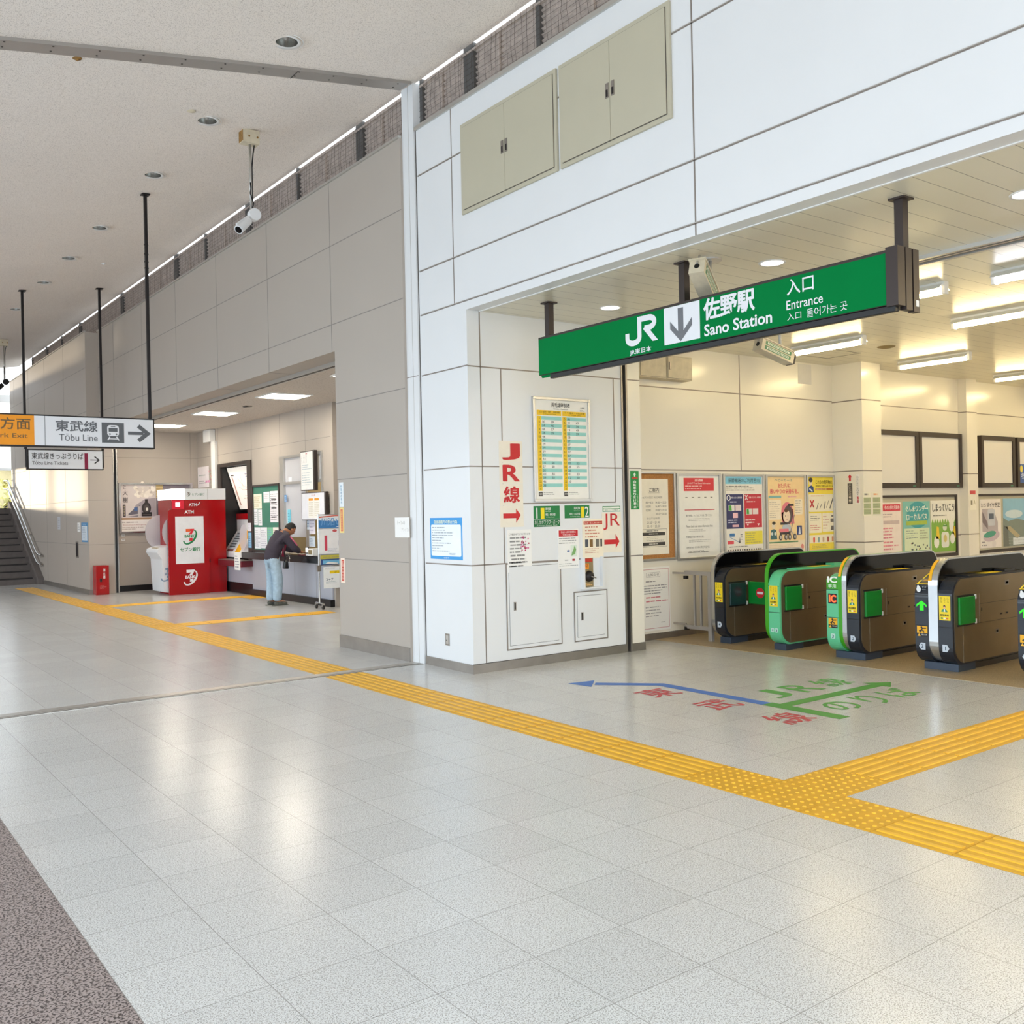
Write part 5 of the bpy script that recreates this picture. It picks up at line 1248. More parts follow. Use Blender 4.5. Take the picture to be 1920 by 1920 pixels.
def rp(u0, u1, z0, z1, k, lab, fn):
    b = MB(FR); b.box(u0, u1, -.02, -.017, z0, z1, k); b.fr = lambda p: FR((p[0], p[1] - .018, p[2])); fn(b); tag(b.build('travel_poster', fix=False), lab, 'poster')
def f1(b):
    b.poly([(.0, 1.33), (.74, 1.33), (.74, 1.45), (.5, 1.47), (.25, 1.44), (.0, 1.46)], '#3f7fc0', .003); b.text('川沿い日和', .04, .66, 1.37, 1.50, '#6fa4d8', .004, .02); b.ribbon([(.01, 1.51), (.3, 1.535), (.74, 1.53)], .018, '#d8604a', .004); b.ell(.66, 1.43, .05, .05, '#f0a838', .0045, 14); b.poly([(.3, 1.345), (.7, 1.345), (.62, 1.39), (.4, 1.385)], '#e8f0f8', .0046); b.lines(.38, .64, 1.35, 1.38, 1, '#3a5a8c', .005)
rp(0.0, .74, 1.325, 1.55, '#e9eef4', 'blue and orange river travel poster topping the rack', f1)
def f2(b):
    b.rect(.10, .145, .96, 1.21, '#cf4860', .003); b.ribbon([(.42, 1.30), (.36, 1.2), (.42, 1.1), (.36, 1.02)], .03, '#d0d2da', .003); b.ell(.42, 1.08, .09, .09, '#d6d8e0', .0035); b.ell(.42, 1.08, .055, .055, '#eef0f4', .004); b.ell(.28, 1.285, .04, .022, '#c85a60', .004); b.ell(.43, 1.285, .04, .022, '#c04a58', .004); b.lines(.16, .42, .93, 1.0, 3, '#c4ccd8', .0035); b.rect(.50, .53, .90, 1.31, '#4a5488', .003)
rp(0.0, .53, .905, 1.315, '#eef0f4', 'white travel poster with a grey swirl and red strip in the rack', f2)
def f3(b):
    b.poly([(.57, 1.27), (.67, 1.30), (.66, 1.285), (.58, 1.255)], '#2f6ab8', .003); b.vtext('夏の旅', .66, .71, 1.12, 1.26, '#3f80c8', .003); b.rect(.655, .685, .95, 1.08, '#2f6ab8', .003); b.ell(.61, 1.05, .05, .08, '#c8dcec', .003)
rp(.54, .74, .905, 1.315, '#dcebf6', 'narrow pale blue travel poster beside the swirl poster', f3)
def f4(b):
    b.rect(.02, .74, .82, .885, '#c4bc48', .003); b.rect(.06, .35, .735, .80, '#6fb4dc', .0035); b.poly([(.10, .74), (.33, .735), (.33, .75), (.16, .775)], '#e8e6e4', .004); b.rect(.42, .72, .735, .80, '#9ab0c4', .0035); b.poly([(.45, .74), (.7, .755), (.7, .78), (.55, .775)], '#dfe4ea', .004); b.lines(.06, .7, .83, .87, 1, '#8a8430', .004)
rp(.03, .74, .725, .89, '#2f4f8c', 'blue poster strip with two train photos in the rack', f4)
def f5(b):
    b.rrect(.18, .56, .575, .625, .01, '#f4d51a', .003); b.text('お得', .26, .46, .583, .617, '#a08a10', .004); b.lines(.10, .40, .64, .68, 2, '#9aa4b0', .003); b.text('2+7', .11, .24, .46, .50, '#4f6a84', .003, .01); b.lines(.11, .4, .41, .45, 2, '#9ab0c0', .003); b.poly([(.46, .335), (.72, .335), (.72, .39), (.50, .40)], '#2f9a94', .003); b.rect(.52, .72, .37, .47, '#e6eaee', .0035); b.poly([(.55, .40), (.7, .41), (.7, .43), (.6, .445)], '#5a6470', .004); b.rrect(.6, .72, .58, .66, .01, '#3fb0bc', .003)
rp(.07, .74, .335, .69, '#eef3f6', 'white and teal poster with a yellow label, lowest in the rack', f5)
# papers on the far left wall
b = MB(PX(4.87)); b.box(-21.83, -21.29, -.003, 0, 1.085, 1.495, '#4a8ec0'); b.rect(-21.79, -21.33, 1.12, 1.42, '#dce6ee', .004); b.lines(-21.77, -21.36, 1.13, 1.41, 8, '#8aa0b8', .005, .4, 4); b.text('禁止行為', -21.7, -21.45, 1.435, 1.475, '#cfe4f0', .005); tag(b.build('rules_notice', fix=False), 'blue bordered notice on the far left wall', 'notice')
b = MB(PX(4.87)); b.box(-22.18, -21.93, -.003, 0, 1.30, 1.495, 'paper'); b.lines(-22.15, -21.97, 1.33, 1.47, 3, '#a8aaae', .004); tag(b.build('paper_notice', fix=False), 'white paper beside the blue notice on the far left wall', 'notice')
b = MB(PX(4.87)); b.box(-24.13, -23.85, -.003, 0, 1.345, 1.635, '#c9ccd2'); b.lines(-24.1, -23.88, 1.37, 1.61, 6, '#8a8c94', .004, .5); tag(b.build('paper_notice', fix=False), 'grey paper on the far left wall near the handrail', 'notice')
t = thing('door_handle_plate', (4.85, 22.25, .74), 'recessed steel pull plate in the far left wall', 'pull plate')
b = MB(PX(4.87)); b.box(-22.38, -22.13, -.006, 0, .74, 1.085, 'steel'); b.build('plate', t); b = MB(PX(4.87)); b.box(-22.34, -22.17, -.008, -.006, .77, 1.055, 'dark_metal'); b.build('recess', t)
# handrails
for dz, lab in ((-.17, 'lower'), (.06, 'upper')):
    t = thing('handrail', (4.79, 28.3, .5 + dz), '%s steel handrail along the stairs at the far left' % lab, 'handrail')
    pts = [(4.79, 25.75, .66 + dz), (4.79, 26.0, .66 + dz), (4.79, 26.2, .70 + dz)] + [(4.79, 26.4 + i * .36, .78 + dz + i * .36 * .516) for i in range(11)] + [(4.79, 30.6, 2.65 + dz)]
    b = MB(); b.tube(pts, .022, 'steel_bright', 10); b.build('rail', t, smooth=True)
    for y in (25.8, 27.2, 28.6, 29.7):
        z = .66 + dz if y < 26.2 else .78 + dz + (y - 26.4) * .516
        b = MB(); b.tube([(4.79, y, z), (4.80, y, z - .05), (4.868, y, z - .05)], .009, 'steel', 6); b.build('bracket', t)
# outside beyond the stairs
t = thing('building', (12.0, 48, 0), 'pale sunlit building seen through the window above the stairs', 'building')
b = MB(); b.box(6.3, 18, 48, 52, 0, 4.2, 'exterior_cream'); b.build('wall', t)
b = MB(); b.box(6.2, 18.5, 47.6, 52, 4.2, 4.4, 'white_paint'); b.build('roof', t)
b = MB(); b.box(7.5, 9.0, 47.95, 48, 1.0, 2.6, 'dark_metal'); b.build('window', t)
rnd = random.Random(3); bm = MB()
for i in range(700):
    c = (rnd.uniform(5.2, 10), rnd.uniform(40, 43), rnd.uniform(.9, 3.2)); s = .08
    vs = [(c[0] + rnd.gauss(0, s), c[1] + rnd.gauss(0, s), c[2] + rnd.gauss(0, s)) for _ in range(4)]; bm.add(vs, [(0, 1, 2), (0, 2, 3), (0, 3, 1)], 'leaf')
o = bm.build('hedge', fix=False); tag(o, 'yellow green hedge beyond the stair window', 'hedge')
b = MB(); b.box(-20, 30, 32, 60, -.2, 0.0, 'stair_grey'); struct(b.build('ground'))
# ------------------------------------------------------------------ ticket gates
GXF, GXB = 8.30, 9.98
def prof_fin(i=0.0): return rr(GXF + i, GXB - i, 0.075 + i, 1.03 - i, (.20, .20, .13, .24), 8)
def prof_body(i=0.0, top=.855): return rr(GXF + .005 + i, GXB - .06 - i, 0.07 + i, top - i, (.16, .16, .12, .17), 8)
def PF(x0): return PX(x0)
def gate(yl, yr, label, left=None, fin=None, right=None, num_l=None, num_r=None, ic=False, closed=False, touch=True, tape=False, hide_right=False):
    """left / right = (y0, y1, material) bodies with y0 > y1 ; fin = list of (y0, y1, material)"""
    t = thing('ticket_gate', ((GXF + GXB) / 2, (yl + yr) / 2, 0), label, 'ticket gate', 'row of ticket gates')
    # plinths
    b = MB(); b.box(8.42, 8.72, yr + .015, yl - .015, 0, .072, 'plinth'); b.build('plinth', t, bevel=.004)
    b = MB(); b.box(8.72, 9.80, yr + .03, yl - .03, 0, .055, 'plinth_dark'); b.build('base', t)
    fa, fb = fin[0][0], fin[-1][1]
    for y0, y1, m in fin:
        b = MB(); b.prism(prof_fin(), 'y', y1, y0, m); b.build('hood_band', t, bevel=.003)
    b = MB(); b.prism(prof_fin(.012), 'y', fb - .004, fa + .004, 'black_gloss'); b.build('hood_glass', t)
    for side, body in (('l', left), ('r', right)):
        if not body: continue
        y0, y1, m = body
        out = y0 if side == 'l' else y1          # outer face
        sgn = 1 if side == 'l' else -1
        top = .845 if (side == 'l' and touch) else .855
        b = MB(); b.prism(prof_body(0, top), 'y', y1, y0, m)
        for z in (.695, .415): b.box(GXF + .0035, GXF + .006, y1, y0, z - .003, z + .003, 'black')
        o = b.build('housing', t, bevel=.003)
        # brushed side panel
        b = MB(); b.prism(rr(GXF + .035, GXB - .09, .085, top - .008, (.16, .15, .11, .15), 8), 'y', min(out, out + sgn * .006), max(out, out + sgn * .006), 'gate_brown')
        fs = out + sgn * .0065
        def bar(x0, x1, z0, z1, k, h=.001): b.box(x0, x1, min(fs, fs + sgn * h), max(fs, fs + sgn * h), z0, z1, k)
        bar(8.47, 8.475, .085, .42, 'steel_bright'); bar(8.765, 8.77, .42, .695, 'steel_bright'); bar(8.77, 9.85, .597, .60, 'black'); bar(8.48, 9.85, .422, .425, 'black')
        bar(9.15, 9.19, .47, .485, 'dark_metal'); bar(9.26, 9.30, .47, .485, 'dark_metal'); bar(9.06, 9.12, .30, .34, 'steel'); bar(9.075, 9.105, .31, .33, 'dark_metal'); bar(9.25, 9.33, .74, .79, 'steel'); bar(9.265, 9.315, .755, .775, 'dark_metal'); bar(8.80, 8.815, .53, .56, 'dark_metal')
        b.build('side_panel', t)
        # flap in its pocket
        k = 'flap_dark' if (closed and side == 'r') else 'flap_green'
        b = MB(); f0 = out + sgn * .007; f1 = out + sgn * .03
        b.box(8.385, 8.655, min(f0, f1), max(f0, f1), .435, .685, k)
        fl = b.build('flap', t, bevel=.006)
        b = MB(); b.box(8.375, 8.66, min(f0, f0 + sgn * .012), max(f0, f0 + sgn * .012), .685, .70, 'black'); b.box(8.375, 8.66, min(f0, f0 + sgn * .012), max(f0, f0 + sgn * .012), .42, .435, 'black')
        for z in (.43, .655): b.box(8.658, 8.676, min(f0, f1), max(f0, f1), z, z + .04, 'white_paint')
        b.build('hinge', fl)
        # top deck
        b = MB(); ym0, ym1 = (fa + .004, y0 - .006) if side == 'l' else (y1 + .006, fb - .004)
        mk = m if m != 'gate_navy' else 'black'
        b.box(8.62, 9.72, ym0, ym1, top, top + .012, mk); b.box(8.95, 9.25, ym0 + .012, ym1 - .012, top + .012, top + .014, 'yellow'); b.box(9.3, 9.5, ym0 + .01, ym1 - .01, top + .012, top + .035, mk)
        b.build('top_deck', t, bevel=.003)
        # sticker, number plate on the front
        yc = (y0 + y1) / 2
        if side == 'r':
            b = MB(PF(GXF + .004)); u0, u1 = -(yc + .055), -(yc - .05); b.box(u0, u1, -.002, 0, .478, .698, 'yellow')
            for i in range(3): b.vtext('見入し'[i] + 'なで'[i % 2] , u0 + .012 + .032 * i, u0 + .030 + .032 * i, .635, .69, '#8a7a10', .003) if True else None
            uc = (u0 + u1) / 2 - .002
            b.ell(uc, .602, .011, .015, '#3a2a22', .003, 14); b.ell(uc, .594, .009, .012, '#e8b090', .0035, 12); b.poly([(uc - .032, .555), (uc + .03, .555), (uc + .022, .572), (uc + .008, .582), (uc - .008, .582), (uc - .024, .572)], '#3a8a6a', .003); b.poly([(uc - .006, .556), (uc + .008, .556), (uc + .006, .58), (uc - .004, .58)], '#f0f0e8', .0035)
            b.text('防犯専用', uc - .038, uc + .038, .515, .535, '#3a3410', .003, .02); b.ell(uc - .025, .497, .012, .008, '#2f8a4a', .003, 10); b.ell(uc, .497, .012, .008, '#f4f4e8', .003, 10); b.ell(uc + .025, .497, .012, .008, '#e07038', .003, 10)
            b.build('front_sticker', t, fix=False)
        n = num_l if side == 'l' else num_r
        if n:
            zn = .225
            b = MB(PF(GXF + .004)); u = -yc
            if n == '4 3':
                for du, s in ((-.022, '4'), (.028, '3')): b.rrect(u + du - .02, u + du + .02, zn - .02, zn + .024, .008, '#bfe3d6', .002); b.text(s, u + du - .008, u + du + .008, zn - .012, zn + .014, '#2c4a60', .003, .02)
            elif ic:
                b.rrect(u - .025, u + .025, zn - .02, zn + .03, .01, '#bfe3d6', .002) if side == 'l' else b.poly([(u - .03, zn - .03), (u + .012, zn - .03), (u + .03, zn), (u + .012, zn + .03), (u - .03, zn + .03)], '#c9d3de', .002)
                b.text(n, u - .012, u + .008, zn - .014, zn + .018, '#2c4a60', .003, .02)
            else:
                s2 = -1 if side == 'l' else 1
                b.poly([(u - s2 * .03, zn - .032), (u + s2 * .014, zn - .032), (u + s2 * .034, zn), (u + s2 * .014, zn + .032), (u - s2 * .03, zn + .032)], '#c9d3de', .002)
                b.text(n, u - .012, u + .010, zn - .016, zn + .018, '#26405c', .003, .02)
            b.build('number_plate', t, fix=False)
        if side == 'l':
            b = MB(PF(GXF + .004)); u = -yc
            if ic:
                b.rect(-y0 + .004, -y1 - .002, .70, .80, '#3fa11c', .0022); b.text('IC', u - .05, u + .055, .765, .825, '#f4f8f0', .004, .06); b.text('専用', u - .045, u + .045, .712, .748, '#dff0d8', .004, .01)
                b.rect(u - .048, u + .05, .555, .655, 'black', .003); b.text('IC', u - .035, u + .042, .57, .64, 'led_red', .004, .04)
            else:
                b.rect(u - .06, u + .06, .535, .66, '#2a303c', .002); b.poly([(u - .02, .553), (u + .02, .553), (u + .02, .61), (u + .05, .585), (u + .05, .607), (u, .645), (u - .05, .607), (u - .05, .585), (u - .02, .61)], 'led_green', .003)
                b.ell(u - .025, .748, .022, .028, '#e8ebee', .003, 12); b.ell(u - .03, .77, .012, .016, '#e8ebee', .0035, 10); b.text('タッチ', u + .008, u + .05, .762, .776, '#d8dce2', .003); b.text('touch', u + .008, u + .045, .744, .754, '#a8b0ba', .003)
            b.rect(u - .05, u + .052, .345, .41, 'tape', .002); b.rect(u - .05, u + .052, .312, .345, 'black', .002); b.poly([(u - .045, .316), (u - .015, .316), (u - .03, .342)], '#f0b838', .003); b.text('駆込注意', u - .005, u + .048, .325, .338, '#d8d8d0', .003)
            b.ell(u - .005, .398, .01, .009, '#2a2018', .003, 10); b.ribbon([(u - .03, .362), (u - .005, .375), (u + .005, .39), (u + .04, .393)], .011, '#2a2018', .003); b.ribbon([(u + .005, .39), (u - .01, .37), (u - .015, .35)], .011, '#2a2018', .0032); b.ribbon([(u - .008, .372), (u + .015, .365), (u + .018, .35)], .009, '#2a2018', .0034)
            b.build('front_display', t, fix=False)
        if side == 'l' and touch and not ic:
            b = MB(); b.add([(8.315, y0 - .008, .79), (8.315, y1 + .008, .79), (8.60, y1 + .008, .905), (8.60, y0 - .008, .905), (8.315, y0 - .008, .77), (8.315, y1 + .008, .77), (8.60, y1 + .008, .845), (8.60, y0 - .008, .845)],
                            [(0, 1, 2, 3), (7, 6, 5, 4), (0, 4, 5, 1), (1, 5, 6, 2), (2, 6, 7, 3), (3, 7, 4, 0)], 'black')
            def tq(xa, xb, ya, yb, k, e): 
                f = lambda x: .79 + (x - 8.315) * .115 / .285 + e
                b.add([(xa, ya, f(xa)), (xa, yb, f(xa)), (xb, yb, f(xb)), (xb, ya, f(xb))], [(0, 1, 2, 3)], k)
            for q in ((8.318, 8.335, y0 - .01, y1 + .01), (8.52, 8.535, y0 - .01, y1 + .01), (8.335, 8.52, y0 - .01, y0 - .024), (8.335, 8.52, y1 + .024, y1 + .01)): tq(*q, 'yellow', .002)
            tq(8.39, 8.41, y0 - .04, y1 + .03, 'tape', .003); b.build('card_reader', t, fix=False)
    if tape:
        b = MB(); y0, y1 = fa - .002, (fa + fb) / 2 + .012
        arc = [p for p in prof_fin(-.0025) if p[0] < GXF + .15 and p[1] > .80]
        arc = [(GXF - .0025, .83)] + sorted(arc, key=lambda p: p[1])
        n = len(arc)
        b.add([(p[0], y0, p[1]) for p in arc] + [(p[0], y1, p[1]) for p in arc], [(i, i + 1, n + i + 1, n + i) for i in range(n - 1)], 'tape'); b.build('warning_tape', t, fix=False)
    if closed:
        for y0, y1, k in ((7.20, 6.945, 'flap_green'), (6.915, 6.66, 'flap_green')):
            b = MB(PX(8.70)); b.box(-y0, -y1, 0, .022, .435, .69, k); f = b.build('flap', t, bevel=.006)
            yc = 7.03 if y0 > 7 else 6.80
            b = MB(PX(8.70)); b.ell(-yc, .565, .058, .058, '#d2202c', .002, 28); b.rect(-yc - .042, -yc + .042, .552, .578, '#f2f0f0', .003); b.build('no_entry_mark', f, fix=False)
    return t
NV = 'gate_navy'
gate(7.40, 7.218, 'outermost ticket gate beside the railing, dark with closed green flaps', fin=[(7.40, 7.352, 'gate_silver')], right=(7.352, 7.218, NV), num_r='4', closed=True)
gate(6.645, 6.462, 'mint green ticket gate with a green hood and the double badge 4 3', fin=[(6.645, 6.603, 'gate_green')], right=(6.603, 6.462, 'gate_mint'), num_r='4 3')
gate(5.882, 5.517, 'ticket gate with a mint green card-only left half and dark right half', left=(5.882, 5.742, 'gate_mint'), fin=[(5.742, 5.70, 'gate_green'), (5.70, 5.651, 'gate_silver')], right=(5.651, 5.517, NV), num_l='3', num_r='2', ic=True, tape=True)
gate(4.930, 4.571, 'dark ticket gate with a silver double band, green arrow and badges 2 and 1', left=(4.930, 4.793, NV), fin=[(4.793, 4.752, 'gate_silver'), (4.752, 4.705, 'gate_silver')], right=(4.705, 4.571, NV), num_l='2', num_r='1', tape=True)
gate(3.995, 3.64, 'dark ticket gate cut off by the right picture edge', left=(3.995, 3.86, NV), fin=[(3.86, 3.815, 'gate_silver'), (3.815, 3.77, 'gate_silver')], right=(3.77, 3.64, NV), num_l='1', num_r='1', tape=True)
# railing between the outer gate and the wall
t = thing('railing', (8.42, 7.7, 0), 'grey steel railing between the outermost gate and the poster wall', 'railing')
b = MB(); b.box(8.395, 8.445, 7.49, 7.54, 0, .80, 'beam_grey'); b.build('post', t, bevel=.003)
for z in (.755, .12):
    b = MB(); b.box(8.40, 8.44, 7.54, 7.90, z, z + .045, 'beam_grey'); b.build('rail', t, bevel=.003)
for y in (7.66, 7.76): 
    b = MB(); b.box(8.408, 8.432, y - .011, y + .011, .165, .755, 'beam_grey'); b.build('bar', t)
for z in (.74, .14):
    b = MB(); b.box(8.40, 8.44, 7.87, 7.915, z - .035, z + .0, 'dark_metal'); b.box(8.41, 8.43, 7.90, 8.10, z + .018, z + .04, 'beam_grey'); b.build('bracket', t)

# ------------------------------------------------------------------ gate hall boards and posters
P81 = PY(8.10)
def poster_frame(x0, x1, z0, z1, label, fn, w=.028, back='alu'):
    t = thing('framed_poster', ((x0 + x1) / 2, 8.1, z0), label, 'poster', 'framed posters along the hall wall')
    b = MB(P81)
    for a in ((x0, x0 + w, z0, z1), (x1 - w, x1, z0, z1), (x0 + w, x1 - w, z0, z0 + w), (x0 + w, x1 - w, z1 - w, z1)): b.box(a[0], a[1], -.026, 0, a[2], a[3], 'alu')
    b.box(x0, x1, -.008, 0, z0, z1, back); b.build('frame', t, bevel=.003)
    b = MB(P81); b.b = None; fn(b, x0 + w, x1 - w, z0 + w, z1 - w, .009); b.build('sheet', t, fix=False)
def g1(b, x0, x1, z0, z1, t):
    b.rect(x0, x1, z0, z1, 'cork', t); b.rect(7.60, 8.355, 1.0, 1.89, '#eee8d8', t + .002); s = t + .003
    b.text('ご案内', 8.04, 8.20, 1.735, 1.785, '#55524a', s, .01); b.rect(8.03, 8.21, 1.725, 1.729, '#8a867c', s); b.text('みどりの窓口 対応時間', 7.9, 8.25, 1.66, 1.685, '#77736a', s)
    for i, (a, c) in enumerate([('8:00〜8:30', '14:30〜15:20'), ('10:30', '16:40〜18:00'), ('12:00', '19:00〜19:10'), ('', '20:10〜20:20')]):
        z = 1.60 - .045 * i
        if a: b.text(a, 7.98 if i == 0 else 7.98, 8.10 if i == 0 else 8.06, z, z + .025, '#66625a', s)
        b.text(c, 8.14, 8.32, z, z + .025, '#66625a', s)
    b.text('窓口不在時間', 7.99, 8.20, 1.415, 1.437, '#77736a', s); b.text('21:20〜21:40', 7.99, 8.21, 1.365, 1.392, '#66625a', s); b.text('22:10〜22:20', 7.99, 8.21, 1.32, 1.347, '#66625a', s)
    b.frame(7.9, 8.32, 1.09, 1.30, .004, '#77736a', s); b.rect(7.9, 8.29, 1.225, 1.262, '#3a3734', s); b.rect(7.9, 8.29, 1.105, 1.145, '#3a3734', s); b.lines(7.98, 8.3, 1.155, 1.215, 3, '#8a867c', s, .4); b.lines(7.98, 8.3, 1.265, 1.295, 1, '#77736a', s, .6); b.lines(8.02, 8.26, 1.23, 1.257, 1, '#d8d4c8', s + .001, .4); b.lines(8.02, 8.26, 1.11, 1.14, 1, '#d8d4c8', s + .001, .4)
poster_frame(7.55, 8.475, .925, 1.98, 'cork notice board with a cream service hours sheet on the hall wall', g1)
def g2(b, x0, x1, z0, z1, t):
    b.rect(x0, x1, z0, z1, '#f0eee6', t); s = t + .001
    b.rect(8.625, 9.165, 1.745, 1.905, '#d4343e', s); b.text('運行情報', 8.82, 8.97, 1.86, 1.892, '#f4e4e0', s + .001, .01); b.text('JR-EAST Train Status Information', 8.69, 9.10, 1.825, 1.85, '#f4e4e0', s + .001, .01); b.lines(8.65, 9.15, 1.76, 1.82, 2, '#f0c8c4', s + .001, .45)
    for i in range(5): b.rect(8.65 + .112 * i, 8.69 + .112 * i, 1.66, 1.672, '#88847c', s)
    b.rect(8.635, 9.17, 1.51, 1.52, '#c02a36', s)
    for i, z in enumerate((1.46, 1.33, 1.20, 1.07)):
        b.text(['運行情報についてはこちらをご覧ください', 'Please check train status information here', '列車运行信息请看这里。', '운행 정보는 여기에서 확인하십시오.'][i], 8.655, 9.13 if i < 2 else 8.97 + .1 * (i == 3), z - .028, z, '#66645e', s); b.lines(8.70, 9.10, z - .085, z - .045, 2, '#8f8c84', s, .35, i)
    b.lines(8.68, 9.1, .98, 1.02, 1, '#8f8c84', s, .4, 5)
poster_frame(8.50, 9.285, .91, 1.965, 'framed white train status poster with a red heading', g2)
def g3(b, x0, x1, z0, z1, t):
    b.rect(x0, x1, z0, z1, '#eeeae0', t); s = t + .001
    b.rect(x0 + .01, x1 - .01, 1.83, 1.925, '#7fc4de', s); b.text('振替輸送のご利用案内', x0 + .07, x1 - .06, 1.85, 1.905, '#36586a', s + .001, .012); b.lines(x0 + .03, x1 - .04, 1.74, 1.815, 3, '#55524c', s, .5, 4)
    b.rect(x0 + .025, 9.715, 1.265, 1.70, '#2e3264', s); b.rect(9.735, x1 - .02, 1.27, 1.70, '#c02e40', s)
    b.ribbon([(9.435 + .032 * math.cos(a * .32), 1.655 + .032 * math.sin(a * .32)) for a in range(21)], .012, '#f0f0f0', s + .001); b.ribbon([(9.75, 1.625), (9.80, 1.69)], .012, '#f0f0f0', s + .001); b.ribbon([(9.80, 1.625), (9.75, 1.69)], .012, '#f0f0f0', s + .001)
    b.text('対象となる乗車券', 9.48, 9.69, 1.645, 1.67, '#e4e4f0', s + .001, .01); b.text('対象とならない乗車券', 9.825, 10.06, 1.645, 1.67, '#f4dcdc', s + .001, .01); b.lines(9.46, 9.66, 1.585, 1.62, 1, '#c8cae0', s + .001); b.lines(9.78, 10.05, 1.585, 1.62, 1, '#f0d0d0', s + .001)
    for u, z in ((9.43, 1.49), (9.765, 1.44)):
        b.rect(u, u + .115, z, z + .075, '#e4e4dc', s + .001); b.poly([(u + .01, z + .005), (u + .06, z + .005), (u + .05, z + .07), (u + .012, z + .07)], '#4aa53c', s + .002); b.rect(u + .13, u + .24, z, z + .075, '#e8d8d8', s + .001)
    b.rect(9.51, 9.605, 1.40, 1.465, '#f0c4cc', s + .001); b.lines(9.42, 9.70, 1.33, 1.385, 2, '#c8cae0', s + .001, .55); b.rect(9.50, 9.62, 1.285, 1.315, '#e0b0bc', s + .001); b.lines(9.75, 10.06, 1.32, 1.385, 2, '#f4dcdc', s + .001, .6); b.poly([(9.77, 1.32), (9.82, 1.32), (9.795, 1.29)], '#f4dcdc', s + .001); b.poly([(9.98, 1.32), (10.03, 1.32), (10.005, 1.29)], '#f4dcdc', s + .001)
    b.rect(9.735, x1 - .015, 1.055, 1.225, '#eadc4a', s); b.lines(9.75, 10.06, 1.065, 1.215, 5, '#a89c30', s + .001, .4); b.rrect(9.44, 9.54, 1.165, 1.205, .008, '#3f78b0', s); b.rrect(9.40, 9.52, 1.07, 1.11, .008, '#e0505c', s); b.ribbon([(9.44, 1.16), (9.52, 1.13), (9.62, 1.09)], .006, '#5a86b8', s); b.poly([(9.62, 1.08), (9.645, 1.08), (9.635, 1.16)], '#2a2a2a', s); b.lines(9.65, 9.71, 1.11, 1.2, 3, '#4a4a4a', s)
    b.lines(x0 + .07, x1 - .07, 1.025, 1.045, 1, '#55524c', s, .6)
    for i in range(15): b.rrect(x0 + .04 + .045 * i, x0 + .062 + .045 * i, .965, 1.0, .006, '#35322e', s)
    for i in range(12): b.rrect(x0 + .06 + .05 * i, x0 + .08 + .05 * i, .935, .953, .006, '#4a423a', s)
poster_frame(9.335, 10.125, .90, 1.96, 'framed poster with a pale blue heading and navy and red boxes', g3)
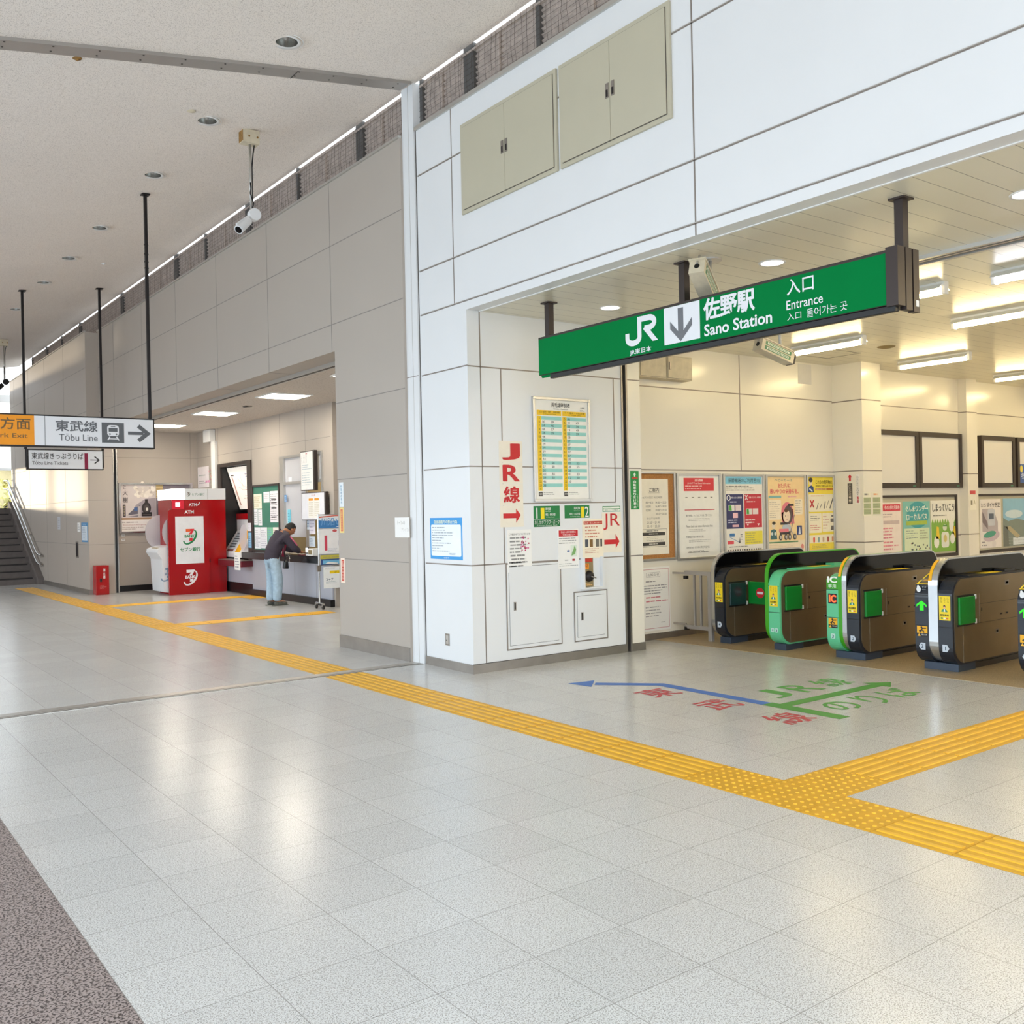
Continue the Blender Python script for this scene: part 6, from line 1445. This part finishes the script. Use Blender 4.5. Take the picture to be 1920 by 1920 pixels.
def g4(b, x0, x1, z0, z1, t):
    b.rect(x0, x1, z0, z1, '#f3d6a0', t); s = t + .001
    b.rect(x0, x1, z0, 1.075, '#efe0c4', s); b.rect(x0 + .02, x1 - .15, 1.05, 1.068, '#5a8a60', s + .001); b.lines(x0 + .03, x1 - .05, .955, 1.03, 4, '#d0b49a', s + .001, .35)
    b.text('ベビーカーは', 10.35, 10.72, 1.865, 1.90, '#6a8a8c', s, .01); b.text('おたがいに', 10.42, 10.68, 1.78, 1.84, '#e0606c', s, .02); b.text('思いやりの気持ちを。', 10.25, 10.85, 1.70, 1.765, '#e0606c', s, .02); b.rect(10.22, 10.48, 1.645, 1.675, '#7fb4b4', s); b.lines(10.62, 10.92, 1.645, 1.675, 1, '#e8949a', s, .6)
    b.rrect(10.215, 10.475, 1.36, 1.62, .02, '#f4e8d0', s); b.lines(10.235, 10.45, 1.375, 1.60, 8, '#a89a84', s + .001, .3, 3); b.rrect(10.76, 10.93, 1.42, 1.63, .02, '#f4e8d0', s); b.lines(10.775, 10.92, 1.43, 1.62, 6, '#a89a84', s + .001, .3, 5)
    # child in a pushchair
    b.ell(10.60, 1.44, .125, .15, '#e37f8c', s, 24); b.poly([(10.5, 1.3), (10.75, 1.3), (10.73, 1.5), (10.48, 1.45)], '#e37f8c', s); b.ell(10.62, 1.42, .095, .125, '#5a4a4c', s + .001, 24); b.ell(10.585, 1.40, .075, .085, '#f4dcc4', s + .002, 24); b.ell(10.575, 1.475, .04, .022, '#5a3a2c', s + .003, 14); b.ell(10.555, 1.405, .006, .008, '#3a2a22', s + .003, 8); b.ell(10.61, 1.405, .006, .008, '#3a2a22', s + .003, 8); b.ribbon([(10.575, 1.36), (10.59, 1.356), (10.605, 1.36)], .005, '#a85a4c', s + .003)
    b.rect(10.62, 10.74, 1.535, 1.565, '#3a3436', s + .001); b.ell(10.58, 1.25, .09, .055, '#b8c4d4', s + .002, 18); b.rrect(10.42, 10.62, 1.19, 1.235, .012, '#e37f8c', s + .003); b.poly([(10.45, 1.16), (10.64, 1.16), (10.66, 1.20), (10.43, 1.20)], '#3c3638', s + .002); b.rect(10.45, 10.60, 1.29, 1.32, '#3c3638', s + .003)
    b.ribbon([(10.75, 1.42), (10.66, 1.18), (10.63, 1.14)], .014, '#8a8284', s + .003); b.ribbon([(10.6, 1.3), (10.74, 1.13)], .012, '#c8c0c0', s + .004)
    for u in (10.45, 10.56, 10.64, 10.75): b.ell(u, 1.125, .032, .042, '#4a4446', s + .005, 16); b.ell(u, 1.125, .018, .026, '#c8c4c0', s + .006, 14)
    b.ell(10.31, 1.285, .036, .045, '#e8dcc8', s + .001, 16); b.ell(10.315, 1.315, .036, .022, '#33302e', s + .002, 14); b.poly([(10.24, 1.10), (10.38, 1.10), (10.365, 1.22), (10.33, 1.235), (10.29, 1.235), (10.255, 1.22)], '#3f6a72', s + .001); b.ell(10.275, 1.175, .022, .022, '#d8e0dc', s + .002, 10); b.ell(10.34, 1.175, .022, .022, '#d8e0dc', s + .002, 10)
    b.rrect(10.80, 10.91, 1.145, 1.27, .01, '#2f3e78', s); b.poly([(10.83, 1.155), (10.88, 1.155), (10.868, 1.25), (10.855, 1.25)], '#dfe4ee', s + .001); b.ell(10.91, .985, .032, .038, '#d88a80', s + .001, 16)
poster_frame(10.165, 11.0, .90, 1.955, 'framed peach poster of a child in a pink pushchair', g4)
def g5(b, x0, x1, z0, z1, t):
    b.rect(x0, x1, z0, z1, '#f0da4a', t); s = t + .001
    b.poly([(11.05, 1.715), (11.19, 1.715), (11.18, 1.79), (11.13, 1.815), (11.08, 1.79)], '#2f4a80', s); b.poly([(11.08, 1.76), (11.15, 1.72), (11.16, 1.735), (11.10, 1.775)], '#e0e4e8', s + .001); b.ell(11.12, 1.855, .036, .048, '#f0dcc0', s + .001, 16); b.ell(11.12, 1.885, .042, .032, '#3a3430', s + .002, 16)
    b.text('これらの危険物は', 11.23, 11.60, 1.83, 1.885, '#6a5a14', s, .015); b.text('列車内に持ち込めません', 11.23, 11.63, 1.785, 1.815, '#5a4c12', s, .01); b.rect(11.225, 11.64, 1.745, 1.772, '#b8702c', s); b.lines(11.24, 11.62, 1.75, 1.768, 1, '#f0d8a0', s + .001, .5)
    b.rrect(11.065, 11.655, 1.45, 1.69, .025, '#f2ead0', s); b.lines(11.12, 11.6, 1.655, 1.68, 1, '#d88a50', s + .001, .5); b.ribbon([(11.10, 1.51), (11.18, 1.61)], .022, '#cc2a34', s + .001); b.ribbon([(11.18, 1.51), (11.10, 1.61)], .022, '#cc2a34', s + .001)
    for u0, z0_, u1, z1_, w in ((11.24, 1.48, 11.28, 1.57, .012), (11.31, 1.49, 11.36, 1.56, .01), (11.41, 1.49, 11.44, 1.59, .016), (11.46, 1.50, 11.52, 1.60, .009), (11.54, 1.49, 11.62, 1.64, .018)): b.ribbon([(u0, z0_), (u1, z1_)], w, '#4a4644', s + .001)
    b.rrect(11.065, 11.35, 1.16, 1.43, .015, '#f2ead0', s); b.rrect(11.365, 11.655, 1.17, 1.43, .015, '#f2ead0', s); b.lines(11.10, 11.33, 1.32, 1.40, 3, '#6a604a', s + .001, .4); b.lines(11.09, 11.34, 1.19, 1.275, 3, '#cc6a58', s + .001, .5); b.lines(11.38, 11.53, 1.20, 1.40, 5, '#c88a70', s + .001, .3)
    b.rrect(11.55, 11.62, 1.30, 1.35, .01, '#77706a', s + .001); b.poly([(11.55, 1.19), (11.63, 1.19), (11.615, 1.25), (11.565, 1.25)], '#6a645e', s + .001); b.ell(11.59, 1.385, .025, .012, '#77706a', s + .001)
    b.rrect(11.07, 11.66, 1.02, 1.13, .015, '#f2ead0', s)
    for i, k in enumerate(['#dc5a3c', '#8aa8a0', '#c8a888', '#a8503c', '#d89a6a']): b.rrect(11.15 + .105 * i, 11.19 + .105 * i, 1.03, 1.10, .012, k, s + .001)
    b.lines(11.12, 11.62, .945, 1.005, 3, '#9a8420', s, .4)
poster_frame(11.02, 11.645, .90, 1.95, 'framed yellow dangerous goods poster beside the square column', g5)
b = board(P81, 7.75, 8.363, .105, .853, 'paper', .003); b.frame(7.77, 8.343, .13, .828, .006, '#c88890', .004); b.frame(7.97, 8.20, .735, .79, .003, '#88848a', .004); b.text('お知らせ', 7.995, 8.18, .747, .778, '#55525a', .0045)
b.lines(7.96, 8.22, .67, .70, 1, '#77747a', .0045, .5); b.lines(7.93, 8.32, .53, .65, 4, '#77747a', .0045, .4, 2); b.lines(7.96, 8.32, .43, .52, 2, '#c85a68', .0045, .4, 3); b.lines(7.95, 8.32, .26, .40, 4, '#8a878c', .0045, .35, 4); b.lines(8.2, 8.32, .185, .205, 1, '#77747a', .0045)
tag(b.build('paper_notice', fix=False), 'white notice with a red border low on the hall wall under the cork board', 'notice')
for x0, x1, h, lab in ((7.78, 8.215, None, 'cream wall box high in the hall, left of two'), (8.225, 8.655, 8.27, 'cream wall box high in the hall with a handle, right of two')):
    t = thing('wall_box', ((x0 + x1) / 2, 8.02, 3.06), lab, 'wall box')
    b = MB(P81); b.box(x0, x1, -.16, 0, 3.06, 3.34, 'beige_box'); b.build('cabinet', t, bevel=.004)
    b = MB(P81); b.box(x0 + .015, x1 - .015, -.168, -.16, 3.075, 3.325, 'beige_box'); b.frame(x0 + .012, x1 - .012, 3.072, 3.328, .003, 'joint_dark', .1612); d = b.build('door', t)
    if h: b = MB(P81); b.box(h - .012, h + .012, -.178, -.168, 3.17, 3.26, 'steel'); b.build('handle', d)
b = MB(P81); b.box(10.905, 11.195, -.003, 0, 3.19, 3.46, '#d5d2cc'); tag(b.build('wall_plate', fix=False), 'pale rectangular plate under the hall ceiling beside the column', 'plate')
# column notices
b = board(PX(11.65), -7.872, -7.80, 1.545, 1.83, '#5a5652', .002); b.vtext('あしかがフラワーパーク', -7.855, -7.82, 1.555, 1.82, '#d8d0c4', .0035); b.poly([(-7.836, 1.955), (-7.87, 1.91), (-7.85, 1.91), (-7.85, 1.86), (-7.82, 1.86), (-7.82, 1.91), (-7.80, 1.91)], '#cc2230', .002)
tag(b.build('column_notice', fix=False), 'dark vertical notice with a red arrow on the square column', 'notice')
b = board(PX(11.65), -7.745, -7.69, 1.545, 1.95, '#efece6', .002); b.vtext('この先に改札があります', -7.735, -7.702, 1.66, 1.94, '#8a867e', .003); b.vtext('直進', -7.735, -7.70, 1.555, 1.65, '#c8343e', .003, .02)
tag(b.build('column_notice', fix=False), 'white vertical notice with small characters on the square column edge', 'notice')
for x0, x1, k, lab in ((11.635, 11.825, '#5a5650', 'greenish timetable sheet on the square column, left of two'), (11.85, 12.05, '#e08a4a', 'greenish timetable sheet with an orange title on the square column, right of two')):
    b = board(PY(7.63), x0, x1, 1.375, 1.70, '#e9e6d4', .002); b.lines(x0 + .03, x1 - .02, 1.655, 1.69, 1, k, .003, .7)
    for z in (1.58, 1.50, 1.42): b.rect(x0 + .012, x1 - .012, z - .02, z + .05, '#a9b48c', .003); b.lines(x0 + .02, x1 - .02, z - .01, z + .04, 2, '#77805c', .004, .4, int(z * 99))
    tag(b.build('timetable_sheet', fix=False), lab, 'notice')
b = board(PY(7.84), 14.835, 15.03, 1.41, 1.645, '#ece8da', .002); b.rect(14.86, 14.91, 1.49, 1.56, '#8a8470', .003); b.ribbon([(14.95, 1.50), (14.97, 1.56), (14.99, 1.50)], .012, '#a8a078', .003); tag(b.build('column_notice', fix=False), 'small cream notice on the thin far column', 'notice')
b = board(PY(7.84), 14.845, 15.01, 1.66, 1.715, '#cc4a50', .002); tag(b.build('column_notice', fix=False), 'small red label on the thin far column', 'notice')
# display panels
for x0, x1, k, lab in ((12.4, 13.525, 'screen_white', 'dark framed blank display panel next to the square column'), (13.54, 14.765, 'screen_white', 'dark framed blank display panel left of the thin column'), (15.37, 16.48, 'screen_white', 'dark framed blank display panel right of the thin column'), (16.56, 17.7, None, 'dark framed display panel with a blue picture at the right edge')):
    t = thing('display_panel', ((x0 + x1) / 2, 7.95, 1.765), lab, 'display panel', 'dark framed display panels on the hall wall')
    b = MB(PY(7.98)); w = .075
    for a in ((x0, x0 + w, 1.765, 2.61), (x1 - w, x1, 1.765, 2.61), (x0 + w, x1 - w, 1.765, 1.84), (x0 + w, x1 - w, 2.535, 2.61)): b.box(a[0], a[1], -.07, 0, a[2], a[3], 'brown_metal')
    b.rect(x1 - .18, x1 - .1, 1.785, 1.80, '#3a8a6a', .0715); b.build('frame', t)
    b = MB(PY(7.98)); b.box(x0 + w, x1 - w, -.05, 0, 1.84, 2.535, 'screen_white')
    if k is None: b.rect(x0 + w, x1 - w, 1.84, 2.16, '#3f62a8', .051); b.ell(16.72, 2.08, .05, .06, '#ecd85a', .052, 12); b.text('冬', 16.7, 16.85, 1.9, 2.02, '#e4ecf6', .052)
    b.build('panel', t, fix=False)
# bulletin boards with posters
for x0, x1, lab in ((12.3, 14.67, 'dark framed bulletin board with three posters before the thin column'), (15.2, 17.9, 'dark framed bulletin board with train and landscape posters at the right edge')):
    t = thing('bulletin_board', ((x0 + x1) / 2, 7.95, .70), lab, 'bulletin board')
    b = MB(PY(7.98)); w = .05
    for a in ((x0, x0 + w, .7, 1.66), (x1 - w, x1, .7, 1.66), (x0 + w, x1 - w, .7, .75), (x0 + w, x1 - w, 1.625, 1.66)): b.box(a[0], a[1], -.03, 0, a[2], a[3], 'brown_metal')
    b.build('frame', t); b = MB(PY(7.98)); b.box(x0 + w, x1 - w, -.01, 0, .75, 1.625, 'beige_metal'); b.build('felt', t)
def bp(x0, x1, z0, z1, k, lab, fn):
    b = MB(PY(7.98)); b.box(x0, x1, -.014, -.011, z0, z1, k); b.fr = lambda p: (p[0], 7.98 - .0135 + p[1], p[2]); fn(b); tag(b.build('poster', fix=False), lab, 'poster')
def h1(b):
    b.rect(12.45, 13.08, 1.43, 1.53, '#d4364a', .002); b.text('冬のお得な列車券', 12.67, 13.06, 1.45, 1.51, '#f4dce0', .003, .02); b.lines(12.6, 13.05, 1.33, 1.40, 2, '#9a8488', .002); b.rect(12.64, 13.05, 1.24, 1.29, '#c8b8b8', .002); b.lines(12.6, 13.06, 1.02, 1.2, 4, '#d8667a', .002, .5); b.lines(12.6, 13.06, .85, 1.0, 3, '#d8667a', .002, .5)
bp(12.45, 13.10, .80, 1.555, '#f0e4dc', 'white poster with a red heading beside the square column', h1)
def h2(b):
    b.ell(13.55, 1.36, .30, .20, '#3f9fa8', .002); b.text('ぐんまワンデー', 13.22, 13.83, 1.41, 1.50, '#f2f4e6', .004, .03); b.text('ローカルパス', 13.24, 13.80, 1.29, 1.38, '#f2f4e6', .004, .03); b.rect(13.23, 13.80, 1.21, 1.27, '#a9c04a', .003); b.rect(13.18, 13.86, .80, 1.16, '#d9e6c4', .0025)
    b.lines(13.22, 13.55, 1.0, 1.14, 4, '#4a6a60', .003, .3); b.rect(13.58, 13.84, .98, 1.15, '#cfe0bc', .003); b.lines(13.59, 13.83, .99, 1.14, 4, '#8a9a70', .004, .4)
    rnd = random.Random(8)
    for i in range(16): b.ell(13.25 + rnd.random() * .6, .84 + rnd.random() * .1, .018, .014, rnd.choice(['#6a7a6a', '#4a5a5a', '#b08a70']), .004, 8)
bp(13.15, 13.885, .78, 1.565, '#7fc0b8', 'teal day pass poster in the middle of the bulletin board', h2)
def h3(b):
    b.poly([(13.92, .78), (14.65, .78)] + [(14.65 - .0365 * i, 1.22 + (.07 if i % 2 else 0)) for i in range(21)], '#7fae48', .002); b.text('しまっていこう!', 13.96, 14.62, 1.40, 1.52, '#3a3a34', .003, .02); b.lines(13.97, 14.6, 1.32, 1.36, 1, '#6a6a60', .003, .5)
    b.ell(14.5, 1.19, .07, .11, '#f0efe4', .003, 16); b.ell(14.54, 1.03, .04, .05, '#5a6a4a', .003, 12); b.ell(14.06, .93, .075, .09, '#f0efe4', .003, 16); b.ell(14.52, .97, .07, .08, '#f0efe4', .0035, 16)
    for u in (14.10, 14.58): b.poly([(u - .05, .98), (u + .05, .98), (u + .03, 1.16), (u - .03, 1.17)], '#e8c83a', .003)
    b.rrect(14.2, 14.42, .84, 1.08, .05, '#e4e6dc', .003); b.ell(14.31, .98, .05, .06, '#cfc07a', .004, 14); b.ell(14.30, 1.15, .06, .05, '#d8dccc', .004, 14); b.rect(14.25, 14.36, 1.165, 1.19, '#4f8a4a', .005)
bp(13.91, 14.655, .78, 1.57, '#f0eee4', 'green and white poster nearest the thin column', h3)
def h4(b):
    b.text('3.15 ダイヤ改正', 15.42, 16.03, 1.44, 1.52, '#4a4648', .002, .02); b.poly([(15.45, 1.05), (15.95, 1.0), (15.95, 1.2), (15.8, 1.42), (15.45, 1.42)], '#b8b0b8', .002); b.rrect(15.62, 15.86, 1.14, 1.41, .04, '#c8ccd6', .003); b.rect(15.66, 15.82, 1.25, 1.34, '#5a6478', .004); b.poly([(15.45, 1.38), (15.62, 1.18), (15.62, 1.08), (15.45, 1.2)], '#7a7078', .003)
    b.ell(15.74, .97, .26, .085, '#c8b8c4', .004, 24, .12); b.ell(15.68, 1.0, .2, .05, '#4fa08c', .005, 20, .12); b.ell(15.82, .84, .06, .06, '#e4dede', .004, 14); b.lines(15.42, 15.6, .80, .9, 2, '#77707a', .003)
bp(15.375, 16.065, .78, 1.575, '#efe9e6', 'pale timetable change poster with trains right of the thin column', h4)
def h5(b):
    b.rect(16.135, 16.865, 1.2, 1.58, '#8fc0dc', .002); b.ell(16.5, 1.32, .3, .07, '#d0e2ec', .003); b.poly([(16.135, .78), (16.865, .78), (16.865, 1.2), (16.6, 1.24), (16.3, 1.2), (16.135, 1.26)], '#7d8a84', .003); b.poly([(16.2, 1.1), (16.35, 1.12), (16.7, .95), (16.6, .9)], '#b4a888', .004); b.poly([(16.135, .78), (16.32, .78), (16.28, 1.1), (16.135, 1.14)], '#6a706c', .004); b.rect(16.45, 16.865, .80, .92, '#dfe6ea', .004); b.lines(16.3, 16.86, .80, .95, 3, '#8a9296', .005, .12, 3, False)
bp(16.135, 16.868, .78, 1.58, '#a8b8c0', 'blue sky landscape poster near the right picture edge', h5)
bp(16.89, 17.6, .78, 1.56, '#c84a50', 'red poster at the right end of the second bulletin board', lambda b: b.text('お得', 17.0, 17.4, 1.3, 1.5, '#f4e4dc', .002))
# ------------------------------------------------------------------ the man at the counter
def skin_mesh(J, E, root, sub=2):
    """J: name -> (pos, radius or (rx, ry)); E: edges"""
    names = list(J); me = bpy.data.meshes.new('figure')
    me.from_pydata([J[n][0] for n in names], [(names.index(a), names.index(c)) for a, c in E], [])
    o = bpy.data.objects.new('figure', me); COL.objects.link(o)
    m = o.modifiers.new('skin', 'SKIN'); m.use_smooth_shade = True
    s = o.modifiers.new('sub', 'SUBSURF'); s.levels = sub; s.render_levels = sub
    sv = me.skin_vertices[0].data
    for i, n in enumerate(names):
        r = J[n][1]; sv[i].radius = r if isinstance(r, tuple) else (r, r); sv[i].use_root = (n == root)
    bpy.context.view_layer.update()
    new = bpy.data.meshes.new_from_object(o.evaluated_get(bpy.context.evaluated_depsgraph_get()))
    bpy.data.objects.remove(o, do_unlink=True)
    return new
def link_mesh(me, name, m, parent):
    me.materials.clear(); me.materials.append(MATS[m])
    me.polygons.foreach_set('use_smooth', [True] * len(me.polygons)); me.polygons.foreach_set('material_index', [0] * len(me.polygons))
    o = bpy.data.objects.new(name, me); COL.objects.link(o); o.parent = parent; o.location = -WL[parent.name]; WL[o.name] = Vector((0, 0, 0))
    return o
man = thing('person', (6.66, 15.85, 0), 'person in a dark jacket and pale jeans bending over the ticket counter', 'person')
Y = 15.85
hipc, chest, neck, head = (6.615, Y, .80), (6.72, Y, 1.10), (6.84, Y, 1.255), (6.955, Y - .0, 1.315)
LEG = {}
def legs(r1, r2, r3, r4, s=1.0):
    d = {}
    for sd, dy, kx, ax in (('l', .085, 6.63, 6.60), ('r', -.085, 6.67, 6.645)):
        d['hip' + sd] = ((6.625, Y + dy, .73), r1); d['knee' + sd] = ((kx, Y + dy * 1.05, .42), r2); d['calf' + sd] = ((kx - .012, Y + dy * 1.08, .28), r3); d['ank' + sd] = ((ax, Y + dy * 1.1, .075), r4)
    return d
# body : one continuous figure from head to feet with arms and hands
J = {'pelvis': (hipc, (.13, .10)), 'waist': ((6.65, Y, .92), (.12, .10)), 'chest': (chest, (.15, .115)), 'upper': ((6.79, Y, 1.20), (.125, .10)), 'neck': (neck, .055), 'skull': ((6.91, Y, 1.295), .07), 'crown': ((6.985, Y, 1.335), .062)}
E = [('pelvis', 'waist'), ('waist', 'chest'), ('chest', 'upper'), ('upper', 'neck'), ('neck', 'skull'), ('skull', 'crown')]
J.update(legs(.082, .058, .052, .038))
for sd in 'lr':
    E += [('pelvis', 'hip' + sd), ('hip' + sd, 'knee' + sd), ('knee' + sd, 'calf' + sd), ('calf' + sd, 'ank' + sd)]
    dy = .09 if sd == 'l' else -.09
    J['toe' + sd] = ((6.76 if sd == 'l' else 6.80, Y + dy * 1.15, .04), .035); E.append(('ank' + sd, 'toe' + sd))
arms = {'l': ((6.78, Y + .19, 1.19), (6.93, Y + .23, .99), (7.10, Y + .13, .915)), 'r': ((6.80, Y - .19, 1.18), (6.93, Y - .23, .98), (7.09, Y - .10, .912))}
for sd in 'lr':
    s, e, w = arms[sd]
    J['sh' + sd] = (s, .06); J['el' + sd] = (e, .045); J['wr' + sd] = (w, .028); pd = -.03 if sd == 'l' else .03
    palm = (w[0] + .055, w[1] + pd * .8, w[2] - .012); J['pa' + sd] = (palm, (.034, .018))
    E += [('upper', 'sh' + sd), ('sh' + sd, 'el' + sd), ('el' + sd, 'wr' + sd), ('wr' + sd, 'pa' + sd)]
body = link_mesh(skin_mesh(J, E, 'pelvis'), 'body', 'skin', man)
for sd in 'lr':
    w = arms[sd][2]; pd = -.03 if sd == 'l' else .03; px, py, pz = w[0] + .055, w[1] + pd * .8, w[2] - .012
    for i, (off, ln) in enumerate(((-.027, .055), (-.010, .068), (.008, .064), (.025, .05))):
        F = {'a': ((px - .01, py + off * .8, pz), .0095), 'b': ((px + .028, py + off, pz - .002), .009), 'c': ((px + .028 + ln * .55, py + off * 1.05, pz - .010), .008), 'd': ((px + .028 + ln * .85, py + off * 1.02, pz - .026), .007)}
        link_mesh(skin_mesh(F, [('a', 'b'), ('b', 'c'), ('c', 'd')], 'a', 1), 'finger', 'skin', body)
    sg = -1 if sd == 'l' else 1
    F = {'a': ((px - .03, py + sg * .012, pz), .011), 'b': ((px - .005, py + sg * .040, pz - .004), .010), 'c': ((px + .028, py + sg * .046, pz - .014), .008)}
    link_mesh(skin_mesh(F, [('a', 'b'), ('b', 'c')], 'a', 1), 'thumb', 'skin', body)
# face on the down-turned head
hc = Vector((6.958, Y, 1.305)); fd = Vector((.80, 0, -.60)); ud = Vector((.60, 0, .80)); sdv = Vector((0, 1, 0))
def hp(f, s, u): return tuple(hc + fd * f + sdv * s + ud * u)
b = MB(); b.add([hp(.078, .0, .015), hp(.082, .014, -.025), hp(.082, -.014, -.025), hp(.108, 0, -.022), hp(.07, 0, -.035)], [(0, 1, 3), (0, 3, 2), (1, 4, 3), (3, 4, 2)], 'skin'); o = b.build('nose', man)
for s in (-1, 1):
    b = MB(); b.lathe([(.001, -.008), (.007, -.004), (.008, .002), (.001, .008)], hp(.078, s * .03, .012), 'hair', 8); b.build('eye', man)
    b = MB(); b.lathe([(.001, -.012), (.018, -.008), (.026, 0), (.018, .008), (.001, .012)], hp(-.0, s * .078, -.005), 'skin', 12, 'y'); b.build('ear', man, smooth=True)
b = MB(); q = [hp(.083, -.022, -.052), hp(.086, 0, -.05), hp(.083, .022, -.052), hp(.084, 0, -.058)]; b.add(q, [(0, 1, 2, 3)], 'red_dark'); b.build('mouth', man)
# head volume and hair
def ball(c, rx, ry, rz, m, name, parent, cutf=None, seg=20):
    bm = bmesh.new(); bmesh.ops.create_uvsphere(bm, u_segments=seg, v_segments=seg // 2 + 2, radius=1)
    for v in bm.verts:
        p = v.co.copy(); v.co = Vector(c) + fd * (p.x * rx) + sdv * (p.y * ry) + ud * (p.z * rz)
        if cutf: v.co = cutf(p, v.co)
    me = bpy.data.meshes.new(name); bm.to_mesh(me); bm.free()
    return link_mesh(me, name, m, parent)
ball(hc, .088, .074, .108, 'skin', 'face', man)
def hairf(p, co):
    if p.x > .35 and p.z < .45: return Vector(hc) + (co - Vector(hc)) * .80
    if p.z < -.45: return Vector(hc) + (co - Vector(hc)) * .82
    n = math.sin(p.x * 23) * math.sin(p.y * 19) * math.sin(p.z * 17)
    return Vector(hc) + (co - Vector(hc)) * (1 + .03 * n)
ball(tuple(hc + ud * .012 - fd * .012), .098, .083, .112, 'hair', 'hair', man, hairf, 32)
# clothing
JJ = {'hem': ((6.595, Y, .765), (.158, .138)), 'hip': ((6.60, Y, .84), (.16, .138)), 'waist': ((6.62, Y, .92), (.165, .135)), 'chest': ((6.69, Y, 1.10), (.18, .14)), 'upper': ((6.775, Y, 1.20), (.14, .115)), 'collar': ((6.855, Y, 1.262), .068)}
EE = [('hem', 'hip'), ('hip', 'waist'), ('waist', 'chest'), ('chest', 'upper'), ('upper', 'collar')]
for sd in 'lr':
    s, e, w = arms[sd]; JJ['sh' + sd] = (s, .082); JJ['el' + sd] = (e, .068); JJ['wr' + sd] = ((w[0] - .01, w[1], w[2] + .002), .046); EE += [('upper', 'sh' + sd), ('sh' + sd, 'el' + sd), ('el' + sd, 'wr' + sd)]
jk = link_mesh(skin_mesh(JJ, EE, 'chest'), 'jacket', 'jacket', man)
# red side panel and pink sleeve stripe, following the jacket
b = MB(); 
b.tube([(6.76, Y - .125, .845), (6.765, Y - .145, .95), (6.79, Y - .15, 1.05)], .028, 'jacket_red', 8); b.build('jacket_panel', jk, smooth=True)
b = MB(); b.tube([(6.84, Y - .255, 1.19), (6.90, Y - .285, 1.10), (6.95, Y - .30, 1.03)], .011, 'jacket_pink', 6); b.build('sleeve_stripe', jk, smooth=True)
JP = {'top': ((6.61, Y, .93), (.125, .11)), 'mid': ((6.605, Y, .85), (.14, .122)), 'seat': ((6.605, Y, .75), (.145, .125))}
EP = [('top', 'mid'), ('mid', 'seat')]
d = legs(.112, .094, .088, .078)
JP.update(d)
for sd in 'lr':
    JP['ank' + sd] = ((JP['ank' + sd][0][0], JP['ank' + sd][0][1], .07), .080); EP += [('seat', 'hip' + sd), ('hip' + sd, 'knee' + sd), ('knee' + sd, 'calf' + sd), ('calf' + sd, 'ank' + sd)]
jn = link_mesh(skin_mesh(JP, EP, 'seat'), 'jeans', 'denim', man)
b = MB(); b.add([(6.475, Y - .115, .75), (6.475, Y - .03, .75), (6.472, Y - .03, .66), (6.472, Y - .075, .64), (6.474, Y - .115, .66)], [(0, 1, 2, 3, 4)], 'denim'); b.build('back_pocket', jn)
for sd, tx in (('l', 6.80), ('r', 6.845)):
    dy = .098 if sd == 'l' else -.098; ax = 6.60 if sd == 'l' else 6.645
    F = {'heel': ((ax - .055, Y + dy, .038), (.042, .036)), 'mid': ((ax + .05, Y + dy, .045), (.045, .042)), 'ball': ((ax + .13, Y + dy * 1.05, .036), (.046, .034)), 'toe': ((ax + .185, Y + dy * 1.05, .030), (.035, .026))}
    sh = link_mesh(skin_mesh(F, [('heel', 'mid'), ('mid', 'ball'), ('ball', 'toe')], 'mid', 2), 'shoe', 'shoe', man)
    b = MB(); b.prism([(ax - .085, Y + dy - .028), (ax + .18, Y + dy * 1.05 - .028), (ax + .205, Y + dy * 1.05), (ax + .18, Y + dy * 1.05 + .028), (ax - .085, Y + dy + .028)], 'z', .0, .012, 'shoe'); b.build('sole', sh)
b = MB(); F = {'a': ((6.775, Y - .20, .80), (.03, .045)), 'b': ((6.77, Y - .21, .70), (.045, .065)), 'c': ((6.765, Y - .21, .635), (.04, .055))}
t = thing('shoulder_bag', (6.77, Y - .2, .6), 'small black shoulder bag hanging at the bending person\'s hip', 'bag')
link_mesh(skin_mesh(F, [('a', 'b'), ('b', 'c')], 'b', 2), 'pouch', 'black', t)
b = MB(); b.tube([(6.82, Y - .22, .72), (6.835, Y - .22, .80), (6.83, Y - .20, .86), (6.80, Y - .17, .84)], .006, 'steel_bright', 6); b.build('buckle_strap', t)
b = MB(); b.tube([(6.77, Y - .19, .80), (6.76, Y - .165, .95), (6.76, Y - .17, 1.08), (6.80, Y - .12, 1.22), (6.80, Y + .05, 1.315), (6.72, Y + .15, 1.22)], .010, 'black', 6); b.build('strap', t, smooth=True)
for o in bpy.data.objects:
    if 'used' in o.keys(): del o['used']
